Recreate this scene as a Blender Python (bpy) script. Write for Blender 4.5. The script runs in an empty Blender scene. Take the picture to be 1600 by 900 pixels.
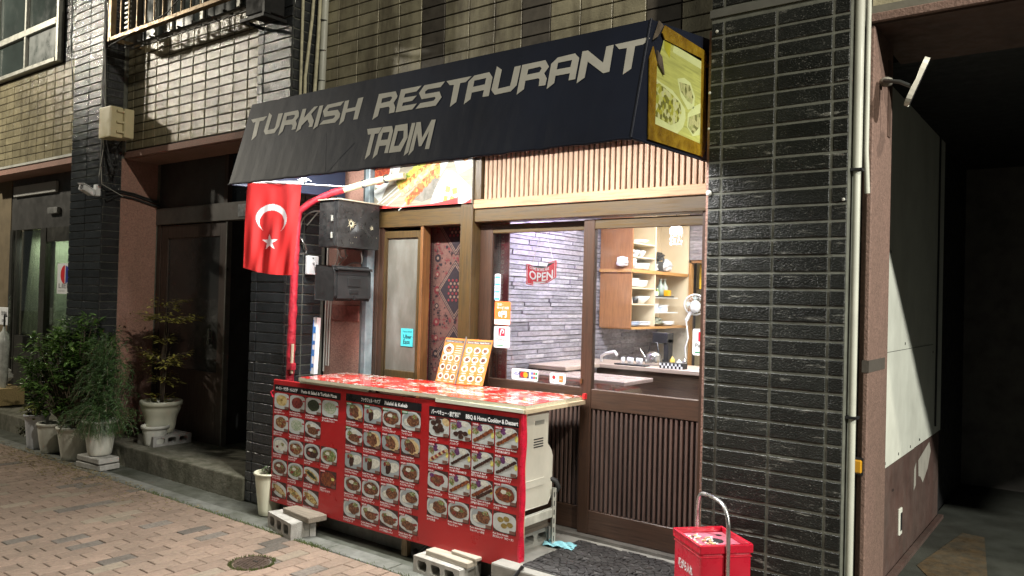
import bpy, bmesh, math, random
from mathutils import Vector, Matrix, Euler
from mathutils.geometry import tessellate_polygon
R = random.Random(7)
SC = bpy.context.scene
COL = SC.collection
# ------------------------------------------------------------------ camera
yaw, pitch, roll, FPX = 0.64803, 0.013089, -0.026111, 1227.1
fw = Vector((-math.sin(yaw)*math.cos(pitch), math.cos(yaw)*math.cos(pitch), math.sin(pitch)))
rt = Vector((math.cos(yaw), math.sin(yaw), 0)); dn = fw.cross(rt)
r2 = rt*math.cos(roll)+dn*math.sin(roll); d2 = -rt*math.sin(roll)+dn*math.cos(roll)
cam = bpy.data.cameras.new('camera'); cam.sensor_width = 36; cam.lens = FPX/1600*36
cam.clip_start = .05; cam.clip_end = 500
co = bpy.data.objects.new('camera', cam); COL.objects.link(co)
co.matrix_world = Matrix(((r2.x, -d2.x, -fw.x, 0), (r2.y, -d2.y, -fw.y, -4.4395), (r2.z, -d2.z, -fw.z, 1.55), (0, 0, 0, 1)))
SC.camera = co
# ------------------------------------------------------------------ world, exposure
w = bpy.data.worlds.new('World'); SC.world = w; w.use_nodes = True
w.node_tree.nodes['Background'].inputs[0].default_value = (.70, .78, .72, 1)
w.node_tree.nodes['Background'].inputs[1].default_value = .05
SC.view_settings.view_transform = 'Standard'; SC.view_settings.look = 'None'
SC.view_settings.exposure = 0; SC.view_settings.gamma = 1
SC.cycles.use_denoising = True
SC.cycles.max_bounces = 6; SC.cycles.transparent_max_bounces = 12
# ------------------------------------------------------------------ lamps of the night street (both stand outside the frame)
def point(name, loc, power, col=(1, 1, 1), rad=.12, kind='POINT'):
    l = bpy.data.lights.new(name, kind); l.energy = power; l.color = col
    if kind == 'POINT': l.shadow_soft_size = rad
    o = bpy.data.objects.new(name, l); o.location = loc; COL.objects.link(o); return o
def area(name, loc, power, col, sx, sy, rot=(0, 0, 0)):
    o = point(name, loc, power, col, kind='AREA'); o.data.shape = 'RECTANGLE'
    o.data.size = sx; o.data.size_y = sy; o.rotation_euler = rot; return o
point('street_lamp_light_right', (2.6, -3.3, 7.0), 1450, (1, .93, .78), .10)
sl = point('street_lamp_light_far_right', (7.4, -3.0, 5.20), 4700, (1, .98, .88), kind='SPOT'); sl.data.shadow_soft_size = .07
sl.data.spot_size = math.radians(34); sl.data.spot_blend = .7; sl.rotation_euler = (Vector((-.9, 1.3, 1.0))-sl.location).to_track_quat('-Z', 'Y').to_euler()
point('street_lamp_light_left', (-13.6, -3.8, 5.9), 1300, (1, .92, .76), .10)
# fluorescent tubes under the awning, ceiling lamps of the dining room and kitchen
area('tube_light_left', (-4.15, -.92, 2.76), 112, (1, .98, .93), 1.15, .05, (0, 0, 0))
area('tube_light_right', (-2.6, -.92, 2.76), 112, (1, .97, .94), 1.15, .05, (0, 0, 0))
area('dining_ceiling_light', (-2.6, .9, 2.55), 115, (.9, .93, 1), 1.2, .3)
area('kitchen_ceiling_light', (-2.5, 2.3, 2.55), 66, (1, .93, .82), 1.3, .4)
area('left_shop_light', (-10.9, .30, 2.2), 22, (.95, 1, .88), 1.2, .1)
point('violet_accent_light', (-3.45, .80, 2.20), 16, (.6, .35, 1), .04)

# ------------------------------------------------------------------ materials
def nt(name):
    m = bpy.data.materials.new(name); m.use_nodes = True
    return m, m.node_tree, m.node_tree.nodes['Principled BSDF']
def rgb(c): return (c[0], c[1], c[2], 1)
def ramp(t, fac, stops, interp='LINEAR'):
    n = t.nodes.new('ShaderNodeValToRGB'); n.color_ramp.interpolation = interp
    e = n.color_ramp.elements
    while len(e) < len(stops): e.new(.5)
    for k, (p, c) in enumerate(stops): e[k].position = p; e[k].color = rgb(c)
    t.links.new(fac, n.inputs[0]); return n.outputs[0]
def pos(t, scale=(1, 1, 1)):
    g = t.nodes.new('ShaderNodeNewGeometry'); m = t.nodes.new('ShaderNodeMapping')
    m.inputs['Scale'].default_value = scale; t.links.new(g.outputs['Position'], m.inputs[0]); return m.outputs[0]
def noise(t, scale, detail=4, stretch=(1, 1, 1), rough=.55):
    n = t.nodes.new('ShaderNodeTexNoise'); n.inputs['Scale'].default_value = scale
    n.inputs['Detail'].default_value = detail; n.inputs['Roughness'].default_value = rough
    t.links.new(pos(t, stretch), n.inputs['Vector']); return n.outputs[0]
def voro(t, scale, stretch=(1, 1, 1), out='Color'):
    n = t.nodes.new('ShaderNodeTexVoronoi'); n.inputs['Scale'].default_value = scale
    t.links.new(pos(t, stretch), n.inputs['Vector']); return n.outputs[out]
def mixc(t, fac, a, b, mode='MIX'):
    n = t.nodes.new('ShaderNodeMix'); n.data_type = 'RGBA'; n.blend_type = mode
    for s, v in ((0, fac), (6, a), (7, b)):
        if isinstance(v, bpy.types.NodeSocket): t.links.new(v, n.inputs[s])
        elif s == 0: n.inputs[0].default_value = v
        else: n.inputs[s].default_value = rgb(v)
    return n.outputs[2]
def rnd(t):
    return t.nodes.new('ShaderNodeObjectInfo').outputs['Random']
def math_(t, op, a, b=0.0):
    n = t.nodes.new('ShaderNodeMath'); n.operation = op
    for s, v in ((0, a), (1, b)):
        if isinstance(v, bpy.types.NodeSocket): t.links.new(v, n.inputs[s])
        else: n.inputs[s].default_value = v
    return n.outputs[0]
def bump(t, b, h, strength, dist=.004, prev=None):
    n = t.nodes.new('ShaderNodeBump'); n.inputs['Strength'].default_value = strength
    n.inputs['Distance'].default_value = dist
    t.links.new(h, n.inputs['Height'])
    if prev: t.links.new(prev, n.inputs['Normal'])
    t.links.new(n.outputs[0], b.inputs['Normal']); return n.outputs[0]
MATS = {}
def M(name, c, rough=.6, metal=0, var=.25, scale=6, stretch=(1, 1, 1), bs=0, bscale=80, bdist=.002, bstretch=None, dirt=0, dirtc=(.03, .028, .02), dscale=2.5,
      coat=0, orand=0, spec=.5, rvar=.15):
    """painted / plain surface: tone that wanders, speckle, optional dirt and relief"""
    if name in MATS: return MATS[name]
    m, t, b = nt(name)
    n1 = noise(t, scale, 5, stretch)
    c2 = tuple(max(0, x*(1-var)) for x in c); c3 = tuple(min(1, x*(1+var*.7)) for x in c)
    col = ramp(t, n1, [(.3, c2), (.52, c), (.72, c3)])
    if orand:
        k = math_(t, 'MULTIPLY_ADD', rnd(t), 2*orand); k.node.inputs[2].default_value = 1-orand
        mm = t.nodes.new('ShaderNodeVectorMath'); mm.operation = 'SCALE'
        t.links.new(col, mm.inputs[0]); t.links.new(k, mm.inputs['Scale']); col = mm.outputs[0]
    if dirt:
        d = ramp(t, noise(t, dscale, 8, (1, 1, .35), .7), [(.5-.2*dirt, (0, 0, 0)), (.72, (dirt,)*3)])
        col = mixc(t, d, col, dirtc)
    t.links.new(col, b.inputs['Base Color'])
    r = ramp(t, noise(t, scale*2.3, 4), [(.3, (max(.03, rough-rvar),)*3), (.7, (min(1, rough+rvar),)*3)])
    t.links.new(r, b.inputs['Roughness'])
    b.inputs['Metallic'].default_value = metal; b.inputs['Specular IOR Level'].default_value = spec
    b.inputs['Coat Weight'].default_value = coat
    if bs: bump(t, b, noise(t, bscale, 3, bstretch or stretch), bs, bdist)
    MATS[name] = m; return m

def tile_mat(name, c, rough, joint=(1, 1, 1), sp=.8, fine=110, coarse=26, orand=.18, dirt=.5, dirtc=(.1, .08, .055), stretch=(1, 1, 1), white=0, spec=.6, cd=.008, fd=.0048):
    m, t, b = nt(name)
    n1 = noise(t, 7, 6, (1, 1, 1))
    col = ramp(t, n1, [(.3, tuple(x*.72 for x in c)), (.55, c), (.75, tuple(x*1.2 for x in c))])
    k = math_(t, 'MULTIPLY_ADD', rnd(t), 2*orand); k.node.inputs[2].default_value = 1-orand
    mm = t.nodes.new('ShaderNodeVectorMath'); mm.operation = 'SCALE'
    t.links.new(col, mm.inputs[0]); t.links.new(k, mm.inputs['Scale']); col = mm.outputs[0]
    d = ramp(t, noise(t, 3.2, 9, (1, 1, .22), .72), [(.46, (0, 0, 0)), (.68, (dirt,)*3)])
    col = mixc(t, d, col, dirtc)
    if white:   # pale lime scars along the courses
        wn = ramp(t, noise(t, 16, 8, (.25, .25, 1.6), .75), [(.58, (0, 0, 0)), (.68, (white,)*3)])
        col = mixc(t, wn, col, (.36, .36, .32))
        fl_ = ramp(t, noise(t, 150, 3, (.6, .6, 1), .7), [(.60, (0, 0, 0)), (.66, (white*.8,)*3)])
        fl2 = ramp(t, noise(t, 6, 4), [(.42, (0, 0, 0)), (.62, (1, 1, 1))])
        col = mixc(t, mixc(t, 1.0, fl_, fl2, 'MULTIPLY'), col, (.30, .30, .27))
    t.links.new(col, b.inputs['Base Color'])
    b.inputs['Roughness'].default_value = rough
    b.inputs['Specular IOR Level'].default_value = spec
    p = bump(t, b, noise(t, coarse, 3, stretch), sp*.6, cd)
    bump(t, b, noise(t, fine, 2, stretch, .6), sp, fd, p)
    MATS[name] = m; return m

def emit(name, c, s):
    if name in MATS: return MATS[name]
    m, t, b = nt(name)
    b.inputs['Base Color'].default_value = rgb(c)
    b.inputs['Emission Color'].default_value = rgb(c); b.inputs['Emission Strength'].default_value = s
    MATS[name] = m; return m
def glass(name, tint=(1, 1, 1), f=.10, haze=0):
    m = bpy.data.materials.new(name); m.use_nodes = True; t = m.node_tree; t.nodes.clear()
    o = t.nodes.new('ShaderNodeOutputMaterial'); mx = t.nodes.new('ShaderNodeMixShader')
    tr = t.nodes.new('ShaderNodeBsdfTransparent'); gl = t.nodes.new('ShaderNodeBsdfGlossy')
    tr.inputs[0].default_value = rgb(tint); gl.inputs['Roughness'].default_value = .03
    lw = t.nodes.new('ShaderNodeLayerWeight'); lw.inputs[0].default_value = .35
    k = math_(t, 'MULTIPLY_ADD', lw.outputs['Fresnel'], .7); k.node.inputs[2].default_value = f*.3
    t.links.new(k, mx.inputs[0]); t.links.new(tr.outputs[0], mx.inputs[1]); t.links.new(gl.outputs[0], mx.inputs[2])
    last = mx.outputs[0]
    if haze:
        df = t.nodes.new('ShaderNodeBsdfDiffuse'); df.inputs[0].default_value = (.7, .7, .68, 1)
        m2 = t.nodes.new('ShaderNodeMixShader')
        h = ramp(t, noise(t, 5, 6), [(.45, (0, 0, 0)), (.8, (haze,)*3)])
        t.links.new(h, m2.inputs[0]); t.links.new(last, m2.inputs[1]); t.links.new(df.outputs[0], m2.inputs[2]); last = m2.outputs[0]
    t.links.new(last, o.inputs[0]); MATS[name] = m; return m
def food_mat(name, cols, scale=70, rough=.5, stretch=(1, 1, 1)):
    if name in MATS: return MATS[name]
    m, t, b = nt(name)
    v = voro(t, scale, stretch)
    sx = t.nodes.new('ShaderNodeSeparateColor'); t.links.new(v, sx.inputs[0])
    n = len(cols)
    col = ramp(t, sx.outputs[0], [(k/n, c) for k, c in enumerate(cols)], 'CONSTANT')
    col = mixc(t, .35, col, ramp(t, noise(t, scale*1.6, 3), [(.35, tuple(x*.35 for x in cols[0])), (.65, cols[-1])]))
    t.links.new(col, b.inputs['Base Color']); b.inputs['Roughness'].default_value = rough
    MATS[name] = m; return m
def wood(name, c, rough=.5, axis=2, dark=.45, dirt=0, coat=0, scale=9):
    if name in MATS: return MATS[name]
    m, t, b = nt(name)
    st = [9, 9, 9]; st[axis] = .5
    n = noise(t, scale, 6, tuple(st), .65)
    col = ramp(t, n, [(.3, tuple(x*dark for x in c)), (.5, c), (.7, tuple(x*1.25 for x in c))])
    col = mixc(t, ramp(t, noise(t, 2.2, 5), [(.4, (0, 0, 0)), (.75, (.6,)*3)]), col, tuple(x*.55 for x in c))
    if dirt: col = mixc(t, ramp(t, noise(t, 3, 8, (1, 1, .5), .7), [(.5, (0, 0, 0)), (.7, (dirt,)*3)]), col, (.05, .045, .03))
    t.links.new(col, b.inputs['Base Color'])
    r = ramp(t, n, [(.3, (min(1, rough+.2),)*3), (.7, (max(.05, rough-.1),)*3)]); t.links.new(r, b.inputs['Roughness'])
    b.inputs['Coat Weight'].default_value = coat
    bump(t, b, n, .35, .002); MATS[name] = m; return m

# ------------------------------------------------------------------ object helpers
class MB:
    def __init__(s): s.v = []; s.f = []; s.m = []; s.sm = []
    def face(s, pts, m=0, smooth=False):
        i = len(s.v); s.v += [tuple(p) for p in pts]; s.f.append(tuple(range(i, i+len(pts)))); s.m.append(m); s.sm.append(smooth)
    def add(s, vs, fs, m=0, smooth=False):
        i = len(s.v); s.v += [tuple(p) for p in vs]
        for f in fs: s.f.append(tuple(i+k for k in f)); s.m.append(m); s.sm.append(smooth)
    def box(s, x0, x1, y0, y1, z0, z1, m=0, mat=None):
        vs = [Vector((x, y, z)) for z in (z0, z1) for y in (y0, y1) for x in (x0, x1)]
        if mat is not None: vs = [mat @ q for q in vs]
        s.add(vs, [(0, 2, 3, 1), (4, 5, 7, 6), (0, 1, 5, 4), (2, 6, 7, 3), (0, 4, 6, 2), (1, 3, 7, 5)], m); return s
    def tube(s, path, r, n=8, m=0, caps=True):
        P = [Vector(p) for p in path]; rr = r if isinstance(r, (list, tuple)) else [r]*len(P)
        rings = []; a = None
        for i, p in enumerate(P):
            d = (P[min(i+1, len(P)-1)]-P[max(i-1, 0)])
            if d.length < 1e-9: d = Vector((0, 0, 1))
            d.normalize()
            if a is None:
                a = d.cross(Vector((0, 0, 1)))
                if a.length < .3: a = d.cross(Vector((1, 0, 0)))
            else: a = a-d*a.dot(d)
            a.normalize(); b = d.cross(a)
            rings.append([p+(a*math.cos(2*math.pi*k/n)+b*math.sin(2*math.pi*k/n))*rr[i] for k in range(n)])
        vs = [q for g in rings for q in g]
        fs = [(i*n+k, i*n+(k+1) % n, (i+1)*n+(k+1) % n, (i+1)*n+k) for i in range(len(P)-1) for k in range(n)]
        s.add(vs, fs, m, True)
        if caps: s.face(rings[0][::-1], m); s.face(rings[-1], m)
        return s
    def lathe(s, prof, c=(0, 0, 0), n=20, m=0, smooth=True, sx=1, sy=1, wob=0):
        vs = []
        for (r, z) in prof:
            for k in range(n):
                a = 2*math.pi*k/n; q = r*(1+wob*math.sin(3*a+z*9))
                vs.append((c[0]+q*math.cos(a)*sx, c[1]+q*math.sin(a)*sy, c[2]+z))
        fs = [(i*n+k, i*n+(k+1) % n, (i+1)*n+(k+1) % n, (i+1)*n+k) for i in range(len(prof)-1) for k in range(n)]
        s.add(vs, fs, m, smooth); return s
    def ball(s, c, r, m=0, n=10, k=7, sx=1, sy=1, sz=1):
        return s.lathe([(max(1e-4, r*math.sin(math.pi*i/k)), -r*sz*math.cos(math.pi*i/k)) for i in range(k+1)], c, n, m, True, sx, sy)
    def poly(s, outer, holes, fn, m=0):
        """2-D polygon with holes, placed by fn(u,v)"""
        loops = [outer]+list(holes)
        tri = tessellate_polygon([[Vector((a, b, 0)) for a, b in l] for l in loops])
        pts = [fn(a, b) for l in loops for a, b in l]
        s.add(pts, [tuple(t) for t in tri], m); return s
    def prism(s, pts, fn0, fn1, m=0):
        """closed outline (2-D) extruded between two placements"""
        n = len(pts); A = [fn0(*p) for p in pts]; B = [fn1(*p) for p in pts]
        tri = tessellate_polygon([[Vector((a, b, 0)) for a, b in pts]])
        s.add(A, [tuple(t) for t in tri], m); s.add(B, [tuple(t[::-1]) for t in tri], m)
        for i in range(n): s.face([A[i], A[(i+1) % n], B[(i+1) % n], B[i]], m)
        return s
    def mesh(s, name, mats, bevel=0, org=(0, 0, 0), fix=True):
        me = bpy.data.meshes.new(name); o = Vector(org)
        me.from_pydata([tuple(Vector(q)-o) for q in s.v], [], s.f)
        for m in (mats if isinstance(mats, (list, tuple)) else [mats]): me.materials.append(m)
        me.polygons.foreach_set('material_index', s.m); me.polygons.foreach_set('use_smooth', s.sm)
        if bevel or fix:
            bm = bmesh.new(); bm.from_mesh(me)
            if bevel:
                bmesh.ops.remove_doubles(bm, verts=bm.verts, dist=1e-5)
                bmesh.ops.bevel(bm, geom=[e for e in bm.edges if len(e.link_faces) == 2 and e.calc_face_angle(0) > .5], offset=bevel, segments=2 if bevel > .006 else 1, profile=.6, affect='EDGES')
            if bevel: bmesh.ops.recalc_face_normals(bm, faces=bm.faces)
            bm.to_mesh(me); bm.free()
        me.update(); return me
    def build(s, name, parent, mats, bevel=0, kind=None, label=None):
        return link(name, s.mesh(name, mats, bevel, ORG.get(parent.name if parent else None, (0, 0, 0)), bevel > 0), parent, kind, label)
ORG = {}
def link(name, me, parent=None, kind=None, label=None, loc=None):
    o = bpy.data.objects.new(name, me); COL.objects.link(o)
    if parent: o.parent = parent; ORG[o.name] = ORG.get(parent.name, (0, 0, 0))
    if kind: o['kind'] = kind
    if label: o['label'] = label
    if loc is not None:
        g = Vector(ORG.get(parent.name, (0, 0, 0))) if parent else Vector((0, 0, 0))
        o.location = Vector(loc)-g
    return o
def thing(name, label, cat, loc=(0, 0, 0), group=None, rz=0, local=False):
    o = bpy.data.objects.new(name, None); COL.objects.link(o); o.empty_display_size = .1
    o.location = loc; o.rotation_euler = (0, 0, rz)
    o['label'] = label; o['category'] = cat
    if group: o['group'] = group
    ORG[o.name] = (0, 0, 0) if local else tuple(loc)
    return o
def tag(o, label, cat, group=None):
    o['label'] = label; o['category'] = cat
    if group: o['group'] = group
    return o
def bx(*a, **k): return MB().box(*a, **k)
def copy_tree(o, label=None, loc=None, rz=None, parent=None):
    c = o.copy(); COL.objects.link(c)
    if parent: c.parent = parent
    if label: c['label'] = label
    if loc is not None: c.location = loc
    if rz is not None: c.rotation_euler = (0, 0, rz)
    for ch in [q for q in KIDS.get(o.name, [])]:
        d = copy_tree(ch, parent=c); KIDS.setdefault(c.name, []).append(d)
    return c
KIDS = {}
def kids(o): KIDS[o.name] = list(o.children); [kids(c) for c in o.children]

# ------------------------------------------------------------------ lettering (built-in font turned into flat mesh)
TXT = {}
def text(body, size=1, align='LEFT', bold=0, space=1, shear=0):
    key = (body, bold, space, align, shear)
    if key not in TXT:
        c = bpy.data.curves.new('lettering', 'FONT'); c.body = body; c.size = 1; c.align_x = align; c.offset = bold
        c.space_character = space; c.shear = shear; c.resolution_u = 2; c.fill_mode = 'BOTH'
        o = bpy.data.objects.new('lettering', c); TXTC.objects.link(o)
        dg = bpy.context.evaluated_depsgraph_get(); dg.update()
        me = o.evaluated_get(dg).to_mesh()
        TXT[key] = ([(v.co.x, v.co.y) for v in me.vertices], [tuple(p.vertices) for p in me.polygons])
        o.evaluated_get(dg).to_mesh_clear(); bpy.data.objects.remove(o); bpy.data.curves.remove(c)
    v, f = TXT[key]; return [(a*size, b*size) for a, b in v], f
TXTC = COL
def put_text(mb, body, size, fn, m=0, align='LEFT', bold=0, space=1, shear=0, width=None):
    v, f = text(body, size, align, bold, space, shear)
    if not v: return
    if width:
        w0 = max(a for a, b in v)-min(a for a, b in v)
        k = width/w0; v = [(a*k, b) for a, b in v]
    mb.add([fn(a, b) for a, b in v], f, m)

GLY = [[[(-4.897,2.78),(-4.71,2.783),(-4.738,2.754),(-4.784,2.753),(-4.775,2.644),(-4.818,2.614),(-4.833,2.756),(-4.861,2.75)]],
[[(-4.697,2.806),(-4.655,2.781),(-4.654,2.673),(-4.587,2.674),(-4.576,2.685),(-4.584,2.784),(-4.532,2.783),(-4.534,2.686),(-4.567,2.64),(-4.668,2.642),(-4.698,2.669)]],
[[(-4.515,2.781),(-4.368,2.782),(-4.349,2.761),(-4.341,2.731),(-4.361,2.708),(-4.339,2.68),(-4.338,2.643),(-4.38,2.642),(-4.379,2.67),(-4.393,2.683),(-4.473,2.687),(-4.476,2.644),(-4.515,2.617)],[(-4.475,2.753),(-4.396,2.753),(-4.384,2.744),(-4.394,2.726),(-4.407,2.721),(-4.473,2.722)]],
[[(-4.319,2.783),(-4.28,2.782),(-4.278,2.716),(-4.199,2.784),(-4.16,2.783),(-4.211,2.734),(-4.162,2.681),(-4.162,2.639),(-4.201,2.641),(-4.2,2.663),(-4.235,2.698),(-4.282,2.66),(-4.281,2.639),(-4.325,2.619)]],
[[(-4.145,2.782),(-4.106,2.783),(-4.105,2.638),(-4.146,2.619)]],
[[(-4.064,2.779),(-3.902,2.783),(-3.926,2.756),(-4.038,2.753),(-4.048,2.737),(-4.04,2.731),(-3.943,2.729),(-3.908,2.698),(-3.906,2.671),(-3.937,2.641),(-4.093,2.644),(-4.064,2.67),(-3.968,2.672),(-3.953,2.685),(-3.961,2.694),(-4.063,2.695),(-4.094,2.739)]],
[[(-3.894,2.782),(-3.854,2.783),(-3.851,2.723),(-3.775,2.725),(-3.77,2.783),(-3.722,2.784),(-3.724,2.638),(-3.764,2.639),(-3.768,2.701),(-3.854,2.697),(-3.853,2.642),(-3.891,2.617)]],
[[(-3.583,2.784),(-3.436,2.781),(-3.41,2.747),(-3.411,2.734),(-3.429,2.706),(-3.405,2.674),(-3.402,2.641),(-3.447,2.639),(-3.453,2.675),(-3.465,2.686),(-3.541,2.685),(-3.541,2.635),(-3.584,2.616)],[(-3.543,2.749),(-3.466,2.752),(-3.452,2.741),(-3.465,2.722),(-3.54,2.718)]],
[[(-3.392,2.785),(-3.222,2.785),(-3.253,2.753),(-3.346,2.752),(-3.35,2.727),(-3.243,2.725),(-3.271,2.696),(-3.345,2.695),(-3.348,2.673),(-3.226,2.673),(-3.253,2.64),(-3.392,2.639)]],
[[(-3.2,2.783),(-3.037,2.783),(-3.062,2.751),(-3.162,2.752),(-3.181,2.741),(-3.175,2.725),(-3.063,2.724),(-3.035,2.685),(-3.067,2.638),(-3.227,2.639),(-3.198,2.671),(-3.093,2.672),(-3.082,2.685),(-3.09,2.695),(-3.195,2.695),(-3.229,2.738)]],
[[(-3.026,2.782),(-2.838,2.783),(-2.872,2.753),(-2.914,2.752),(-2.911,2.639),(-2.952,2.614),(-2.96,2.749),(-2.992,2.752)]],
[[(-2.818,2.783),(-2.713,2.786),(-2.681,2.751),(-2.679,2.641),(-2.723,2.642),(-2.724,2.682),(-2.81,2.68),(-2.808,2.641),(-2.85,2.616),(-2.853,2.752)],[(-2.81,2.751),(-2.726,2.754),(-2.726,2.716),(-2.809,2.714)]],
[[(-2.667,2.813),(-2.626,2.786),(-2.625,2.675),(-2.543,2.679),(-2.54,2.788),(-2.498,2.789),(-2.499,2.676),(-2.531,2.646),(-2.638,2.642),(-2.67,2.674)]],
[[(-2.49,2.79),(-2.34,2.792),(-2.308,2.749),(-2.331,2.717),(-2.307,2.684),(-2.308,2.647),(-2.35,2.648),(-2.354,2.688),(-2.362,2.694),(-2.446,2.693),(-2.444,2.645),(-2.486,2.62)],[(-2.442,2.757),(-2.366,2.76),(-2.354,2.748),(-2.364,2.728),(-2.443,2.727)]],
[[(-2.263,2.793),(-2.159,2.797),(-2.128,2.766),(-2.128,2.652),(-2.168,2.651),(-2.168,2.69),(-2.255,2.69),(-2.254,2.65),(-2.295,2.623),(-2.298,2.763)],[(-2.255,2.762),(-2.17,2.763),(-2.172,2.725),(-2.255,2.725)]],
[[(-2.116,2.8),(-2.083,2.799),(-1.98,2.715),(-1.978,2.801),(-1.937,2.803),(-1.934,2.66),(-1.968,2.657),(-2.072,2.737),(-2.073,2.651),(-2.115,2.627)]],
[[(-1.93,2.802),(-1.75,2.806),(-1.739,2.799),(-1.772,2.773),(-1.814,2.772),(-1.814,2.655),(-1.855,2.632),(-1.858,2.771),(-1.901,2.772)]],
[[(-3.609,2.559),(-3.478,2.556),(-3.494,2.519),(-3.528,2.519),(-3.526,2.388),(-3.561,2.359),(-3.562,2.52),(-3.589,2.521)]],
[[(-3.471,2.556),(-3.392,2.554),(-3.373,2.522),(-3.371,2.383),(-3.402,2.385),(-3.402,2.434),(-3.46,2.434),(-3.46,2.384),(-3.493,2.358),(-3.493,2.512)],[(-3.458,2.518),(-3.401,2.518),(-3.401,2.47),(-3.459,2.472)]],
[[(-3.363,2.553),(-3.263,2.553),(-3.235,2.464),(-3.266,2.382),(-3.364,2.382)],[(-3.331,2.514),(-3.282,2.512),(-3.27,2.467),(-3.294,2.42),(-3.332,2.421)]],
[[(-3.228,2.552),(-3.199,2.55),(-3.2,2.371),(-3.231,2.352)]],
[[(-3.191,2.552),(-3.156,2.55),(-3.115,2.449),(-3.073,2.553),(-3.04,2.55),(-3.039,2.375),(-3.072,2.377),(-3.071,2.486),(-3.106,2.399),(-3.126,2.399),(-3.164,2.483),(-3.162,2.38),(-3.193,2.351)]]]
# ------------------------------------------------------------------ ground, street
G0 = -.19            # street level; shop floors and steps are at 0
asph = M('asphalt_far', (.06, .058, .055), .85, var=.3, scale=30, bs=.4, bscale=150)
b_ = bx(-60, 60, -60, 60, G0-.2, G0-.02); b_.build('ground', None, asph, kind='structure')

# interlocking pavers, long side towards the shops
pv = [M('paver_red', (.245, .178, .135), .8, var=.18, scale=40, bs=.5, bscale=220, orand=.14, dirt=.4, dirtc=(.14, .12, .09)),
      M('paver_grey', (.15, .13, .11), .75, var=.35, scale=60, bs=.6, bscale=260, orand=.25, dirt=.3),
      M('paver_pale', (.25, .205, .155), .8, var=.2, scale=50, bs=.5, bscale=240, orand=.15, dirt=.4, dirtc=(.16, .14, .1))]
pl, pw, jt = .222, .1085, .0065
def paver_mesh(l, m):
    b = MB(); a, c = (pw-jt)/2, (l-jt)/2; e = .004
    for (z0, x0, y0, z1, x1, y1) in ((-.03, a, c, -.004, a, c), (-.004, a, c, 0, a-e, c-e)):
        q0 = [(-x0, -y0, z0), (x0, -y0, z0), (x0, y0, z0), (-x0, y0, z0)]; q1 = [(-x1, -y1, z1), (x1, -y1, z1), (x1, y1, z1), (-x1, y1, z1)]
        for k in range(4): b.face([q0[k], q0[(k+1) % 4], q1[(k+1) % 4], q1[k]])
    b.face([(-a+e, -c+e, 0), (a-e, -c+e, 0), (a-e, c-e, 0), (-a+e, c-e, 0)]); return b
PM = {}
def pmesh(l, m):
    k = (round(l, 3), m)
    if k not in PM: PM[k] = paver_mesh(l, m).mesh('paver', pv[m], 0)
    return PM[k]
road = bx(-16, 3, -6.5, -.90, G0-.05, G0-.008); road_o = road.build('pavement', None, M('paver_sand', (.04, .033, .025), .95, var=.35, scale=60, bs=.5, bscale=200), kind='structure')
ORG[road_o.name] = (0, 0, 0)
cand = []
nx = int(13.5/pw)
for i in range(nx):
    x = .6-pw*i; y1 = -.905; off = (i % 2)*pl/2; first = True; y = y1
    while y > -4.6:
        l = pl/2 if (first and i % 2) else pl
        cand.append((x, y-l/2, l)); y -= l; first = False
fwd = Vector((fw.x, fw.y, 0)).normalized()
def inview(x, y, z=G0):
    d = Vector((x, y+4.4395, z-1.55)); dz = d.dot(fw)
    if dz < .3: return None
    u = FPX*d.dot(r2)/dz+800; v = FPX*d.dot(d2)/dz+450
    return dz, u, v
near, rest = [], []
for q in cand:
    p = inview(q[0], q[1])
    (near if p and -10 < p[1] < 1610 and p[2] < 930 else rest).append((p[0] if p else 99, q))
near.sort(key=lambda a: a[0])
rest += near[300:]; near = near[:300]
def pick(q):
    rr = random.Random(int(q[0]*977+5000)*31+int(q[1]*613+4000)).random()
    return 1 if rr < .085 else (2 if rr < .13 else 0)
for _, q in near:
    k = pick(q)
    o = link('paver', pmesh(q[2], k), road_o, loc=(q[0], q[1], G0+R.uniform(-.0015, .0015)))
    o.rotation_euler = (R.uniform(-.004, .004), R.uniform(-.006, .006), R.uniform(-.006, .006))
b = MB()
for _, q in rest:
    k = pick(q); mb = paver_mesh(q[2], k); dz = R.uniform(-.0015, .0015)
    b.add([(v[0]+q[0], v[1]+q[1], v[2]+G0+dz) for v in mb.v], mb.f, k)
b.build('far_pavers', road_o, pv, kind='stuff')

gut = M('gutter_concrete', (.19, .195, .18), .8, var=.3, scale=9, bs=.5, bscale=120, dirt=.85, dirtc=(.05, .055, .035), dscale=1.6)
conc = M('concrete', (.30, .295, .27), .85, var=.3, scale=10, bs=.6, bscale=90, dirt=.6, dirtc=(.09, .085, .06))
concd = M('old_step_concrete', (.20, .19, .15), .9, var=.35, scale=12, bs=.9, bscale=45, bdist=.006, dirt=1, dirtc=(.04, .042, .02), dscale=5)
bk = M('block_concrete', (.42, .41, .38), .9, var=.25, scale=14, bs=.9, bscale=120, bdist=.004, dirt=.5, dirtc=(.16, .15, .11), dscale=6)
gb = MB(); x = 1.5
gut_o = bx(-16, 2.5, -.905, .2, G0-.06, G0-.006).build('gutter', None, M('shaded_gutter', (.105, .11, .095), .7, var=.4, scale=8, bs=.5, bscale=90, dirt=.9, dirtc=(.035, .04, .022), dscale=2.2), kind='structure'); ORG[gut_o.name] = (0, 0, 0)  # menu board's shadow put into the dark base colour, mossy dirt over it
while x > -12:
    link('gutter_slab', MB().box(-.298, .298, -.07, .07, -.05, 0).mesh('gutter_slab', gut, .008), gut_o, loc=(x, -.832, G0+R.uniform(0, .004))).name; x -= .602
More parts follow.
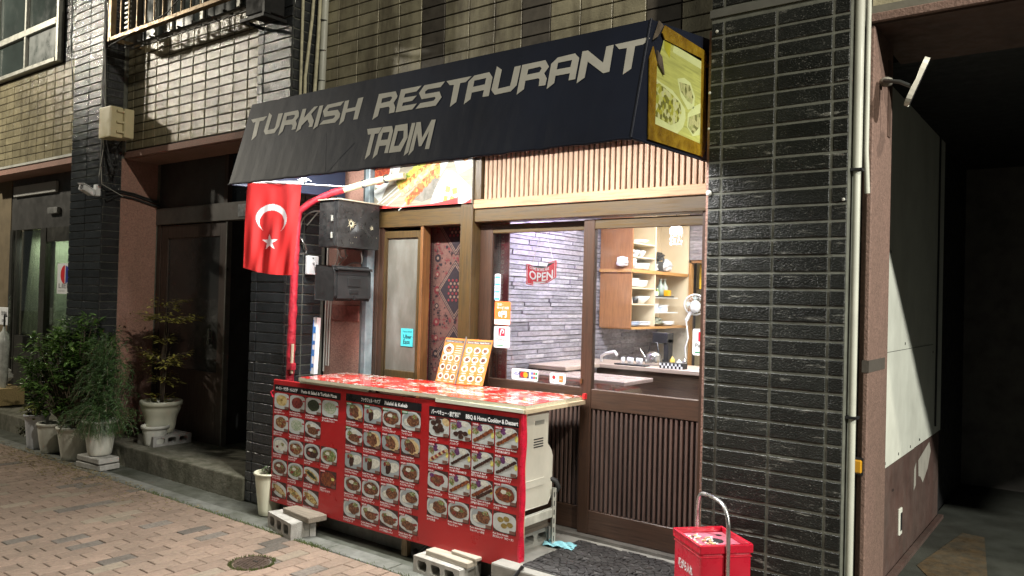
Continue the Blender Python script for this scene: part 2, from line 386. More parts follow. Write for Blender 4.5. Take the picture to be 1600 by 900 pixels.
# steps / aprons
bx(-14, -5.70, -.548, 3.5, G0-.02, 0).build('step', None, concd, bevel=.012, kind='structure')
bx(-5.24, -2.86, -.56, 0, G0-.02, -.004).build('shop_apron', None, conc, bevel=.01, kind='structure')
bx(-2.858, -1.12, -.80, 0, G0-.02, -.001).build('entrance_apron', None, conc, bevel=.01, kind='structure')
# grass and moss in the joint beside the gutter, leaf litter below the pots
gm = M('moss_green', (.085, .12, .025), .9, var=.5, scale=60)
lm = M('litter_straw', (.20, .16, .07), .9, var=.5, scale=60)
b = MB()
for k in range(1500):
    c = R.choice([(-4.6, .5), (-5.0, .5), (-5.6, .5), (-4.35, .25), (-6.3, .5), (-3.2, 1.0)])
    x = R.gauss(c[0], c[1]*.45); y = -.905+R.gauss(0, .012)
    if R.random() < .35: a = R.random()*6.28; x = -4.34+math.cos(a)*.135; y = -1.39+math.sin(a)*.135+R.gauss(0, .008)
    h = R.uniform(.006, .022); a = R.random()*6.28; d = Vector((math.cos(a), math.sin(a), 0))*R.uniform(.004, .012)
    b.face([(x, y, G0-.003), (x+.004, y+.003, G0-.003), (x+d.x, y+d.y, G0+h)])
b.build('joint_grass', None, gm, kind='stuff')
b = MB()
for k in range(2600):
    x = R.gauss(-8.0, .95); y = -.85-abs(R.gauss(0, .22)); a = R.random()*6.28; l = R.uniform(.008, .03)
    d = Vector((math.cos(a), math.sin(a), 0))*l; n = Vector((-d.y, d.x, 0))*.18; z = G0+.003+R.random()*.006
    b.face([(x, y, z), (x+n.x, y+n.y, z+.002), (x+d.x, y+d.y, z+R.random()*.008), (x+d.x*.5-n.x, y+d.y*.5-n.y, z)])
b.build('leaf_litter', None, lm, kind='stuff')

# manhole lid
iron = M('rusty_iron', (.085, .06, .045), .7, .3, var=.4, scale=30, bs=.5, bscale=150)
t = thing('manhole_cover', 'small round rusty iron manhole lid in the brick pavement, ringed with grass', 'manhole cover', (-4.34, -1.39, G0))
MB().lathe([(.131, -.02), (.131, .004), (.122, .004), (.121, -.003), (.112, -.003), (.112, .003), (.0001, .003)], (-4.34, -1.39, G0), 36, smooth=False).build('lid', t, iron)
b = MB()
for i in range(-5, 6):
    for j in range(-5, 6):
        if i*i+j*j < 26: b.box(-4.34+i*.018-.006, -4.34+i*.018+.006, -1.39+j*.018-.003, -1.39+j*.018+.003, G0+.003, G0+.006)
b.build('tread_studs', t, iron)
b = bx(-4.36, -4.32, -1.37, -1.355, G0+.003, G0+.008); b.build('lifting_key', t, M('dark_iron', (.02, .018, .016), .6, .4))

# ------------------------------------------------------------------ facade
beige = tile_mat('beige_tile', (.34, .30, .19), .17, orand=.14, sp=1.0, fine=80, coarse=24, dirt=.55, dirtc=(.11, .095, .065))
beige2 = tile_mat('stained_beige_tile', (.44, .40, .27), .4, orand=.12, sp=.5, fine=80, coarse=20, dirt=.85, dirtc=(.10, .08, .055))
stain = M('dark_stained_tile', (.115, .10, .08), .6, var=.3, scale=14, bs=.4, bscale=60, orand=.15)
blk = tile_mat('black_tile', (.0115, .013, .0115), .36, orand=.3, spec=.36, sp=.8, fine=105, coarse=22, dirt=.25, dirtc=(.05, .05, .045), stretch=(.9, .9, 1.2), white=.6, cd=.005, fd=.006)
blk2 = tile_mat('black_glazed_tile', (.028, .031, .034), .14, orand=.2, sp=1.0, fine=85, coarse=20, dirt=.15, dirtc=(.05, .05, .05))
mort = M('grey_mortar', (.13, .135, .112), .9, var=.3, scale=20, bs=.4, bscale=120, dirt=.5, dirtc=(.05, .05, .04))
mortd = M('brown_joint', (.055, .045, .035), .9, var=.3, scale=20)
pink = M('pink_granite_render', (.36, .20, .155), .75, var=.3, scale=70, bs=1.0, bscale=95, bdist=.006, dirt=.35, dirtc=(.15, .11, .08), dscale=3, spec=.6)
TM = {}
def tile_mesh(w, h, d, mat, e=.003):
    k = (round(w, 3), round(h, 3), round(d, 3), mat.name)
    if k not in TM:
        b = MB(); a, c = w/2, h/2
        q0 = [(-a, d, -c), (a, d, -c), (a, d, c), (-a, d, c)]; q1 = [(-a, e, -c), (a, e, -c), (a, e, c), (-a, e, c)]
        q2 = [(-a+e, 0, -c+e), (a-e, 0, -c+e), (a-e, 0, c-e), (-a+e, 0, c-e)]
        for A, B in ((q0, q1), (q1, q2)):
            for i in range(4): b.face([A[i], A[(i+1) % 4], B[(i+1) % 4], B[i]])
        b.face(q2); TM[k] = b.mesh('tile', mat, 0)
    return TM[k]
def course(parent, cols, z0, z1, pitch, front, mat, joint=.008, d=.016, axis='x', name='tile', jit=.0012, choose=None, limit=300, cnt=[0]):
    """stack bond tiles. axis x: faces -Y at y=front, cols are x ranges; axis y: faces +X at x=front, cols are y ranges"""
    z = z0; n = 0
    while z+pitch <= z1+1e-6:
        for (a, c) in cols:
            m = choose(a, c, z) if choose else mat
            me = tile_mesh(c-a-joint, pitch-joint, d, m)
            dj = R.uniform(-jit, jit)
            if axis == 'x': o = link(name, me, parent, loc=((a+c)/2, front+dj, z+pitch/2)); o.rotation_euler = (R.uniform(-.016, .016), R.uniform(-.003, .003), R.uniform(-.009, .009))
            else: o = link(name, me, parent, loc=(front+dj, (a+c)/2, z+pitch/2)); o.rotation_euler = (0, 0, math.pi/2)
            n += 1
        z += pitch
    return n
def cols(a, b, w, first=None):
    out = []; x = a
    if first: out.append((x, x+first)); x += first
    while x < b-1e-4:
        e = min(x+w, b)
        if b-e < .05: e = b
        out.append((x, e)); x = e
    return out
BP = .0825
# right pillar
t = thing('brick_pillar', 'black tiled pillar with pale joints between the sliding door and the garage', 'pillar', (-1.33, -.3, G0))
bx(-1.682, -.984, -.5255, .05, G0, 5.2).build('mortar_core', t, mort)
course(t, [(-1.686, -1.611), (-1.611, -1.335), (-1.335, -1.061), (-1.061, -.980)], G0+.005, 3.07, BP, -.53, blk, .0135, d=.020)
course(t, [(-1.686, -1.611), (-1.611, -1.30), (-1.30, -.980)], 3.10, 3.9, BP, -.53, blk, .0135, d=.020)
bx(-1.69, -.976, -.534, -.50, 3.055, 3.095).build('band', t, M('band_grey', (.12, .12, .105), .8, var=.3))
b = MB()
for (x, z, r) in ((-1.650, 2.98, .009), (-1.683, 2.66, .008), (-1.684, 2.47, .007), (-1.675, 2.13, .016), (-1.0, 2.06, .008)):
    b.ball((x, -.534, z), r, 0, 8, 5, sy=.3)
b.build('paint_chip', t, M('chip_white', (.6, .6, .55), .6), kind=None)
bx(-1.705, -1.688, -.50, 0, 0, 3.0).build('reveal_lining', t, pink)

# middle pillar
t = thing('brick_pillar', 'black tiled pillar left of the restaurant behind the red flag', 'pillar', (-5.45, -.35, G0))
bx(-5.688, -5.249, -.521, -.13, G0, 5.2).build('mortar_core', t, mort)
course(t, [(-5.70, -5.61), (-5.61, -5.24)], G0+.005, 4.3, BP, -.53, blk2, .009)
course(t, [(-.514, -.35), (-.35, -.16)], .3, 4.3, BP, -5.24, blk2, .012, axis='y')
# left pillar
t = thing('brick_pillar', 'black tiled pillar at far left with white glare on its glazed face', 'pillar', (-8.68, -.35, G0))
bx(-9.05, -8.339, -.521, .3, G0, 5.6).build('mortar_core', t, mort)
course(t, [(-9.06, -8.70), (-8.70, -8.33)], .25, 5.0, BP, -.53, blk2, .008)
course(t, [(-.514, -.335)], .25, 5.0, BP, -8.33, blk2, .008, axis='y')

# tiled walls above the shops
t = thing('tiled_wall', 'stained beige tiled wall above the dark blue awning', 'wall', (-3.4, -.2, 2.9))
bx(-5.235, -1.70, -.191, .10, 2.60, 5.6).build('mortar_back', t, mortd)
def ch(a, c, z):
    u = (a+c)/2+R.uniform(-.03, .03)
    if min(abs(u-q) for q in (-4.0, -3.12, -2.2)) < .13: return stain
    if z < 3.12+R.uniform(-.03, .04) and R.random() < .6: return stain
    return beige2
course(t, cols(-5.235, -1.70, .235, .17), 2.93, 4.25, .096, -.2, beige2, .008, choose=ch)
# lower slope of the wall behind the awning is plain render
bx(-5.235, -1.70, -.17, -.10, 2.58, 2.93).build('render_strip', t, M('grey_render', (.2, .19, .17), .9, var=.3))
t = thing('tiled_wall', 'glossy beige tiled wall over the middle entrance, glittering under the street lamp', 'wall', (-7.0, -.3, 3.0))
bx(-8.33, -5.70, -.291, .10, 2.985, 5.6).build('mortar_back', t, mortd)
n = course(t, cols(-8.33, -5.70, .2255, .13), 3.005, 4.08, .0895, -.30, beige, .0105)
bx(-8.33, -5.70, -.30, -.27, 4.08, 4.6).build('render_band', t, M('stained_band', (.16, .14, .11), .85, var=.35, dirt=.6))
bx(-8.328, -5.702, -.315, .08, 2.925, 2.99).build('lintel', t, pink, bevel=.004)
bx(-8.328, -5.702, -.285, .08, 2.915, 2.926).build('soffit', t, pink)
t = thing('tiled_wall', 'dull beige tiled wall at far left under the upper window', 'wall', (-10.6, -.3, 3.1))
bx(-16, -9.06, -.291, .10, 3.05, 5.9).build('mortar_back', t, mortd)
course(t, cols(-12.35, -9.06, .235, .15), 3.095, 4.20, .092, -.30, beige, .008)
mos = []
course(t, cols(-9.88, -9.06, .103), 4.205, 5.1, .0825, -.30, blk2, .007)
bx(-12.4, -9.062, -.325, -.27, 3.060, 3.088).build('drip_trim', t, M('pale_trim', (.55, .55, .5), .5))
bx(-12.4, -9.062, -.31, .3, 2.985, 3.058).build('lintel', t, pink)

# granite render pier between middle pillar and the window
t = thing('granite_wall', 'pink rough granite wall strip behind the two black boxes', 'wall', (-5.0, -.1, 0))
bx(-5.24, -4.80, -.12, .10, 0, 1.40).build('lower_panel', t, pink, bevel=.006)
bx(-5.24, -4.80, -.115, .10, 1.405, 3.0).build('upper_panel', t, pink, bevel=.006)
bx(-5.22, -4.81, -.128, -.10, 1.33, 1.46).build('chipped_band', t, M('chipped_red_band', (.21, .09, .07), .8, var=.45, scale=30, bs=1, bscale=60), bevel=.004)

# ------------------------------------------------------------------ middle entrance (dark, closed)
dk = wood('dark_door_wood', (.075, .052, .042), .42, 2)
dkp = M('dark_panel', (.055, .053, .05), .45, var=.2, scale=3)
t = thing('entrance_reveal', 'pink granite side wall of the dark middle entrance', 'wall', (-8.5, 0, 0))
bx(-8.60, -8.335, -.335, .07, 0, 2.925).build('reveal_panel', t, pink, bevel=.006)
t = thing('closed_door', 'dark brown panel door of the unlit middle entrance behind the plants', 'door', (-7.7, .1, 0))
bx(-8.40, -5.72, .06, .14, 2.25, 2.43).build('transom_beam', t, M('beam_grey_brown', (.12, .11, .10), .6, var=.2), bevel=.005)
bx(-8.40, -7.06, .10, .13, 2.43, 2.925).build('transom_panel', t, dkp)
bx(-7.06, -7.00, .07, .14, 2.43, 2.925).build('transom_post', t, dk)
bx(-7.0, -5.72, .12, .14, 2.43, 2.925).build('transom_glass', t, M('dark_glass_blue', (.03, .04, .055), .15))
bx(-8.40, -8.26, .08, .14, 0, 2.25).build('jamb', t, dk)
fr = MB().box(-8.25, -8.12, .085, .125, 0, 2.24).box(-7.13, -7.0, .085, .125, 0, 2.24).box(-8.12, -7.13, .085, .125, 2.10, 2.24).box(-8.12, -7.13, .085, .125, 0, .72)
fr.build('door_frame', t, dk, bevel=.004)
bx(-8.12, -7.13, .10, .115, .72, 2.10).build('door_pane', t, M('dull_glass', (.05, .05, .05), .22, var=.3, scale=2))
bx(-7.015, -6.995, .075, .13, 0, 2.24).build('edge_strip', t, M('edge_steel', (.22, .21, .19), .4, .6))
bx(-7.27, -7.235, .055, .085, 1.0, 1.16).build('door_handle', t, M('handle_steel', (.3, .3, .28), .3, .9), bevel=.005)
b = MB(); b.box(-6.79, -6.58, .052, .06, 2.28, 2.40); o = b.build('torn_notice', t, M('faded_paper', (.34, .36, .38), .8, var=.4, scale=30))
# hallway beyond
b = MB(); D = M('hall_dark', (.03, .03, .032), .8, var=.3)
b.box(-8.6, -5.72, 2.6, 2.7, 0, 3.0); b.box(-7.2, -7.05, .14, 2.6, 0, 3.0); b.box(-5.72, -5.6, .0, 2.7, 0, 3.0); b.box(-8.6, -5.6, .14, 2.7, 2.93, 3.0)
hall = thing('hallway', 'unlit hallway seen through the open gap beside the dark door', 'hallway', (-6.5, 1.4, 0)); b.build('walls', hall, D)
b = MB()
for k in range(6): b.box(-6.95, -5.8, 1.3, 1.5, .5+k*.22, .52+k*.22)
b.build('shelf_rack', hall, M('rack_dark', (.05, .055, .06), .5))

# ------------------------------------------------------------------ far left shop front
gf = M('bronze_frame', (.06, .058, .05), .45, .5, var=.2)
t = thing('shop_entrance', 'dark framed glass shop front with pale curtains at far left', 'shop front', (-10.9, .1, 0))
curt = M('beige_curtain', (.62, .64, .50), .85, var=.15, scale=5, stretch=(6, 6, .6), bs=.3, bscale=20)
curg = M('green_curtain', (.42, .58, .38), .85, var=.12, scale=5, stretch=(8, 8, .5))
bx(-13.5, -9.0, .50, .6, 0, 3.2).build('back_wall', t, M('cream_room', (.20, .18, .13), .8, var=.2))
bx(-13, -12.0, -.02, .05, 0, 2.99).build('side_panel', t, M('ochre_panel', (.16, .125, .075), .7, var=.2))
bx(-12.0, -9.06, -.01, .05, 2.30, 2.99).build('transom_panel', t, dkp)
bx(-11.86, -10.58, -.05, -.012, 2.745, 2.885).build('name_board', t, M('board_pale', (.42, .42, .40), .5, var=.08), bevel=.005)
bx(-10.78, -10.50, -.06, -.012, 2.47, 2.55).build('door_closer', t, M('closer_grey', (.28, .28, .27), .4, .4), bevel=.008)
for x0, x1 in ((-11.98, -11.90), (-11.80, -11.77), (-11.02, -10.86), (-10.0, -9.9)):
    bx(x0, x1, -.03, .04, 0, 2.30).build('mullion', t, gf)
bx(-11.77, -10.86, -.02, .03, 0, .88).build('kick_panel', t, gf)
bx(-10.86, -10.0, -.02, .03, 2.12, 2.30).build('door_rail', t, gf); bx(-10.86, -10.0, -.02, .03, 0, .3).build('door_rail', t, gf)
b = MB(); N = 24; A = []; 
for k in range(N+1):
    u = k/N; x0 = -11.42+.33*u; xb = -11.74+.66*u; y = .06+.012*math.sin(u*40)
    A.append(((x0, y, 2.66), (xb, y, .9)))
for k in range(N): b.face([A[k][0], A[k+1][0], A[k+1][1], A[k][1]], smooth=True)
b.build('beige_drape', t, curt)
b = MB(); A = []
for k in range(N*2+1):
    u = k/(N*2); x = -10.84+.9*u; y = .08+.014*math.sin(u*70); A.append(((x, y, 2.28), (x, y, .15)))
for k in range(N*2): b.face([A[k][0], A[k+1][0], A[k+1][1], A[k][1]], smooth=True)
b.build('green_drape', t, curg)
for cm_ in (curt, curg):
    nt_ = cm_.node_tree; pb = nt_.nodes['Principled BSDF']; tl_ = nt_.nodes.new('ShaderNodeBsdfTranslucent'); tl_.inputs[0].default_value = (.6, .68, .48, 1); ms_ = nt_.nodes.new('ShaderNodeMixShader'); ms_.inputs[0].default_value = .5
    nt_.links.new(pb.outputs[0], ms_.inputs[1]); nt_.links.new(tl_.outputs[0], ms_.inputs[2]); nt_.links.new(ms_.outputs[0], nt_.nodes['Material Output'].inputs[0])
pane = bx(-12, -9.06, .006, .010, .05, 2.28).build('pane', t, glass('shop_glass', (.92, .95, .93), .12))
t = thing('window_sticker', 'white poster with a red and blue round emblem reading LIEN beside the left pillar', 'sticker', (-10.4, -.01, 1.65))
bx(-10.535, -10.12, -.012, -.007, 1.46, 1.84).build('sheet', t, M('sheet_white', (.75, .76, .76), .5, var=.05))
b = MB()
def disc(b, cx, cz, r, y, m=0, n=20, a0=0, a1=6.2832, r0=0):
    P = [(cx+r*math.cos(a0+(a1-a0)*k/n), cz+r*math.sin(a0+(a1-a0)*k/n)) for k in range(n+1)]
    for k in range(n): b.face([(cx+r0*(P[k][0]-cx)/r, y, cz+r0*(P[k][1]-cz)/r), (P[k][0], y, P[k][1]), (P[k+1][0], y, P[k+1][1]), (cx+r0*(P[k+1][0]-cx)/r, y, cz+r0*(P[k+1][1]-cz)/r)], m)
rd = M('print_red', (.62, .025, .03), .4, var=.05); bl = M('print_blue', (.03, .05, .28), .4, var=.05); wh = M('print_white', (.8, .8, .8), .4, var=.03); bkp = M('print_black', (.018, .018, .02), .5, var=.1)
disc(b, -10.33, 1.70, .115, -.013, 0, 16, math.pi/2, math.pi*1.5); disc(b, -10.31, 1.70, .11, -.013, 1, 16, -math.pi/2, math.pi/2)
b.build('emblem', t, [rd, bl])
b = MB(); put_text(b, 'LIEN', .085, lambda u, v: (-10.50+u, -.0135, 1.53+v), 0, width=.34); put_text(b, 'とりかたわる', .03, lambda u, v: (-10.50+u, -.0135, 1.485+v), 0)
b.build('lettering', t, bkp)

# upper left window
alu = M('weathered_aluminium', (.36, .36, .32), .45, .5, var=.2, scale=12)
t = thing('upper_window', 'weathered aluminium window with four dark panes, upper left', 'window', (-10.8, -.33, 4.2))
f = MB()
for x0, x1 in ((-12.6, -12.54), (-11.75, -11.70), (-10.84, -10.79), (-9.94, -9.88)): f.box(x0, x1, -.37, -.30, 4.21, 5.5)
f.box(-12.54, -9.94, -.38, -.30, 4.21, 4.26); f.box(-12.54, -9.94, -.375, -.30, 4.66, 4.74); f.build('window_frame', t, alu, bevel=.004)
dg = M('dark_pane', (.055, .07, .065), .08, var=.3, scale=2); dg2 = M('frosted_dark_pane', (.13, .15, .14), .35, var=.25, scale=3)
for x0, x1 in ((-12.54, -11.75), (-11.70, -10.84), (-10.79, -9.94)):
    bx(x0, x1, -.335, -.32, 4.26, 4.66).build('pane', t, dg2 if x0 > -11 else dg); bx(x0, x1, -.335, -.32, 4.74, 5.5).build('pane', t, dg)
# balcony guard (middle bay)
brs = M('brass_anodised', (.19, .13, .065), .42, .65, var=.3, scale=14)
t = thing('window_guard', 'tarnished brass coloured window guard with vertical bars over the middle wall', 'railing', (-7.1, -.6, 4.07))
f = MB().box(-8.09, -5.75, -.63, -.575, 4.045, 4.085).box(-8.11, -8.05, -.63, -.575, 4.045, 5.0); f.build('bottom_rail', t, brs, bevel=.004)
for k in range(14): bx(-7.90+k*.16, -7.890+k*.16, -.612, -.60, 4.085, 5.0).build('bar', t, brs)
b = MB()
for k in range(20): b.box(-8.04, -7.92, -.5, -.49, 4.1+k*.05, 4.12+k*.05)
b.build('louvre', t, alu)
for y in (-.575, -.3): pass
bx(-8.09, -8.05, -.60, -.30, 4.045, 4.085).build('side_arm', t, brs); bx(-5.8, -5.76, -.60, -.30, 4.045, 4.085).build('side_arm', t, brs)
b = MB()
for k in range(9): b.box(-8.0+k*.25, -7.985+k*.25, -.52, -.42, 4.01, 4.03)
b.tube([(-8.0, -.5, 4.0), (-5.8, -.5, 4.0)], .012); b.tube([(-8.0, -.4, 4.02), (-5.8, -.4, 4.02)], .008); b.build('under_brackets', t, M('dirty_zinc', (.13, .13, .12), .5, .5, var=.4, scale=30))
t = thing('upper_window', 'dark sliding window behind the brass window guard', 'window', (-7.0, -.3, 4.2))
bx(-8.0, -5.75, -.325, -.31, 4.12, 5.3).build('pane', t, dg)
for x in (-7.75, -7.45, -6.9, -6.3): bx(x, x+.05, -.35, -.31, 4.12, 5.3).build('mullion', t, alu)

# building mass behind, so nothing is hollow from a step aside
b = MB().box(-16, 8, 4.6, 5.0, -.2, 7).box(-16, 8, -.19, 5.0, 5.6, 7).box(-9.0, -8.65, .3, 4.6, 0, 5.6)
o = b.build('building_mass', None, M('render_dark', (.12, .11, .10), .9, var=.3)); tag(o, 'plain dark building mass behind and above the tiled shop fronts', 'building')

# ------------------------------------------------------------------ garage on the right
pinkd = M('dull_pink_render', (.20, .125, .10), .8, var=.3, scale=60, bs=.9, bscale=95, bdist=.005, dirt=.4, dirtc=(.10, .07, .05), dscale=3); soff = M('soffit_shade', (.075, .045, .035), .8, var=.3, scale=8)
t = thing('garage_surround', 'pink granite frame around the dark garage opening at right', 'wall', (-.93, -.3, G0))
bx(-.955, -.927, -.30, .12, G0, 2.955).build('jamb', t, pinkd, bevel=.006)
bx(-.978, -.954, -.27, .12, G0, 2.955).build('inner_jamb', t, pinkd)
bx(-.955, 4, -.32, .45, 2.955, 3.0).build('head', t, pinkd, bevel=.005)
bx(-.954, 4, -.30, .45, 2.945, 2.956).build('soffit', t, soff)  # thin dark sheet: shade of the head's underside put into its colour
bx(-.98, 4, -.25, .10, 3.0, 3.06).build('grey_edge', t, M('grey_edge', (.16, .15, .12), .9, var=.3, bs=.5, bscale=60))
bx(-.957, -.925, -.3025, .05, 1.23, 1.29).build('cement_band', t, M('cement_patch', (.07, .06, .05), .9, var=.3, bs=.6, bscale=50))
b = MB(); 
t2 = thing('tiled_wall', 'narrow strip of beige tiles over the garage at the top right corner', 'wall', (1, -.25, 3.1))
bx(-.97, 4, -.191, .10, 3.06, 5.6).build('mortar_back', t2, mortd)
course(t2, cols(-.97, .2, .235), 3.065, 3.45, .096, -.2, beige2, .008)
wp = M('garage_white_paint', (.70, .72, .64), .7, var=.08, scale=4, dirt=.3, dirtc=(.28, .27, .22), dscale=2)
wb = M('garage_brown_paint', (.105, .06, .05), .6, var=.3, scale=5, dirt=.45, dirtc=(.16, .15, .13), dscale=2)
t = thing('garage_wall', 'garage side wall, white paint above and flaking brown paint below', 'wall', (-1.1, 2, G0))
bx(-1.12, -1.10, .12, 1.9, .535, 3.05).build('white_panel', t, wp, bevel=.003)
bx(-1.12, -1.103, 1.903, 3.05, .535, 3.05).build('white_panel', t, wp, bevel=.003)
bx(-1.13, -1.106, .12, 3.0, G0, .53).build('brown_dado', t, wb)
bx(-1.14, -1.12, .12, 3.10, G0, 3.05).build('wall_core', t, D)
b = MB(); 
for P in ([(2.10, .42), (2.55, .50), (2.62, .42), (2.5, .30), (2.3, .22), (2.2, .28), (2.12, .30)], [(1.95, .38), (2.02, .42), (2.02, .25), (1.94, .22)], [(.62, .60), (.68, .58), (.66, .50), (.60, .52)]):
    b.poly(P, [], lambda u, v: (-1.1045, u, v))
b.build('flaked_patch', t, M('bare_plaster', (.40, .38, .33), .8, var=.2))
b = MB()
for (y, z) in ((.95, .56), (1.35, .565), (1.75, .56), (2.1, .565), (1.2, .35), (2.6, 1.2), (1.5, 1.3), (1.0, 1.9)): b.box(-1.1, -1.097, y, y+.012, z, z+.018)
b.box(-1.1, -1.0985, .2, 2.6, 1.268, 1.271); b.tube([(-1.095, 2.75, 3.0), (-1.095, 2.75, .6)], .008, 6); b.build('nail_hole', t, bkp, kind='stuff')
t = thing('wall_socket', 'small white socket plate on the brown lower garage wall', 'socket', (-1.1, 1.45, .06))
bx(-1.108, -1.094, 1.42, 1.50, .01, .19).build('plate', t, wp, bevel=.004); bx(-1.096, -1.091, 1.438, 1.482, .04, .16).build('insert', t, bkp)
t = thing('garage', 'unlit inside of the garage with a dark back wall', 'garage', (1, 3, G0))
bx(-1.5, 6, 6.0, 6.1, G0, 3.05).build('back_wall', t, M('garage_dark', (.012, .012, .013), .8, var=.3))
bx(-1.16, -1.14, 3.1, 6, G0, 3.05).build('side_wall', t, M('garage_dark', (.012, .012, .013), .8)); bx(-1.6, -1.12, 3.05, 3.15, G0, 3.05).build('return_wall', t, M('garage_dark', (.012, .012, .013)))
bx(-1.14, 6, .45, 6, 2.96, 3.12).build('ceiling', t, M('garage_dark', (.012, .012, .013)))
bx(-1.13, 6, -.6, 6.0, G0-.04, G0+.002).build('garage_floor', None, M('garage_floor', (.055, .06, .05), .7, var=.3, scale=3, dirt=.5), kind='structure')
b = MB(); b.poly([(-1.0, 1.5), (-.87, 2.6), (-.72, 2.58), (-.55, 1.2), (-.75, 1.0)], [], lambda u, v: (u, v, G0+.006))
b.build('floor_paint', None, M('worn_ochre_paint', (.10, .065, .03), .7, var=.5, scale=14, dirt=.7, dirtc=(.08, .085, .07), dscale=6), kind='structure')
bx(-1.098, -1.06, .13, 3.0, G0, G0+.03).build('garage_kerb', None, wb, kind='structure')

# pipes beside the pillar
pp = M('pipe_cream', (.52, .53, .46), .45, var=.08, scale=5)
t = thing('drain_pipe', 'pale cream vertical pipe beside the right black pillar', 'pipe', (-.957, -.47, G0))
MB().tube([(-.957, -.47, G0), (-.957, -.47, 2.20)], .017, 12).build('lower_pipe', t, pp); MB().tube([(-.957, -.47, 2.20), (-.957, -.47, 5.0)], .021, 12).build('upper_pipe', t, pp)
for z in (1.02, 2.2, 3.2): bx(-.985, -.93, -.495, -.44, z, z+.012).build('clip', t, bkp)
t = thing('drain_pipe', 'thinner cream pipe running close behind the pillar pipe', 'pipe', (-.925, -.43, G0))
MB().tube([(-.925, -.40, 2.10), (-.93, -.42, 2.3), (-.93, -.42, 5.0)], .012, 10).build('pipe_run', t, pp)
t = thing('reflector', 'amber reflector block screwed to the pink garage frame', 'reflector', (-.965, -.32, .77))
bx(-.985, -.945, -.325, -.30, .735, .80).build('amber_lens', t, M('amber_plastic', (.6, .3, .02), .2, coat=.5), bevel=.006)
bx(-.99, -.94, -.308, -.298, .725, .81).build('back_plate', t, bkp)
# ------------------------------------------------------------------ restaurant front (wood)
wo = wood('olive_wood', (.075, .047, .017), .36, 0, dirt=.2); wov = wood('olive_wood_upright', (.072, .045, .017), .36, 2, dirt=.2)
wd = wood('dark_brown_wood', (.075, .042, .028), .38, 0); wdv = wood('dark_brown_wood_upright', (.060, .032, .020), .38, 2)
wl = wood('light_ledge_wood', (.36, .22, .115), .5, 0); woj = wood('orange_jamb_wood', (.16, .07, .022), .45, 2)
slatm = wood('slat_wood', (.34, .22, .14), .55, 2, dark=.6); slatd = wood('door_slat_wood', (.115, .075, .062), .42, 2, dark=.55)
t = thing('wooden_frame', 'olive brown wooden frame of the restaurant front with slatted panel above', 'frame', (-3, 0, 0))
bx(-3.815, -3.70, -.055, .10, .0, 2.90).build('post', t, wov, bevel=.004)
bx(-4.74, -3.817, -.035, .10, 2.09, 2.235).build('window_head', t, wo, bevel=.004)
bx(-3.698, -1.70, -.035, .10, 2.10, 2.195).build('door_head', t, wo, bevel=.004)
bx(-3.698, -1.70, -.05, .10, 2.197, 2.262).build('ledge', t, wl, bevel=.003)
bx(-3.698, -3.635, -.045, .06, 2.264, 2.9).build('upright', t, wov, bevel=.003)
for k in range(48):
    x = -3.625+k*.0405
    if x < -1.71: bx(x, x+.0285, -.018, .012, 2.264, 2.95).build('slat', t, slatm, bevel=.003)
bx(-3.63, -1.70, .013, .03, 2.264, 2.95).build('slat_backing', t, wood('slat_back', (.20, .10, .07), .6, 2))
bx(-4.80, -1.70, -.12, .2, 2.95, 3.0).build('top_plate', t, M('render_top', (.35, .33, .3), .9))
bx(-4.70, -4.655, -.02, .08, 0, 2.09).build('window_jamb', t, wdv); bx(-4.243, -4.215, -.028, .06, .0, 2.09).build('orange_jamb', t, woj, bevel=.003)
bx(-4.74, -4.70, -.03, .09, 0, 2.09).build('window_jamb', t, wdv, bevel=.003)
bx(-1.93, -1.70, -.02, .1, 0, 2.10).build('door_jamb', t, wdv)
bx(-4.7, -3.70, -.02, .1, 0, .86).build('sill_panel', t, wd)
bx(-3.7, -1.70, -.05, .12, -.01, .018).build('threshold', t, M('steel_threshold', (.2, .19, .17), .5, .4, var=.3))

t = thing('window', 'frosted grey window of the restaurant with a turquoise sticker', 'window', (-4.45, 0, .9))
f = MB().box(-4.66, -4.625, -.012, .03, .86, 2.06).box(-4.285, -4.246, -.014, .03, .86, 2.06).box(-4.625, -4.285, -.012, .03, 2.005, 2.06).box(-4.625, -4.285, -.012, .03, .86, .955)
f.build('window_frame', t, wov, bevel=.003)
fg, tt_, bb_ = nt('frosted_glass'); 
cc = ramp(tt_, noise(tt_, 3.2, 5, (1.3, 1, .55)), [(.32, (.085, .08, .065)), (.5, (.14, .135, .115)), (.72, (.24, .245, .225))])
tt_.links.new(cc, bb_.inputs['Base Color']); bb_.inputs['Roughness'].default_value = .35
bx(-4.625, -4.285, .004, .010, .955, 2.005).build('frosted_pane', t, fg)
t = thing('window_sticker', 'small turquoise sticker on the frosted window', 'sticker', (-4.39, -.005, 1.22))
o = bx(-4.452, -4.322, -.001, .002, 1.150, 1.290).build('sheet', t, M('turquoise', (.07, .55, .62), .4, var=.04))
b = MB(); g = lambda u, v: (u, -.0035, v)
put_text(b, 'Uber', .045, lambda u, v: (-4.425+u, -.0035, 1.213+v), bold=.01); put_text(b, 'Eats', .045, lambda u, v: (-4.425+u, -.0035, 1.172+v), bold=.01); put_text(b, 'Pickup 対応店', .017, lambda u, v: (-4.43+u, -.0035, 1.262+v))
b.build('lettering', t, bkp)
# conduit
cm = M('blue_grey_steel', (.30, .37, .40), .5, .3, var=.35, scale=9, dirt=.4)
t = thing('conduit', 'blue grey square steel post between granite wall and window', 'post', (-4.77, -.05, 0))
bx(-4.797, -4.745, -.11, -.03, .0, 2.95).build('channel', t, cm, bevel=.004); bx(-4.803, -4.797, -.12, -.03, 0, 2.95).build('flange', t, M('zinc_dark', (.12, .13, .13), .5, .5))

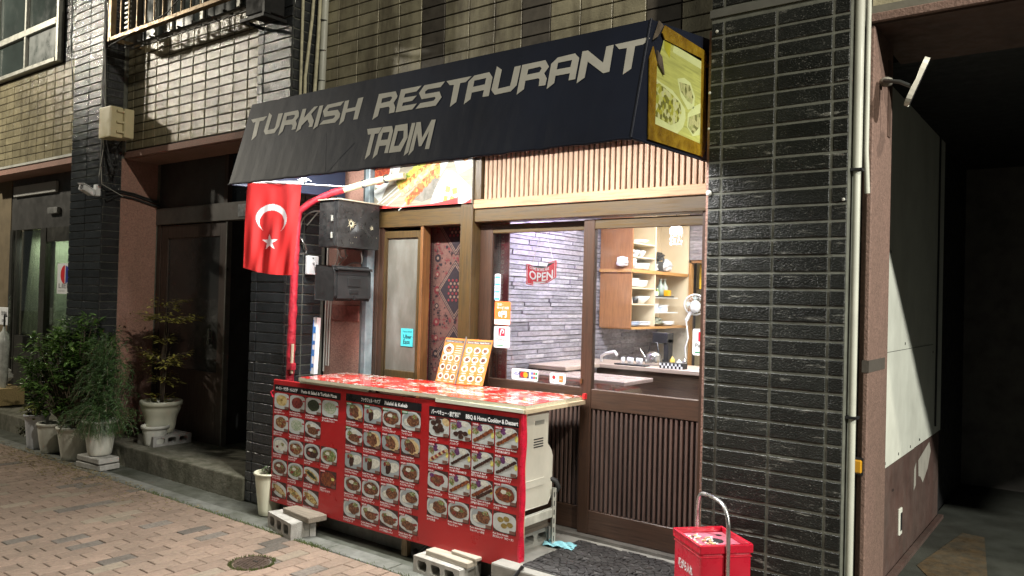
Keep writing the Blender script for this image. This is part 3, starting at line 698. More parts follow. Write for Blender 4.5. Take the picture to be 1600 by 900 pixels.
# rug hung behind the glass
t = thing('rug', 'patterned red and beige rug hung behind the glass beside the post', 'rug', (-3.92, .12, .9)); RX = -4.01
rb = M('rug_ground', (.105, .05, .04), .95, var=.25, scale=60, bs=.4, bscale=300); rr = M('rug_red', (.12, .014, .018), .95, var=.3, scale=80); rk = M('rug_dark', (.014, .008, .012), .95, var=.3, scale=80); rc = M('rug_cream', (.16, .10, .075), .95, var=.2, scale=80)
bx(-4.345, -3.495, .13, .14, .5, 2.13).build('rug_base', t, [rb])
b = MB(); Y = .128
q = lambda x0, x1, z0, z1, m, y=Y: b.face([(x0, y, z0), (x1, y, z0), (x1, y, z1), (x0, y, z1)], m)
for x0, s in ((-4.345, 1), (-3.495, -1)):
    q(min(x0, x0+s*.075), max(x0, x0+s*.075), .5, 2.13, 0)
    for k in range(44):
        z = .52+k*.037; xc = x0+s*.055
        if k % 2: b.poly([(xc-.013, z-.013), (xc+.013, z-.013), (xc+.013, z+.013), (xc-.013, z+.013)], [[(xc-.006, z-.006), (xc+.006, z-.006), (xc+.006, z+.006), (xc-.006, z+.006)]], lambda u, v: (u, Y-.001, v), 2)
        else: b.poly([(xc-.007, z), (xc, z-.009), (xc+.007, z), (xc, z+.009)], [], lambda u, v: (u, Y-.001, v), 2)
    q(*sorted((x0+s*.078, x0+s*.083)), .5, 2.13, 1); q(*sorted((x0+s*.094, x0+s*.098)), .5, 2.13, 1)
    for k in range(110): q(*sorted((x0+s*.084, x0+s*.092)), .5+k*.0148, .507+k*.0148, 2)
def dia(cx, cz, w, h, m, y): b.face([(cx-w, y, cz), (cx, y, cz-h), (cx+w, y, cz), (cx, y, cz+h)], m)
for cz in (.60, 1.10, 1.60, 2.10):
    for i, (w, h, m) in enumerate(((.185, .235, 1), (.176, .224, 2), (.168, .214, 1), (.159, .202, 2), (.151, .192, 1))):
        if cz+h > 2.13: 
            hh = 2.13-cz; b.face([(RX-w, Y-.001-i*.0006, cz), (RX, Y-.001-i*.0006, cz-h), (RX+w, Y-.001-i*.0006, cz)], m)
        else: dia(RX, cz, w, h, m, Y-.001-i*.0006)
    for i in range(-4, 5):
        for j in range(-4, 5):
            if abs(i)+abs(j) <= 3:
                x = RX+(i+j)*.0195; z = cz+(i-j)*.0255
                if z < (2.095 if cz > 2 else 9): disc(b, x, z, .0115, Y-.0055, 0 if (i+j) % 2 else 2, 8)
rg = random.Random(3)
for k in range(12):
    z = .60+k*.125+.125
    for x in (RX-.185, RX+.185):
        z -= .0 ; disc(b, x, z, .032 if k % 2 else .022, Y-.001, (0, 1)[k % 3 == 0], 9); disc(b, x, z, .013, Y-.0015, 2, 8)
for k in range(700):
    x = rg.uniform(-4.24, -3.60); z = rg.uniform(.55, 2.11)
    if min(abs(x-RX)/.19+abs(z-c)/.24 for c in (.6, 1.1, 1.6, 2.1)) < 1.05: continue
    s = rg.uniform(.005, .014); m = rg.choice([0, 0, 1, 1, 1])
    if rg.random() < .5: disc(b, x, z, s, Y-.0008, m, 6)
    else:
        q(x-s*1.6, x+s*1.6, z-.002, z+.002, m, Y-.0008); q(x-.002, x+.002, z-s*1.6, z+s*1.6, m, Y-.0009)
b.build('woven_pattern', t, [rr, rk, rc])

# sliding doors
gl_ = glass('door_glass', (.97, .98, .98), .10, haze=.035)
def sash(name, label, x0, x1, y0, y1, lw, rw, slat_x, slm):
    t = thing(name, label, 'door', ((x0+x1)/2, (y0+y1)/2, 0))
    bx(x0, x0+lw, y0, y1, .02, 2.085).build('stile', t, wdv if x0 > -3 else wdv, bevel=.003); bx(x1-rw, x1, y0, y1, .02, 2.085).build('stile', t, wdv, bevel=.003)
    a, c = x0+lw, x1-rw
    bx(a, c, y0+.002, y1-.002, 2.02, 2.085).build('top_rail', t, wo if 1 else wd, bevel=.003)
    bx(a, c, y0+.002, y1-.002, .838, .968).build('middle_rail', t, wd, bevel=.004)
    bx(a, c, y0+.002, y1-.002, .02, .175).build('bottom_rail', t, wd, bevel=.004)
    bx(a, c, y0+.018, y0+.024, .968, 2.02).build('pane', t, gl_)
    bx(a, c, y0+.022, y0+.03, .175, .838).build('slat_backing', t, M('slat_back_dark', (.028, .02, .018), .6))
    x = a+.012
    while x+.018 < c: bx(x, x+.0185, y0+.006, y0+.022, .177, .836).build('slat', t, slm, bevel=.003); x += .0345
    return t
d1 = sash('sliding_door', 'right hand glazed sliding door with dark vertical slats below', -2.775, -1.86, 0, .036, .085, .07, 0, slatd)
d2 = sash('sliding_door', 'left hand sliding door behind the counter with the hanging sign', -3.70, -2.71, .042, .076, .115, .085, 0, slatd)
bx(-2.768, -2.755, -.012, 0, 1.0, 1.03).build('lock', d1, M('pull_brass', (.3, .2, .1), .4, .8))

# stickers on the glass
def sticker(label, x0, x1, z0, z1, y, base, parts):
    t = thing('window_sticker', label, 'sticker', ((x0+x1)/2, y, (z0+z1)/2), 'stickers on the door glass')
    r = .012; P = []
    for cx, cz, a in ((x1-r, z0+r, -math.pi/2), (x1-r, z1-r, 0), (x0+r, z1-r, math.pi/2), (x0+r, z0+r, math.pi)):
        for k in range(4): P.append((cx+r*math.cos(a+k*math.pi/6), cz+r*math.sin(a+k*math.pi/6)))
    b = MB(); b.prism(P, lambda u, v: (u, y, v), lambda u, v: (u, y-.0012, v)); b.build('sheet', t, base)
    for nm, mats, fn in parts:
        b = MB(); fn(b, y-.0018); b.build(nm, t, mats)
    return t
org = M('sticker_orange', (.85, .20, .05), .35, var=.05); whs = M('sticker_white', (.82, .84, .85), .35, var=.03); blu = M('sticker_blue', (.08, .35, .75), .35, var=.3, scale=50)
yv = .055
def f1(b, y):
    b.face([(-3.553, y, 1.358), (-3.413, y, 1.358), (-3.413, y, 1.395), (-3.553, y, 1.395)], 1)
    put_text(b, '0円', .052, lambda u, v: (-3.520+u, y-.0006, 1.415+v), 1, bold=.03); put_text(b, 'サービス料', .022, lambda u, v: (-3.535+u, y-.0006, 1.470+v), 1, bold=.02); put_text(b, '配達・', .02, lambda u, v: (-3.53+u, y-.0006, 1.496+v), 1)
    put_text(b, 'rocket now', .023, lambda u, v: (-3.535+u, y-.0006, 1.369+v), 0)
sticker('orange and white delivery sticker above the white payment sticker', -3.555, -3.411, 1.355, 1.525, yv, org, [('print', [M('print_brown', (.2, .05, .02), .4), whs], f1)])
def paypay(x, z):
    def f(b, y):
        b.poly([(x+.04, z+.085), (x+.10, z+.085), (x+.10, z+.142), (x+.04, z+.142)], [], lambda u, v: (u, y, v), 0)
        b.poly([(x+.052, z+.088), (x+.060, z+.088), (x+.072, z+.132), (x+.062, z+.132)], [], lambda u, v: (u, y-.0005, v), 1)
        disc(b, x+.074, z+.118, .018, y-.0005, 1, 12, -1.2, 2.2, .010)
        put_text(b, 'PayPay', .034, lambda u, v: (x+.020+u, y-.0005, z+.05+v), 2)
        b.face([(x+.02, y, z+.014), (x+.085, y, z+.014), (x+.085, y, z+.022), (x+.02, y, z+.022)], 3)
    return f
pm = [M('paypay_red', (.75, .02, .05), .35, var=.03), whs, M('print_grey', (.06, .06, .06), .4), M('print_green', (.05, .35, .15), .4)]
sticker('white payment sticker with red P below the orange sticker', -3.555, -3.411, 1.19, 1.345, yv, whs, [('print', pm, paypay(-3.555, 1.19))])
tp = sticker('white payment sticker with red P at the right edge of the door glass', -1.992, -1.855+.0, 1.235, 1.395, .014, whs, [('print', pm, paypay(-1.995, 1.235))])
def f2(b, y):
    for k in range(7): b.face([(-3.557, y, 1.535+k*.026), (-3.512, y, 1.535+k*.026), (-3.512, y, 1.553+k*.026), (-3.557, y, 1.553+k*.026)], k % 2)
sticker('narrow strip of blue stickers above the orange sticker', -3.560, -3.509, 1.53, 1.725, yv, whs, [('print', [blu, M('print_cyan', (.25, .6, .85), .4)], f2)])
def f3(b, y):
    put_text(b, 'VISA', .030, lambda u, v: (-3.373+u, y, 1.005+v), 0, bold=.02, shear=.2)
    disc(b, -3.288, 1.012, .020, y, 1, 14); disc(b, -3.262, 1.012, .020, y-.0004, 2, 14); b.face([(-3.318, y+.0003, .988), (-3.232, y+.0003, .988), (-3.232, y+.0003, 1.036), (-3.318, y+.0003, 1.036)], 6)
    for k, m in enumerate((3, 1, 4)):
        b.face([(-3.213+k*.018, y, .988), (-3.198+k*.018, y, .988), (-3.198+k*.018, y, 1.036), (-3.213+k*.018, y, 1.036)], m)
        b.face([(-3.213+k*.018, y-.0004, 1.007), (-3.198+k*.018, y-.0004, 1.007), (-3.198+k*.018, y-.0004, 1.017), (-3.213+k*.018, y-.0004, 1.017)], 5)
sticker('row of three small white card payment stickers low on the left door glass', -3.385, -3.155, .972, 1.052, yv, whs, [('print', [M('visa_blue', (.03, .07, .4), .4), rd, M('print_amber', (.85, .4, .03), .4), M('jcb_blue', (.02, .1, .45), .4), M('jcb_green', (.03, .3, .08), .4), whs, M('print_navy_grey', (.08, .08, .09), .4)], f3)])
def f4(b, y):
    disc(b, -3.021, 1.015, .014, y, 0, 10); put_text(b, 'Pay', .018, lambda u, v: (-3.04+u, y, .982+v), 1); b.face([(-2.978, y, .985), (-2.945, y, .985), (-2.945, y, 1.03), (-2.978, y, 1.03)], 2); put_text(b, 'au', .02, lambda u, v: (-2.975+u, y-.0005, 1.0+v), 3)
sticker('pair of tiny pay stickers low in the middle of the glass', -3.055, -2.925, .972, 1.045, yv, whs, [('print', [rd, bkp, org, whs], f4)])

# hanging OPEN sign
sr = M('sign_red', (.62, .03, .05), .35, var=.06)
t = thing('hanging_sign', 'small red wavy sign reading COME IN WE ARE OPEN hung behind the left glass', 'sign', (-3.18, .10, 1.72))
def wav(u, v): return (-3.31+u, .10, 1.655+v+.012*math.sin(u/.25*6.28+.4))
top = [(u*.01, .115) for u in range(0, 19)]+[(.19, .14), (.255, .14)]; bot = [(.255, .02), (.19, .0)]+[(u*.01, .0) for u in range(18, 5, -1)]+[(.06, -.025), (0, -.03)]
def wv2(y): return lambda u, v: (-3.315+u, y, 1.672+v+.014*math.sin(u/.25*5.2+2.0))
b = MB(); b.prism(top+bot, wv2(.104), wv2(.110)); b.build('sign_plate', t, sr)
b = MB(); pts = top+bot; c0 = (.128, .055)
ins = [(c0[0]+(u-c0[0])*.94, c0[1]+(v-c0[1])*.92) for u, v in pts]; ins2 = [(c0[0]+(u-c0[0])*.915, c0[1]+(v-c0[1])*.885) for u, v in pts]
b.poly(ins, [ins2], wv2(.1025), 0)
put_text(b, 'OPEN', .085, lambda u, v: wv2(.102)(u+.025, v+.018), 0, bold=.02, width=.205); put_text(b, 'COME IN WE ARE', .026, lambda u, v: wv2(.102)(u+.028, v+.088), 0, bold=.02, width=.17)
b.build('lettering', t, whs)
b = MB(); b.tube([(-3.265, .107, 1.805), (-3.195, .107, 2.02), (-3.155, .107, 2.02), (-3.085, .107, 1.815)], .0022, 5); b.build('string', t, M('string', (.7, .65, .55), .8))

# ------------------------------------------------------------------ poster above the window, flat print
t = thing('food_poster', 'large bright food poster with skewers and white plates over the frosted window', 'poster', (-4.25, -.06, 2.6))
bx(-4.735, -3.70, -.064, -.058, 2.238, 2.95).build('sheet', t, wood('poster_planks', (.26, .235, .175), .45, 0, dark=.55, scale=7))
W = M('poster_white', (.50, .54, .53), .45, var=.03); b = MB()
def pq(P, m, y): b.poly(P, [], lambda u, v: (u, y-.0375, v), m)
def ov(cx, cz, rx, rz, m, y, n=20, a=0, wob=0, sd=1):
    g = random.Random(sd); pq([(cx+rx*math.cos(k*6.2832/n)*(1+g.uniform(-wob, wob)), cz+rz*math.sin(k*6.2832/n)*(1+g.uniform(-wob, wob))) for k in range(n)], m, y)
# red rice bowl, left plate
P = [(max(-4.733, -4.68+.145*math.cos(k*.314)), 2.575+.165*math.sin(k*.314)) for k in range(20)]; pq(P, 0, -.0288)
P = [(max(-4.733, -4.68+.125*math.cos(k*.314)), 2.575+.145*math.sin(k*.314)) for k in range(20)]; pq(P, 1, -.0292)
pq([(-4.733, 2.40), (-4.715, 2.397), (-4.589, 2.46), (-4.553, 2.47), (-4.665, 2.29), (-4.733, 2.345)], 0, -.0294)
# big white plate with leaf rolls
pq([(-4.111, 2.24), (-4.10, 2.29), (-4.065, 2.36), (-4.03, 2.415), (-3.99, 2.46), (-3.957, 2.498), (-3.91, 2.49), (-3.868, 2.47), (-3.80, 2.425), (-3.748, 2.384), (-3.705, 2.35), (-3.705, 2.24)], 0, -.0290)
ov(-3.915, 2.315, .088, .078, 8, -.0294); ov(-3.915, 2.315, .083, .073, 0, -.0297)
for (x, z, r, an) in ((-3.935, 2.352, .035, .5), (-3.868, 2.335, .035, .9), (-3.955, 2.285, .03, .6), (-3.895, 2.28, .03, .4)):
    pq([(x+r*math.cos(an+k*1.571), z+r*.95*math.sin(an+k*1.571)) for k in range(4)], 6, -.0300)
pq([(-3.95, 2.62), (-3.879, 2.555), (-3.836, 2.458), (-3.705, 2.50), (-3.705, 2.72), (-3.9, 2.75)], 0, -.0291); ov(-3.77, 2.60, .045, .05, 2, -.0295, 14, 0, .15)
pq([(-4.538, 2.60), (-4.527, 2.487), (-4.489, 2.44), (-4.44, 2.567), (-4.42, 2.75), (-4.55, 2.75)], 0, -.0291); pq([(-4.047, 2.514), (-4.02, 2.457), (-3.935, 2.559), (-3.92, 2.75), (-4.03, 2.75)], 0, -.0291)
pq([(-4.09, 2.30), (-4.03, 2.42), (-4.05, 2.50), (-4.20, 2.40), (-4.30, 2.30), (-4.2, 2.27)], 9, -.0286)
def skewer(x0, z0, x1, z1, r, m, s, stick=.22):
    d = Vector((x1-x0, z1-z0)); L = d.length; d.normalize(); n = Vector((-d.y, d.x)); up = []; dnn = []; g = random.Random(s)
    for k in range(29):
        u = k/28*L; rr_ = r*(.70+.32*abs(math.sin(k*.9+s)))*g.uniform(.82, 1.15); c = Vector((x0, z0))+d*u; up.append(tuple(c+n*rr_)); dnn.append(tuple(c-n*rr_))
    pq(up+dnn[::-1], m, -.0300-.0004*s)
    e = Vector((x0, z0))-d*stick; pq([tuple(e+n*.004), tuple(e-n*.004), (x0-n.x*.004, z0-n.y*.004), (x0+n.x*.004, z0+n.y*.004)], 0, -.0298)
skewer(-4.47, 2.41, -4.14, 2.60, .034, 5, 0, .30); skewer(-4.45, 2.385, -4.05, 2.60, .028, 2, 1); skewer(-4.425, 2.35, -4.02, 2.575, .027, 3, 2); skewer(-4.37, 2.275, -4.03, 2.52, .036, 4, 3, .1)
ov(-4.045, 2.50, .035, .06, 2, -.0318, 14, 0, .1)
pq([(-4.733, 2.245), (-4.69, 2.262), (-4.655, 2.272), (-4.55, 2.252), (-4.436, 2.243), (-4.25, 2.246), (-4.111, 2.250), (-3.95, 2.268), (-3.83, 2.290), (-3.83, 2.239), (-4.733, 2.239)], 7, -.0325); pq([(-3.773, 2.239), (-3.705, 2.27), (-3.705, 2.239)], 7, -.0325)
b.build('printed_picture', t, [W, food_mat('food_red_rice', [(.38, .06, .02), (.5, .15, .05), (.22, .03, .02)], 90), food_mat('food_orange', [(.55, .27, .05), (.62, .42, .12), (.35, .09, .02)], 50), food_mat('food_tan', [(.55, .42, .17), (.45, .28, .09), (.62, .52, .26)], 55), food_mat('food_grill', [(.5, .14, .04), (.6, .32, .08), (.36, .06, .02)], 45), food_mat('food_yellowgreen', [(.42, .46, .05), (.58, .5, .1), (.14, .22, .03)], 60), M('leafroll_green', (.30, .34, .05), .5), M('poster_red', (.50, .03, .03), .4), M('rim_green', (.22, .35, .12), .5), M('plank_grey', (.16, .15, .125), .5, var=.4, scale=20)])

# ------------------------------------------------------------------ awning
navy, tn, bn = nt('navy_canvas')
cn = ramp(tn, noise(tn, 1.6, 6), [(.3, (.0075, .0105, .022)), (.7, (.014, .020, .042))]); tn.links.new(cn, bn.inputs['Base Color']); bn.inputs['Roughness'].default_value = .55; bn.inputs['Specular IOR Level'].default_value = .35
p_ = bump(tn, bn, noise(tn, 3.5, 3, (1, 1, .6)), .35, .02); bump(tn, bn, noise(tn, 900, 1), .25, .001, p_)
AX0, AX1 = -4.945, -1.75
t = thing('awning', 'dark blue canvas awning lettered TURKISH RESTAURANT TADIM', 'awning', (-3.35, -.7, 2.3))
def awf(x, z, e=0):
    y = -1.25+(z-2.30)*(.17/.60); n = Vector((0, -1, -.17/.60)).normalized()
    return (x, y+n.y*e, z-n.z*0)
b = MB(); NX = 64; NZ = 10
def aws(i, j):
    u, v = i/NX, j/NZ; x = AX0+(AX1-AX0)*u; z = 2.30+.60*v; sag = .005*math.sin(v*3.14)*abs(math.sin(u*math.pi*3))**.5
    p = awf(x, z); rib = abs(math.sin((x+1.79)/3.115*math.pi*3)); return (x, p[1]+.002*rib*math.sin(v*3.14)+.0006*math.sin(x*6+z*5)*math.sin(v*3.14), z+(.002*math.sin(x*23)+.0015*math.sin(x*51))*(1-v) if 0 < v < 1 or j == 0 else z)
for i in range(NX):
    for j in range(NZ): b.face([aws(i, j), aws(i+1, j), aws(i+1, j+1), aws(i, j+1)], smooth=True)
b.build('front_panel', t, navy)
def side(x):
    return [(x, -1.25, 2.30), (x, -1.08, 2.90), (x, -.47, 2.985), (x, -.19, 3.02), (x, -.19, 2.33)]
MB().poly([(q[1], q[2]) for q in side(AX1)], [], lambda u, v: (AX1, u, v)).build('side_panel', t, navy)
MB().poly([(q[1], q[2]) for q in side(AX0)], [], lambda u, v: (AX0, u, v)).build('side_panel', t, navy)
b = MB(); b.face([(AX0, -1.08, 2.90), (AX1, -1.08, 2.90), (AX1, -.47, 2.985), (AX0, -.47, 2.985)]); b.face([(AX0, -.47, 2.985), (AX1, -.47, 2.985), (AX1, -.19, 3.02), (AX0, -.19, 3.02)]); b.build('top_panel', t, navy)
b = MB().tube([(AX0+(AX1-AX0)*k/64, -1.25, 2.300+.002*math.sin((AX0+(AX1-AX0)*k/64)*23)+.0015*math.sin((AX0+(AX1-AX0)*k/64)*51)) for k in range(65)], .007, 8).tube([(AX1, -1.25, 2.302), (AX1, -.19, 2.332)], .007, 8).tube([(AX0, -1.25, 2.302), (AX0, -.19, 2.332)], .007, 8).tube([(AX1, -1.252, 2.302), (AX1, -1.082, 2.902)], .006, 8)
b.build('hem', t, navy)
b = MB()
for x in (AX0+.04, -3.9, -2.85, AX1-.04): b.tube([(x, -1.21, 2.35), (x, -1.06, 2.87)], .013, 8).tube([(x, -1.06, 2.87), (x, -.15, 3.0)], .013, 8)
b.tube([(AX0+.03, -1.21, 2.35), (AX1-.03, -1.21, 2.35)], .013, 8).tube([(AX0+.03, -1.05, 2.87), (AX1-.03, -1.05, 2.87)], .013, 8)
b.build('tube_frame', t, M('zinc_tube', (.4, .4, .4), .4, .7))
bx(-3.9, -3.894, -1.252, -1.2515, 2.31, 2.55).build('canvas_seam', t, navy)
vin = M('vinyl_grey', (.60, .59, .53), .5, var=.08, scale=12)
for g in GLY:
    z0 = min(v for l in g for u, v in l)
    MB().poly(g[0], g[1:], lambda u, v: awf(u, v, .0012)).build('letter', t, vin)
# taped picture on the side
t = thing('food_poster', 'yellowed food picture taped with brown tape to the awning side', 'poster', (-1.745, -.75, 2.6))
tape, tt2, tb2 = nt('brown_tape'); c_ = ramp(tt2, noise(tt2, 14, 5), [(.3, (.22, .12, .01)), (.6, (.40, .25, .02)), (.8, (.5, .36, .06))]); tt2.links.new(c_, tb2.inputs['Base Color']); tb2.inputs['Roughness'].default_value = .25; bump(tt2, tb2, noise(tt2, 30, 4), .6, .01)
fx = lambda e: (lambda u, v: (-1.745+e, u, v))
out_ = [(-.945, 2.900), (-.479, 2.908), (-.41, 2.841), (-.470, 2.816), (-.431, 2.435), (-.475, 2.337), (-1.104, 2.32), (-1.110, 2.706), (-1.05, 2.79)]
pic = [(-.955, 2.837), (-.508, 2.843), (-.5, 2.396), (-1.04, 2.386), (-1.05, 2.633)]
b = MB(); b.prism(pic, fx(0), fx(.002)); b.build('sheet', t, wood('picture_planks', (.66, .70, .2), .4, 1, dark=.6, scale=6))
def strip(P): b = MB(); b.prism(P, fx(.002), fx(.005+R.random()*.003)); b.build('tape', t, tape)
strip([(-.955, 2.905), (-.479, 2.908), (-.44, 2.86), (-.955, 2.835), (-.985, 2.86)]); strip([(-.515, 2.86), (-.41, 2.841), (-.470, 2.816), (-.431, 2.435), (-.475, 2.337), (-.505, 2.35)])
strip([(-1.104, 2.32), (-.475, 2.337), (-.445, 2.375), (-.49, 2.40), (-1.09, 2.405)]); strip([(-1.104, 2.34), (-1.110, 2.706), (-1.075, 2.77), (-1.035, 2.70), (-1.04, 2.39)])
b = MB(); b.prism([(-1.08, 2.80), (-1.03, 2.83), (-.97, 2.90), (-1.02, 2.91)], fx(.003), fx(.006)); b.prism([(-1.04, 2.76), (-.99, 2.74), (-.96, 2.66), (-1.03, 2.70)], fx(.003), fx(.012)); b.build('torn_corner', t, M('torn_film', (.16, .13, .10), .3, var=.4, scale=20))
b = MB(); px_ = lambda P, m, e: b.poly(P, [], fx(e), m)
px_([(-1.053, 2.632), (-.99, 2.62), (-.85, 2.61), (-.767, 2.58), (-.70, 2.545), (-.692, 2.50), (-.72, 2.45), (-.80, 2.395), (-.86, 2.388), (-1.04, 2.387)], 0, .0024)
px_([(-1.050, 2.613), (-.98, 2.61), (-.86, 2.59), (-.762, 2.565), (-.745, 2.52), (-.78, 2.465), (-.861, 2.434), (-1.04, 2.445)], 1, .0028)
px_([(-.8, 2.681), (-.72, 2.705), (-.645, 2.697), (-.585, 2.64), (-.593, 2.575), (-.667, 2.551), (-.756, 2.60)], 0, .0024); px_([(-.777, 2.67), (-.648, 2.683), (-.604, 2.628), (-.619, 2.591), (-.679, 2.595), (-.759, 2.628)], 2, .0028)
px_([(-.512, 2.618), (-.60, 2.58), (-.668, 2.53), (-.672, 2.46), (-.60, 2.425), (-.508, 2.45)], 0, .0024); px_([(-.514, 2.565), (-.655, 2.515), (-.662, 2.462), (-.594, 2.436), (-.52, 2.489)], 2, .0028)
px_([(-.955, 2.835), (-.88, 2.838), (-.89, 2.76), (-.95, 2.79)], 3, .0024); px_([(-.85, 2.838), (-.51, 2.842), (-.51, 2.80), (-.86, 2.80)], 0, .0024)
b.build('printed_food', t, [M('pic_pale_green', (.8, .88, .42), .4, var=.1), food_mat('pic_salad', [(.75, .8, .3), (.85, .88, .5), (.12, .12, .02), (.5, .5, .05)], 45), food_mat('pic_wrap', [(.5, .55, .2), (.12, .13, .02), (.65, .65, .3)], 45), M('pic_yellow', (.6, .58, .05), .4)])

# tube lamps under the awning
for x0 in (-4.72, -3.2):
    t = thing('tube_lamp', 'white fluorescent tube lamp under the awning, '+('left one over the poster' if x0 < -4 else 'right one over the slats'), 'lamp', (x0, -.92, 2.84), 'tube lamps under the awning')
    bx(x0, x0+1.2, -.95, -.89, 2.805, 2.845).build('housing', t, whs, bevel=.004); MB().tube([(x0+.03, -.92, 2.788), (x0+1.17, -.92, 2.788)], .013, 10).build('tube', t, emit('tube_glow', (.95, 1, 1), 8))

# ------------------------------------------------------------------ menu board
bred = M('board_red', (.36, .010, .013), .38, var=.07, scale=3, coat=.15); t = MBD = thing('menu_board', 'long red menu board with rows of food photos below the counter', 'menu board', (-3.9, -.7, .4))
bx(-5.112, -3.60, -.70, -.672, -.058, .878).build('panel', t, bred, bevel=.002); bx(-3.598, -2.728, -.70, -.672, -.056, .880).build('panel', t, bred, bevel=.002)
bx(-5.10, -2.74, -.672, -.655, -.05, .87).build('backing', t, wood('ply', (.4, .3, .18), .6, 0))
b = MB(); 

for k in range(40):
    z = -.055+k*.0232; w1 = .004*math.sin(k*.9); w2 = .004*math.sin(k*.9+.9); o1 = .006*math.sin(k*.43); o2 = .006*math.sin(k*.43+.43)
    b.face([(-2.7235+w1*.4, -.7015, z), (-2.7235+w2*.4, -.7015, z+.0232), (-2.722, -.662+o2, z+.0232), (-2.722, -.662+o1, z)]); b.face([(-2.7235+w1*.4, -.7015, z), (-2.7235+w2*.4, -.7015, z+.0232), (-2.738+w2, -.7012, z+.0232), (-2.738+w1, -.7012, z)])

b.build('red_edge_tape', t, M('red_tape', (.55, .012, .04), .35, var=.3, scale=25, bs=.8, bscale=60))
bx(-2.7275, -2.724, -.672, -.657, -.05, .87).build('ply_edge', t, wood('ply_pale', (.5, .42, .28), .6, 2))
H = M('header_black', (.010, .010, .012), .3, var=.05)
def yb(e): return -.7005-e*.0004
def bq(b, x0, x1, z0, z1, m, e): b.face([(x0, yb(e), z0), (x1, yb(e), z0), (x1, yb(e), z1), (x0, yb(e), z1)], m)
for x0, x1, za, zb, jp, en, fx0, wj, we in ((-5.100, -4.333, .792, .842, 'ペースト・サラダ・トルコピザ', 'Paste & Salad & Turkish Pizza', .02, .26, .40), (-4.276, -3.543, .797, .849, 'ファラフェル・ケバブ', 'Falafel & Kebab', .155, .19, .215), (-3.475, -2.752, .784, .842, 'バーベキュー・家庭料理', 'BBQ & Home Cooking & Dessert', .02, .245, .405)):
    o = MB(); bq(o, x0, x1, za, zb, 0, 1); o = o.build('header_band', t, H)
    b = MB(); hh = (zb-za)*.58
    put_text(b, jp, hh, lambda u, v: (x0+fx0+u, yb(2), za+.013+v), 0, bold=.03, width=wj); put_text(b, en, hh*1.08, lambda u, v: (x0+fx0+wj+.045+u, yb(2), za+.013+v), 0, bold=.035, width=we)
    b.build('header_lettering', o, whs)
dbg = M('photo_table', (.05, .018, .016), .5, var=.5, scale=30); plw = M('photo_plate', (.46, .49, .48), .35, var=.12, scale=25); plg = M('photo_plate_shade', (.28, .32, .33), .4, var=.1)
FD = [food_mat('f_beige', [(.55, .42, .18), (.65, .52, .26), (.45, .32, .10)], 60), food_mat('f_red', [(.22, .03, .025), (.32, .06, .04), (.14, .015, .015)], 80), food_mat('f_dkgreen', [(.03, .045, .02), (.06, .08, .03), (.015, .02, .01)], 130),
      food_mat('f_palegreen', [(.35, .42, .30), (.22, .32, .18), (.5, .52, .42)], 130), food_mat('f_mix', [(.22, .12, .04), (.06, .025, .015), (.4, .3, .13), (.2, .03, .015)], 110), food_mat('f_salad', [(.05, .10, .012), (.13, .2, .025), (.24, .03, .015), (.35, .36, .2)], 90),
      food_mat('f_meat', [(.075, .02, .012), (.14, .045, .02), (.035, .012, .008), (.24, .11, .05)], 110), food_mat('f_pide', [(.55, .38, .12), (.65, .5, .22), (.3, .08, .03), (.16, .14, .04)], 80), food_mat('f_white', [(.6, .6, .52), (.5, .5, .42), (.68, .68, .6)], 90),
      food_mat('f_purple', [(.09, .025, .10), (.16, .05, .16)], 90), food_mat('f_brown', [(.045, .016, .01), (.075, .03, .018), (.028, .01, .008)], 70), food_mat('f_lemon', [(.6, .52, .08), (.7, .65, .2)], 60), food_mat('f_skewer', [(.19, .045, .015), (.3, .09, .025), (.1, .022, .01)], 80), food_mat('f_bread', [(.5, .34, .15), (.6, .46, .25)], 50), food_mat('f_gold', [(.22, .15, .03), (.3, .22, .06)], 60)]
DM = [dbg, plw, plg, M('halal_green', (.02, .22, .08), .4), M('halal_red', (.35, .01, .02), .4), M('price_brown', (.16, .08, .06), .5), whs]+FD
F = {n: 7+i for i, n in enumerate('beige red dkgreen palegreen mix salad meat pide white purple brown lemon skewer bread gold'.split())}
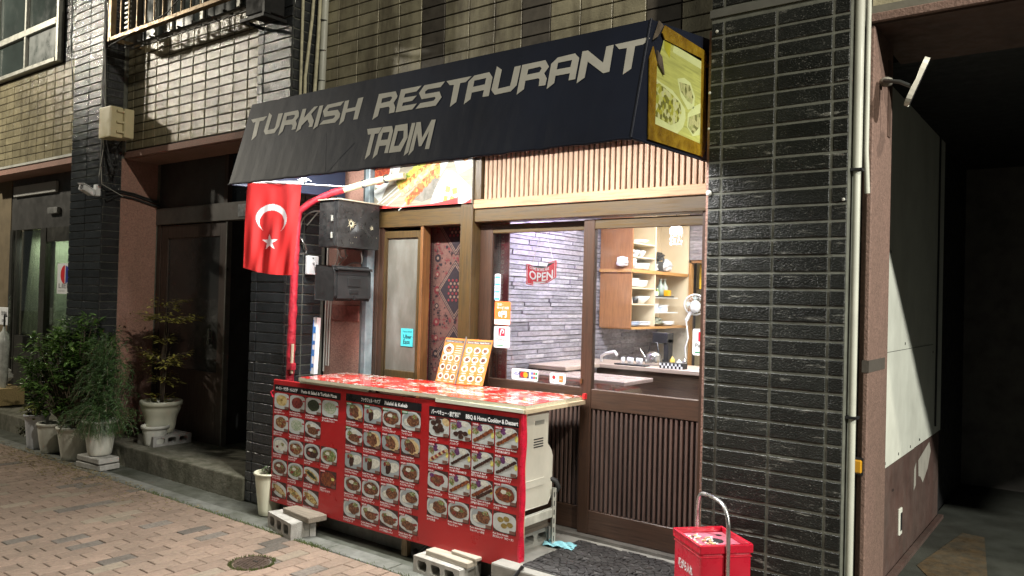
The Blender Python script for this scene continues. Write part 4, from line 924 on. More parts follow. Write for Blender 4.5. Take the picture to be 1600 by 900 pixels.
def dish(x, z, w, h, kind, seed, halal=1):
    b = MB(); g = random.Random(seed); e = [2]
    P = lambda u, v: (x+u*w, z+v*h)
    def ell(cu, cv, ru, rv, m, wob=.06, n=14, a=0, clip=True, pw=1):
        e[0] += .35; y = yb(e[0]); c = []
        for k in range(n):
            th = 2*math.pi*k/n; r = 1+g.uniform(-wob, wob); du, dv = math.cos(th), math.sin(th)
            du = math.copysign(abs(du)**pw, du); dv = math.copysign(abs(dv)**pw, dv)
            u = ru*r*du; v = rv*r*dv; uu = cu+u*math.cos(a)-v*math.sin(a); vv = cv+u*math.sin(a)+v*math.cos(a)
            q = P(min(1, max(0, uu)), min(1, max(0, vv))); c.append((q[0], y, q[1]))
        cc_ = P(min(1, max(0, cu)), min(1, max(0, cv))); cc_ = (cc_[0], y, cc_[1])
        for k in range(n): b.face([cc_, c[k], c[(k+1) % n]], m)
    p0, p1 = P(0, 0), P(1, 1); bq(b, p0[0], p1[0], p0[1], p1[1], 0, 1.6)
    if kind.startswith('paste'):
        ell(.5, .52, .60, .50, 1, 0, 16, pw=.72); ell(.5, .55, .38, .35, F[kind[6:]], .05)
        if kind.endswith('beige'): ell(.5, .58, .08, .07, F['gold'])
        ell(.93, .70, .07, .05, 4); 
    elif kind.startswith('bowl'):
        ell(.5, .5, .54, .50, 1, .02, 18, .1, pw=.85); ell(.5, .54, .44, .39, 2, .02, 18, .1); ell(.5, .50, .42, .35, F[kind[5:]], .1); ell(.42, .62, .14, .10, F['white'], .2); ell(.66, .58, .12, .10, F['salad'], .25); ell(.3, .4, .1, .08, F['red'], .2)
    elif kind.startswith('rice'):
        ell(.5, .5, .54, .50, 1, .02, 18, .1, pw=.85); ell(.5, .53, .45, .40, 2, .02); ell(.33, .42, .22, .2, F['white']); ell(.60, .52, .33, .30, F['meat'], .14); ell(.7, .74, .16, .12, F['salad'], .2)
    elif kind == 'oval' or kind.startswith('pide'):
        ell(.5, .5, .62, .40, 1, 0, 18, -.45); ell(.5, .5, .50, .20, F['pide'], .04, 18, -.55)
        ell(.5, .5, .36, .11, F['dkgreen'] if kind == 'oval' else F[R.choice(['mix', 'bread', 'pide'])], .1, 14, -.55); ell(.12, .42, .1, .12, F['red'])
    elif kind == 'lahm':
        ell(.5, .5, .48, .44, F['red'], .05, 10); ell(.5, .5, .44, .40, F['skewer'], .06, 10); ell(.78, .55, .1, .09, F['lemon'])
    elif kind == 'sand':
        ell(.5, .55, .52, .42, 2, 0, 16, .2, pw=.6); ell(.6, .5, .34, .42, F['bread'], .05, 14, .5); ell(.48, .52, .26, .38, F['meat'], .15, 14, .45); ell(.35, .78, .14, .1, F['salad'], .2); ell(.3, .35, .1, .08, F['red'], .2)
    elif kind == 'wrap':
        ell(.5, .5, .56, .46, 2, 0, 16, 0, pw=.6); ell(.66, .55, .34, .26, F['white'], .03, 14, .5); ell(.40, .45, .15, .32, F['brown'], .12, 14, -.1); ell(.36, .72, .14, .1, F['salad'], .25); ell(.2, .66, .07, .12, F['red'])
    elif kind == 'bento':
        ell(.5, .5, .54, .42, 1, .02, 16, -.35, pw=.8); ell(.27, .6, .16, .17, F['salad'], .2); ell(.52, .72, .18, .14, F['white'], .15); ell(.52, .40, .36, .23, F['meat'], .14, 14, -.1); ell(.85, .52, .13, .07, F['red'], .1, 10, .3)
    elif kind == 'balls':
        ell(.5, .45, .56, .45, 1, 0, 18, .1, pw=.7); ell(.83, .78, .22, .17, F['bread'], .05, 12, -.8)
        for (u, v) in ((.22, .66), (.45, .78), (.55, .55), (.32, .42), (.62, .38), (.42, .28)): ell(u, v, .15, .13, F['brown'], .08, 10)
    elif kind == 'plate':
        ell(.45, .45, .60, .52, 1, 0, 18, .1, pw=.6); ell(.2, .62, .16, .16, F['salad'], .2); ell(.42, .76, .14, .17, F['purple'], .15); ell(.7, .82, .17, .13, F['white'], .15); ell(.92, .5, .08, .14, F['lemon'])
        for (u, v) in ((.28, .3), (.5, .38), (.72, .36), (.52, .18)): ell(u, v, .13, .12, F['brown'], .1, 10)
    elif kind.startswith('skewer'):
        ell(.42, .42, .62, .52, 1, 0, 18, .2, pw=.6); ell(.15, .58, .15, .17, F['salad'], .25); ell(.36, .76, .13, .17, F['purple'], .15); ell(.62, .80, .18, .15, F['white'], .15); ell(.93, .5, .07, .15, F['lemon'])
        m = {'skewer_r': F['skewer'], 'skewer_b': F['brown'], 'skewer_p': F['bread'], 'skewer_d': F['skewer']}[kind]
        for k in range(9):
            u = k/8; ell(.14+.74*u, .14+.58*u, .10 if kind != 'skewer_b' else .085, .09 if kind != 'skewer_b' else .075, m if not (kind == 'skewer_p' and k % 2) else F['red'], .18, 9, .6)
            if kind == 'skewer_d': ell(.34+.60*u, .08+.46*u, .09, .08, F['brown'], .18, 9, .6)
    elif kind == 'iskender':
        ell(.5, .45, .55, .45, 1, 0, 18, -.2, pw=.7); ell(.48, .5, .36, .3, F['red'], .15); ell(.45, .5, .25, .18, F['meat'], .2); ell(.2, .7, .12, .1, F['purple'])
    elif kind == 'falafel':
        ell(.5, .5, .56, .46, 1, 0, 18, 0, pw=.75); 
        for (u, v) in ((.32, .62), (.58, .70), (.48, .36), (.74, .45)): ell(u, v, .14, .13, F['gold'], .05, 10)
    e[0] += .4; bq(b, *sorted((P(.72, 0)[0], P(.97, 0)[0])), P(0, .04)[1], P(0, .2)[1], 5, e[0])
    if halal:
        bq(b, P(.0, 0)[0], P(.32, 0)[0], P(0, .86)[1], P(0, 1.0)[1], 3 if halal == 2 else 4, e[0]+.3)
        put_text(b, 'HALAL' if halal == 1 else 'VEGAN', h*.105, lambda u, v: (P(.02, 0)[0]+u, yb(e[0]+.7), P(0, .895)[1]+v), 6, width=w*.27, bold=.03)
    return b.build('dish_photo', MBD, DM)
MENU = [(-5.093, .1875, .176, .762, .168, .122, [
   [('paste_beige', 'Hummus Paste', 'ひよこ豆のペースト'), ('paste_red', 'Hot Tomato Paste', 'トマトの辛口ペースト'), ('paste_dkgreen', 'Spinach Paste', 'ほうれん草のペースト'), ('paste_palegreen', 'Spinach & Yogurt Paste', 'ほうれん草ヨーグルト')],
   [('paste_mix', 'Eggplant Paste', '茄子のペースト'), ('paste_palegreen', 'Yogurt Cucumber Paste', 'きゅうりヨーグルト'), ('bento', 'Four Types Paste', '前菜盛り合わせ')],
   [('bowl_white', 'Kusukus Salad', 'クスクスサラダ'), ('bowl_mix', 'Chicken Salad', 'チキンサラダ'), ('bowl_brown', 'Shrimp Salad', 'エビサラダ'), ('bowl_salad', 'Cheese Salad', 'チーズサラダ')],
   [('bowl_meat', 'Salmon Salad', 'サーモンサラダ'), ('bowl_salad', 'Season Salad', 'シーズンサラダ'), ('oval', 'Spinach Pizza', 'ほうれん草ピザ'), ('lahm', 'Lahmacun', '薄焼きトルコピザ')],
   [('pide1', 'Cheese Pizza', 'チーズピザ'), ('pide2', 'Turkish Pizza', 'トルコピザ'), ('pide3', 'Chicken Pizza', 'チキントルコピザ')]]),
 (-4.268, .183, .172, .770, .168, .125, [
   [('sand', 'Falafel Sand', 'ファラフェルサンド'), ('wrap', 'Falafel Wrap', 'ファラフェルラップ'), ('bowl_meat', 'Falafel Cup', 'ファラフェルカップ'), ('rice', 'Falafel Rice', 'ファラフェル丼')],
   [('bento', 'Falafel Bento', 'ファラフェル弁当'), ('sand', 'Kebab Sand Chicken', 'ケバブサンドチキン'), ('sand', 'Kebab Sand Mix', 'ケバブサンドミックス'), ('sand', 'Kebab Sand Beef', 'ケバブサンドビーフ')],
   [('wrap', 'Kebab Wrap Chicken', 'ケバブラップチキン'), ('wrap', 'Kebab Wrap Mix', 'ケバブラップミックス'), ('wrap', 'Kebab Wrap Beef', 'ケバブラップビーフ'), ('bowl_meat', 'Kebab Cup Chicken', 'ケバブカップチキン')],
   [('bowl_meat', 'Kebab Cup Mix', 'ケバブカップミックス'), ('bowl_meat', 'Kebab Cup Beef', 'ケバブカップビーフ'), ('rice', 'Kebab Rice Chicken', 'ケバブ丼チキン'), ('rice', 'Kebab Rice Mix', 'ケバブ丼ミックス')],
   [('rice', 'Kebab Rice Beef', 'ケバブ丼ビーフ'), ('bento', 'Kebab Bento Chicken', 'ケバブ弁当チキン'), ('bento', 'Kebab Bento Mix', 'ケバブ弁当ミックス'), ('bento', 'Kebab Bento Beef', 'ケバブ弁当ビーフ')]]),
 (-3.470, .181, .172, .762, .169, .125, [
   [('balls', 'Hamburger', 'ハンバーガー'), ('plate', 'Hamburger', 'ハンバーグ'), ('skewer_r', 'Chicken Shish Kebab', 'チキンの串焼き'), ('skewer_r', 'Drumstick Shish Kebab', '手羽元肉の串焼き')],
   [('skewer_p', 'Mantar Lamb', 'カシケレモン串焼き'), ('skewer_b', 'Lamb & Beef', 'ラム肉と牛肉の串焼き'), ('skewer_b', 'Eggplant & Beef', '茄子と牛肉の串焼き'), ('skewer_b', 'Adana Shish Kebab', '牛とラム肉のケバブ')],
   [('iskender', 'Iskender Kebab', 'イスケンデルケバブ'), ('skewer_r', 'Lamb Shish Kebab', 'ラムの串焼き'), ('skewer_d', 'Three Types of Kebab', '三種盛り合わせケバブ'), ('bowl_skewer', 'Musakka Halal', 'ムサカ')],
   [('rice', 'Musakka Bento', 'ムサカ弁当'), ('bowl_meat', 'Kuru Sote Halal', 'ラムシチュー'), ('rice', 'Kuru Sote Bento', 'ラムシチュー弁当'), ('falafel', 'Kol Sote Fındık', '肉コロッケ（4ピース）')]])]
sd = 0
for pi, (x0, px_w, ww, ztop, pz_, hh, rows) in enumerate(MENU):
    cap = MB()
    for r, row in enumerate(rows):
        for c, (kind, en, jp) in enumerate(row):
            sd += 1; x = x0+c*px_w; z = ztop-pz_*r-hh+.018
            hal = 0 if pi == 0 and r < 3 else (2 if pi == 1 and (r == 0 or (r == 1 and c == 0)) else 1)
            if kind == 'falafel' or (pi == 0 and r == 3 and c < 3): hal = 0
            dish(x, z, ww, hh, kind, sd, hal)
            put_text(cap, en, .0140, lambda u, v: (x+u, yb(2), z-.0145+v), 0, bold=.02, width=min(ww*.96, .0078*len(en)))
            put_text(cap, jp, .0160, lambda u, v: (x+u, yb(2), z-.0335+v), 0, bold=.02, width=min(ww*.9, .0140*len(jp)))
    cap.build('captions', MBD, whs, kind='stuff')
for x in (-5.12,):
    b = MB().tube([(-5.115, -.70, .79), (-5.13, -.71, .78), (-5.115, -.70, .74)], .006, 6); b.build('red_cord', MBD, M('red_tape', (.5, .01, .04)))

# ------------------------------------------------------------------ counter
t = thing('counter', 'serving counter with glossy red photo printed top and pale edge', 'counter', (-3.7, -.4, .9))
ct, tc, bc = nt('counter_print')
v = voro(tc, 30, (1, 1.3, 1)); sx = tc.nodes.new('ShaderNodeSeparateColor'); tc.links.new(v, sx.inputs[0])
c1 = ramp(tc, sx.outputs[0], [(0, (.50, .47, .44)), (.26, (.45, .05, .03)), (.5, (.55, .52, .48)), (.64, (.25, .08, .04)), (.78, (.45, .2, .1)), (.9, (.42, .04, .03))], 'CONSTANT')
c2 = ramp(tc, noise(tc, 4.5, 3, (1, 1.6, 1)), [(.46, (0, 0, 0)), (.52, (1, 1, 1))]); c3 = mixc(tc, c2, (.55, .022, .018), c1); tc.links.new(c3, bc.inputs['Base Color'])
bc.inputs['Roughness'].default_value = .22; bc.inputs['Coat Weight'].default_value = .4
P = [(-4.775, -.728), (-2.712, -.69), (-2.728, -.03), (-4.86, -.20)]
b = MB(); b.prism(P, lambda u, v: (u, v, .9195), lambda u, v: (u, v, .9215)); b.build('printed_top', t, ct)
b = MB(); b.prism(P, lambda u, v: (u, v, .897), lambda u, v: (u, v, .919)); b.build('top_board', t, wood('pale_edge_board', (.55, .52, .38), .5, 0, dark=.7))
for x0, x1, z0 in ((-4.79, -4.05, .877), (-3.42, -2.72, .875)): bx(x0, x1, -.705, -.665, z0, .896).build('edge_batten', t, M('cream_batten', (.55, .56, .45), .5, var=.1))
bx(-2.735, -2.705, -.70, -.04, .872, .8965).build('end_batten', t, wood('end_batten_w', (.5, .42, .28), .6, 1)); bx(-2.716, -2.700, -.06, -.03, .905, .94).build('red_clip', t, rd)
b = MB()
for x in (-4.7, -3.75, -2.85): b.box(x, x+.05, -.64, -.60, G0, .87); (b.box(x, x+.05, -.16, -.12, 0, .87) if x < -3 else None)
b.build('legs_frame', t, wood('frame_timber', (.3, .22, .13), .7, 2))

# folded menu standing on the counter
t = thing('menu_stand', 'orange two page menu with food photos standing on the counter', 'menu', (-3.7, -.16, .9225))
mwh = M('menu_white', (.50, .50, .47), .4, var=.05); om = M('menu_orange', (.52, .20, .055), .3, var=.04); hb = M('menu_header', (.10, .09, .08), .4)
def page(xa, xb, ya, yb2, sd, big):
    def fn(e):
        def g(u, v):
            x = xa+(xb-xa)*u+(.006)*v; y0 = ya+(yb2-ya)*u; return (x, y0+.10*v-e*.0006, .925+.32*v)
        return g
    o = MB(); o.prism([(0, 0), (1, 0), (1, 1), (0, 1)], fn(0), fn(-9)); o = o.build('page', t, [om], label=None)
    b = MB(); r = lambda u0, u1, v0, v1, m, e: b.face([fn(e)(u0, v0), fn(e)(u1, v0), fn(e)(u1, v1), fn(e)(u0, v1)], m)
    r(.03, .97, .90, .96, 1, 1); put_text(b, 'Turkish Food  Lunch Menu' if big else 'Dinner Menu  Halal Food', .04, lambda u, v: fn(2)(.08+u, .914+v), 0, width=.8, bold=.02)
    g = random.Random(sd)
    def ph(u, v, s, s2):
        P = [(u+s*math.cos(k*.5236)*(1+g.uniform(-.1, .1)), v+s2*math.sin(k*.5236)*(1+g.uniform(-.1, .1))) for k in range(12)]; b.poly(P, [], fn(1.5), 0)
        P = [(u+s*.68*math.cos(k*.785)*(1+g.uniform(-.2, .1)), v+s2*.62*math.sin(k*.785)*(1+g.uniform(-.2, .1))) for k in range(8)]; b.poly(P, [], fn(2), g.choice([2, 3, 4]))
        r(u-.10, u+.08, v-s2-.035, v-s2-.018, 0, 1.5)
    if big: ph(.3, .74, .26, .13); [r(.62, .95, .62+k*.05, .635+k*.05, 0, 1.5) for k in range(5)]
    for rw in range(3 if big else 4):
        for c in range(3): ph(.19+c*.31, .14+rw*.205, .13, .075)
    b.build('printed_page', o, [mwh, hb, F_('f_meat'), F_('f_pide'), F_('f_mix')])
F_ = lambda n: MATS.get(n) or bpy.data.materials[n]
page(-3.935, -3.722, -.150, -.175, 1, True); page(-3.708, -3.495, -.175, -.140, 2, False)
MB().tube([(-3.716, -.178, .925), (-3.708, -.078, 1.245), (-3.708, -.076, 1.262)], .006, 6).build('ring_spine', t, M('spine_grey', (.2, .2, .2), .4, .5))

# ------------------------------------------------------------------ AC unit, stand, blocks, cloth
acm = M('ac_beige', (.50, .49, .42), .45, var=.06, scale=4, dirt=.2)
t = thing('air_conditioner', 'beige outdoor air conditioner unit half hidden behind the menu board', 'air conditioner', (-3.2, -.45, .26))
prof = [(-.62, .27), (-.335, .27), (-.30, .32), (-.292, .56), (-.31, .60), (-.352, .645), (-.352, .83), (-.37, .852), (-.62, .855)]
b = MB(); b.prism(prof, lambda u, v: (-3.58, u, v), lambda u, v: (-2.785, u, v)); b.build('casing', t, acm, bevel=.006)
b = MB(); b.prism([(-.60, .40), (-.38, .40), (-.38, .44), (-.60, .44)], lambda u, v: (-2.785, u, v), lambda u, v: (-2.778, u, v)); b.build('side_rib', t, acm, bevel=.002)
for k in range(4): bx(-2.786, -2.7825, -.50, -.40, .635+k*.016, .642+k*.016).build('vent_slot', t, bkp)
bx(-2.788, -2.781, -.49, -.395, .775, .80).build('grip_recess', t, M('grip_shadow', (.22, .22, .19), .5))
b = MB().tube([(-2.80, -.30, .42), (-2.77, -.27, .40), (-2.76, -.25, .36), (-2.80, -.25, .30), (-2.9, -.2, .27)], .017, 8); b.build('pipe_joint', t, M('black_rubber', (.02, .02, .02), .6))
t = thing('ac_stand', 'dirty white angle iron stand with slotted legs under the air conditioner', 'stand', (-3.2, -.45, 0))
st = M('stand_white', (.50, .50, .44), .5, var=.25, scale=14, dirt=.5)
bx(-3.55, -2.76, -.655, -.645, .175, .23).build('rail', t, st); bx(-2.79, -2.76, -.65, -.27, .18, .235).build('rail', t, st, bevel=.003)
for x, y in ((-2.79, -.285), (-3.5, -.285), (-3.5, -.62)):
    o = MB().box(x, x+.035, y, y+.004, 0, .36).box(x+.031, x+.035, y-.03, y, 0, .36).build('leg', t, st)
    b = MB(); [b.box(x+.0345, x+.0358, y-.021, y-.011, .03+k*.055, .062+k*.055) for k in range(6)]; b.build('slots', o, bkp)
bx(-2.84, -2.80, -.60, -.30, .11, .165).build('timber', t, wood('wet_timber', (.10, .08, .06), .7, 1), bevel=.004)
def block(label, loc, rz, L=.39, W_=.19, Hh=.10, loc_holes='front', grp='concrete blocks', m=None):
    t = thing('concrete_block', label, 'concrete block', loc, grp, rz, local=True)
    b = MB(); x0, x1 = -L/2, L/2; rim = .022
    # holes run through the short way (y); ends notched
    hw = (L-.09*0-4*rim*1.5)/3
    xs = []; x = x0+rim*1.5
    outer = [(x0, 0), (x1, 0), (x1, Hh), (x0, Hh)]; holes = []
    for k in range(3): holes.append([(x+.012, rim), (x+hw-.012, rim), (x+hw, rim+.014), (x+hw, Hh-rim-.014), (x+hw-.012, Hh-rim), (x+.012, Hh-rim), (x, Hh-rim-.014), (x, rim+.014)]); x += hw+rim*1.5
    for y in (-W_/2, W_/2): b.poly(outer, holes, lambda u, v: (u, y, v))
    for l in [outer]+holes:
        for i in range(len(l)):
            a, c = l[i], l[(i+1) % len(l)]; b.face([(a[0], -W_/2, a[1]), (c[0], -W_/2, c[1]), (c[0], W_/2, c[1]), (a[0], W_/2, a[1])])
    b.box(x1-.001, x1+.012, -W_/2, -W_/2+.045, 0, Hh-.003); b.box(x1-.001, x1+.012, W_/2-.045, W_/2, 0, Hh-.003)
    b.build('block_body', t, m or bk); return t
block('pale hollow block under the left end of the menu board', (-4.72, -.80, G0), math.radians(-13), Hh=.115)
block('hollow block under the right end of the menu board', (-3.265, -.735, G0), math.radians(-3), Hh=.105)
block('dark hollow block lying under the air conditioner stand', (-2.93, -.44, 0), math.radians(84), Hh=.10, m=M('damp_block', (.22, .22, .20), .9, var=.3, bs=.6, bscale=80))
wt = wood('grey_timber', (.21, .18, .14), .75, 0, dark=.6); wt2 = wood('pale_timber', (.40, .36, .29), .75, 0, dark=.7)
def plank(label, loc, rz, L, W_, Hh, m):
    t = MB().box(-L/2, L/2, -W_/2, W_/2, 0, Hh).mesh('timber_offcut', m, .004); o = link('timber_offcut', t); o.location = loc; o.rotation_euler = (0, 0, rz); tag(o, label, 'timber', 'timber offcuts under the board')
plank('brown timber offcut on the left concrete block', (-4.62, -.76, G0+.1155), math.radians(-8), .36, .15, .042, wt)
plank('grey timber offcut on the right concrete block', (-3.22, -.74, G0+.1055), math.radians(-4), .37, .09, .035, wt2)
plank('short pale timber piece lying on the longer right offcut', (-3.12, -.71, G0+.141), math.radians(-6), .22, .06, .022, wt2)
b = MB(); N = 14
def cz(i, j):
    u, v = i/N, j/N; return (-2.80+.22*u*math.cos(.3)-.12*v*.3, -.355+.07*u*.3+.11*v, .004+.012*abs(math.sin(u*9+v*4))+.008*math.sin(v*12+u*3)**2)
for i in range(N):
    for j in range(N): b.face([cz(i, j), cz(i+1, j), cz(i+1, j+1), cz(i, j+1)], smooth=True)
tag(b.build('cleaning_cloth', None, M('cloth_blue', (.25, .55, .62), .9, var=.15, scale=20)), 'crumpled light blue cloth on the ground beside the stand leg', 'cloth')
# clutter behind the board: castor legs and dark bits
t = thing('folded_trolley', 'black metal legs and castors poking out below the menu board', 'trolley', (-3.7, -.62, G0))
b = MB().tube([(-3.62, -.62, G0+.03), (-3.5, -.60, G0+.14)], .014).tube([(-2.83, -.70, -.03), (-2.70, -.82, G0+.03)], .011).tube([(-2.64, -.78, .02), (-2.72, -.86, -.12)], .012).tube([(-3.0, -.64, G0+.02), (-2.9, -.60, G0+.16)], .012)
b.build('legs', t, M('black_plastic', (.018, .018, .02), .4)); MB().ball((-3.63, -.63, G0+.035), .032, sx=.6).build('castor', t, M('black_plastic', (.02,)*3)); MB().ball((-2.95, -.68, G0+.035), .03).build('castor', t, M('black_plastic', (.02,)*3))

# door mat with fan pattern
t = thing('door_mat', 'black rubber door mat with fan shaped stone pattern at the sliding door', 'mat', (-2.0, -.4, 0))
rm = M('mat_rubber', (.040, .038, .038), .55, var=.3, scale=20, bs=.4, bscale=150)
X0, X1, Y0, Y1 = -2.68, -1.68, -.735, -.115
bx(X0, X1, Y0, Y1, 0, .006).build('mat_base', t, M('mat_groove', (.075, .072, .07), .8, var=.3, scale=30), bevel=.002)
sh = MB(); rad = .175
def clipadd(P):
    c = [(min(X1-.004, max(X0+.004, u)), min(Y1-.004, max(Y0+.004, v))) for u, v in P]
    A = abs(sum(c[i][0]*c[(i+1) % 4][1]-c[(i+1) % 4][0]*c[i][1] for i in range(4)))/2
    if A < 1.5e-4: return
    for i in range(4): pass
    mx = sum(u for u, v in c)/4; my = sum(v for u, v in c)/4
    tp = [(mx+(u-mx)*.88, my+(v-my)*.88) for u, v in c]
    for i in range(4): sh.face([(c[i][0], c[i][1], .006), (c[(i+1) % 4][0], c[(i+1) % 4][1], .006), (tp[(i+1) % 4][0], tp[(i+1) % 4][1], .013), (tp[i][0], tp[i][1], .013)])
    sh.face([(u, v, .013) for u, v in tp])
for row in range(-1, 9):
    for col in range(-2, 6):
        cx = X0+col*rad*2+(row % 2)*rad+.05; cy = Y0-.08+row*rad
        for ring in range(4):
            r0 = rad*ring/4+.003; r1 = rad*(ring+1)/4-.002; n = (4, 10, 16, 22)[ring]
            for k in range(n):
                off = R.uniform(-.1, .1)/n; a0 = 2*math.pi*(k+off)/n+.012/(ring+.6); a1 = 2*math.pi*(k+1)/n-.012/(ring+.6); am = (a0+a1)/2
                mx, my = cx+(r0+r1)/2*math.cos(am), cy+(r0+r1)/2*math.sin(am)
                if any((mx-cx-dx)**2+(my-cy-dy)**2 < rad*rad for dx, dy in ((-rad, -rad), (rad, -rad), (0, -2*rad))): continue
                clipadd([(cx+r0*math.cos(a0), cy+r0*math.sin(a0)), (cx+r1*math.cos(a0), cy+r1*math.sin(a0)), (cx+r1*math.cos(a1), cy+r1*math.sin(a1)), (cx+r0*math.cos(a1), cy+r0*math.sin(a1))])
sh.build('raised_stones', t, rm, kind='stuff')

# ash can
ar = M('ash_red', (.52, .008, .03), .32, var=.1, scale=5, coat=.3, dirt=.1)
t = thing('ash_can', 'red metal ash can with chrome handle and cigarette butts on top by the pillar', 'ash can', (-1.53, -.745, G0))
c0 = Vector((-1.50, -.94)); ua = (Vector((-1.73, -.745))-c0); ub = (Vector((-1.325, -.745))-c0)
def ac(a, bb, z): p = c0+ua*a+ub*bb; return (p.x, p.y, z)
def abox(a0, a1, b0, b1, z0, z1): 
    m = MB(); m.add([ac(a, bb, z) for z in (z0, z1) for bb in (b0, b1) for a in (a0, a1)], [(0, 2, 3, 1), (4, 5, 7, 6), (0, 1, 5, 4), (2, 6, 7, 3), (0, 4, 6, 2), (1, 3, 7, 5)]); return m
abox(.01, .99, .01, .99, .12, .375).build('can_body', t, ar, bevel=.012); abox(-.002, 1.002, -.002, 1.002, .352, .358).build('body_bead', t, ar, bevel=.003)
m_ = MB()
for a0, a1, b0, b1 in ((-.015, .03, -.015, 1.015), (.97, 1.015, -.015, 1.015), (.03, .97, -.015, .03), (.03, .97, .97, 1.015)):
    q = abox(a0, a1, b0, b1, .372, .412); m_.add(q.v, q.f)
m_.build('lid_rim', t, ar, bevel=.003)
pk = M('lid_pink', (.60, .16, .24), .35, var=.3, scale=18, dirt=.4, dirtc=(.2, .15, .13)); 
abox(.04, .96, .04, .96, .376, .386).build('lid_plate', t, pk)
b = MB()
for a, bb, r in ((.5, .55, .045), (.25, .22, .016), (.75, .25, .016), (.25, .82, .016), (.78, .8, .016)):
    c = ac(a, bb, .3865); b.face([(c[0]+r*math.cos(k*.5236), c[1]+r*math.sin(k*.5236), .3868) for k in range(12)])
b.build('hole', t, bkp)
bt = M('butt_tan', (.62, .45, .24), .8, var=.3); 
for k in range(26):
    a = R.uniform(.25, .75); bb = R.uniform(.05, .5); c = Vector(ac(a, bb, .391+R.random()*.008)); th = R.random()*3.14; d = Vector((math.cos(th), math.sin(th), R.uniform(-.1, .15)))*.014
    o = MB().tube([c-d, c+d*.2], .0042, 7, 0).tube([c+d*.2, c+d], .0042, 7, 1).build('cigarette_butt', None, [bt, whs]); tag(o, 'tan cigarette butt lying on the lid of the red ash can', 'cigarette butt', 'cigarette butts on the ash can')
hm = M('chrome_tube', (.55, .55, .55), .28, .9, var=.1)
hp = [ac(.85, -.02+1.04*0, .12)]; 
pts = []
A_ = Vector(ac(1.04, .5, 0)); B_ = Vector(ac(-.04, .5, 0))
for (f, z) in ((0, .05), (0, .45), (.02, .53), (.08, .575), (.2, .592), (.5, .60), (.8, .592), (.92, .565), (.985, .52), (1, .45), (1, .05)): p = A_.lerp(B_, f); pts.append((p.x, p.y, z))
# handle spans the long way, standing at the outer ends
pts = [Vector(p) for p in pts]; sm = []
for i in range(len(pts)-1):
    for k in range(4):
        s = k/4; p0, p1, p2, p3 = pts[max(i-1, 0)], pts[i], pts[i+1], pts[min(i+2, len(pts)-1)]
        sm.append(.5*((2*p1)+(p2-p0)*s+(2*p0-5*p1+4*p2-p3)*s*s+(3*p1-p0-3*p2+p3)*s**3))
sm.append(pts[-1]); MB().tube(sm, .0105, 12).build('handle', t, hm)
b = MB()
for a, bb in ((.05, .05), (.95, .05), (.05, .95), (.95, .95)): c = ac(a, bb, 0); b.tube([(c[0], c[1], G0), (c[0], c[1], .13)], .010)
b.build('legs_frame', t, hm)
b = MB(); nrm = Vector((ua.y, -ua.x)).normalized(); nrm = -nrm if nrm.dot(ub) > 0 else nrm
ud = -ua.normalized(); st0 = c0+ua*.72
def fa(u, v): p = st0+ud*u; return (p.x+nrm.x*.0015, p.y+nrm.y*.0015, .245+v)
c0b = c0+ua*.0
st0 = c0+ua*.80+ub*.01
put_text(b, '吸がら入れ', .05, fa, 0, bold=.03, width=.155); b.build('lettering', t, whs)
# ------------------------------------------------------------------ inside the restaurant
t = thing('dining_room', 'lit dining room and kitchen seen through the sliding doors', 'room', (-2.6, 1.5, 0))
ww_ = M('room_wall', (.50, .46, .40), .8, var=.06)
bx(-3.95, -3.79, .22, 4.3, 0, 2.62).build('side_wall', t, M('wall_joint_dark', (.10, .095, .10), .9))
bx(-1.30, -1.22, .12, 4.3, 0, 2.62).build('side_wall', t, ww_)
bx(-3.79, -1.25, .12, 4.3, 2.62, 2.7).build('ceiling', t, M('ceiling_white', (.6, .6, .58), .8))
bx(-3.79, -2.05, 4.1, 4.3, 0, 2.62).build('back_wall', t, M('kitchen_cream', (.62, .53, .33), .6, var=.1)); bx(-2.05, -1.25, 4.1, 4.3, 0, 2.62).build('back_wall', t, ww_)
bx(-3.79, -1.25, .12, 4.3, -.02, .0).build('floor_boards', t, wood('room_floor', (.2, .12, .08), .4, 0))
bx(-3.60, -3.42, 3.10, 3.16, 1.99, 2.62).build('wall_over_door', t, M('wall_joint_dark', (.10, .095, .10)))
bx(-3.79, -3.42, .3, .301, 0, .01).build('skirting', t, ww_)
bx(-3.462, -3.40, 3.09, 3.15, 0, 2.0).build('door_post', t, wood('door_post_w', (.45, .24, .09), .45, 2)); bx(-3.79, -2.9, 3.09, 3.15, 1.96, 2.01).build('door_lintel', t, wood('door_lintel_w', (.30, .15, .06), .45, 0))
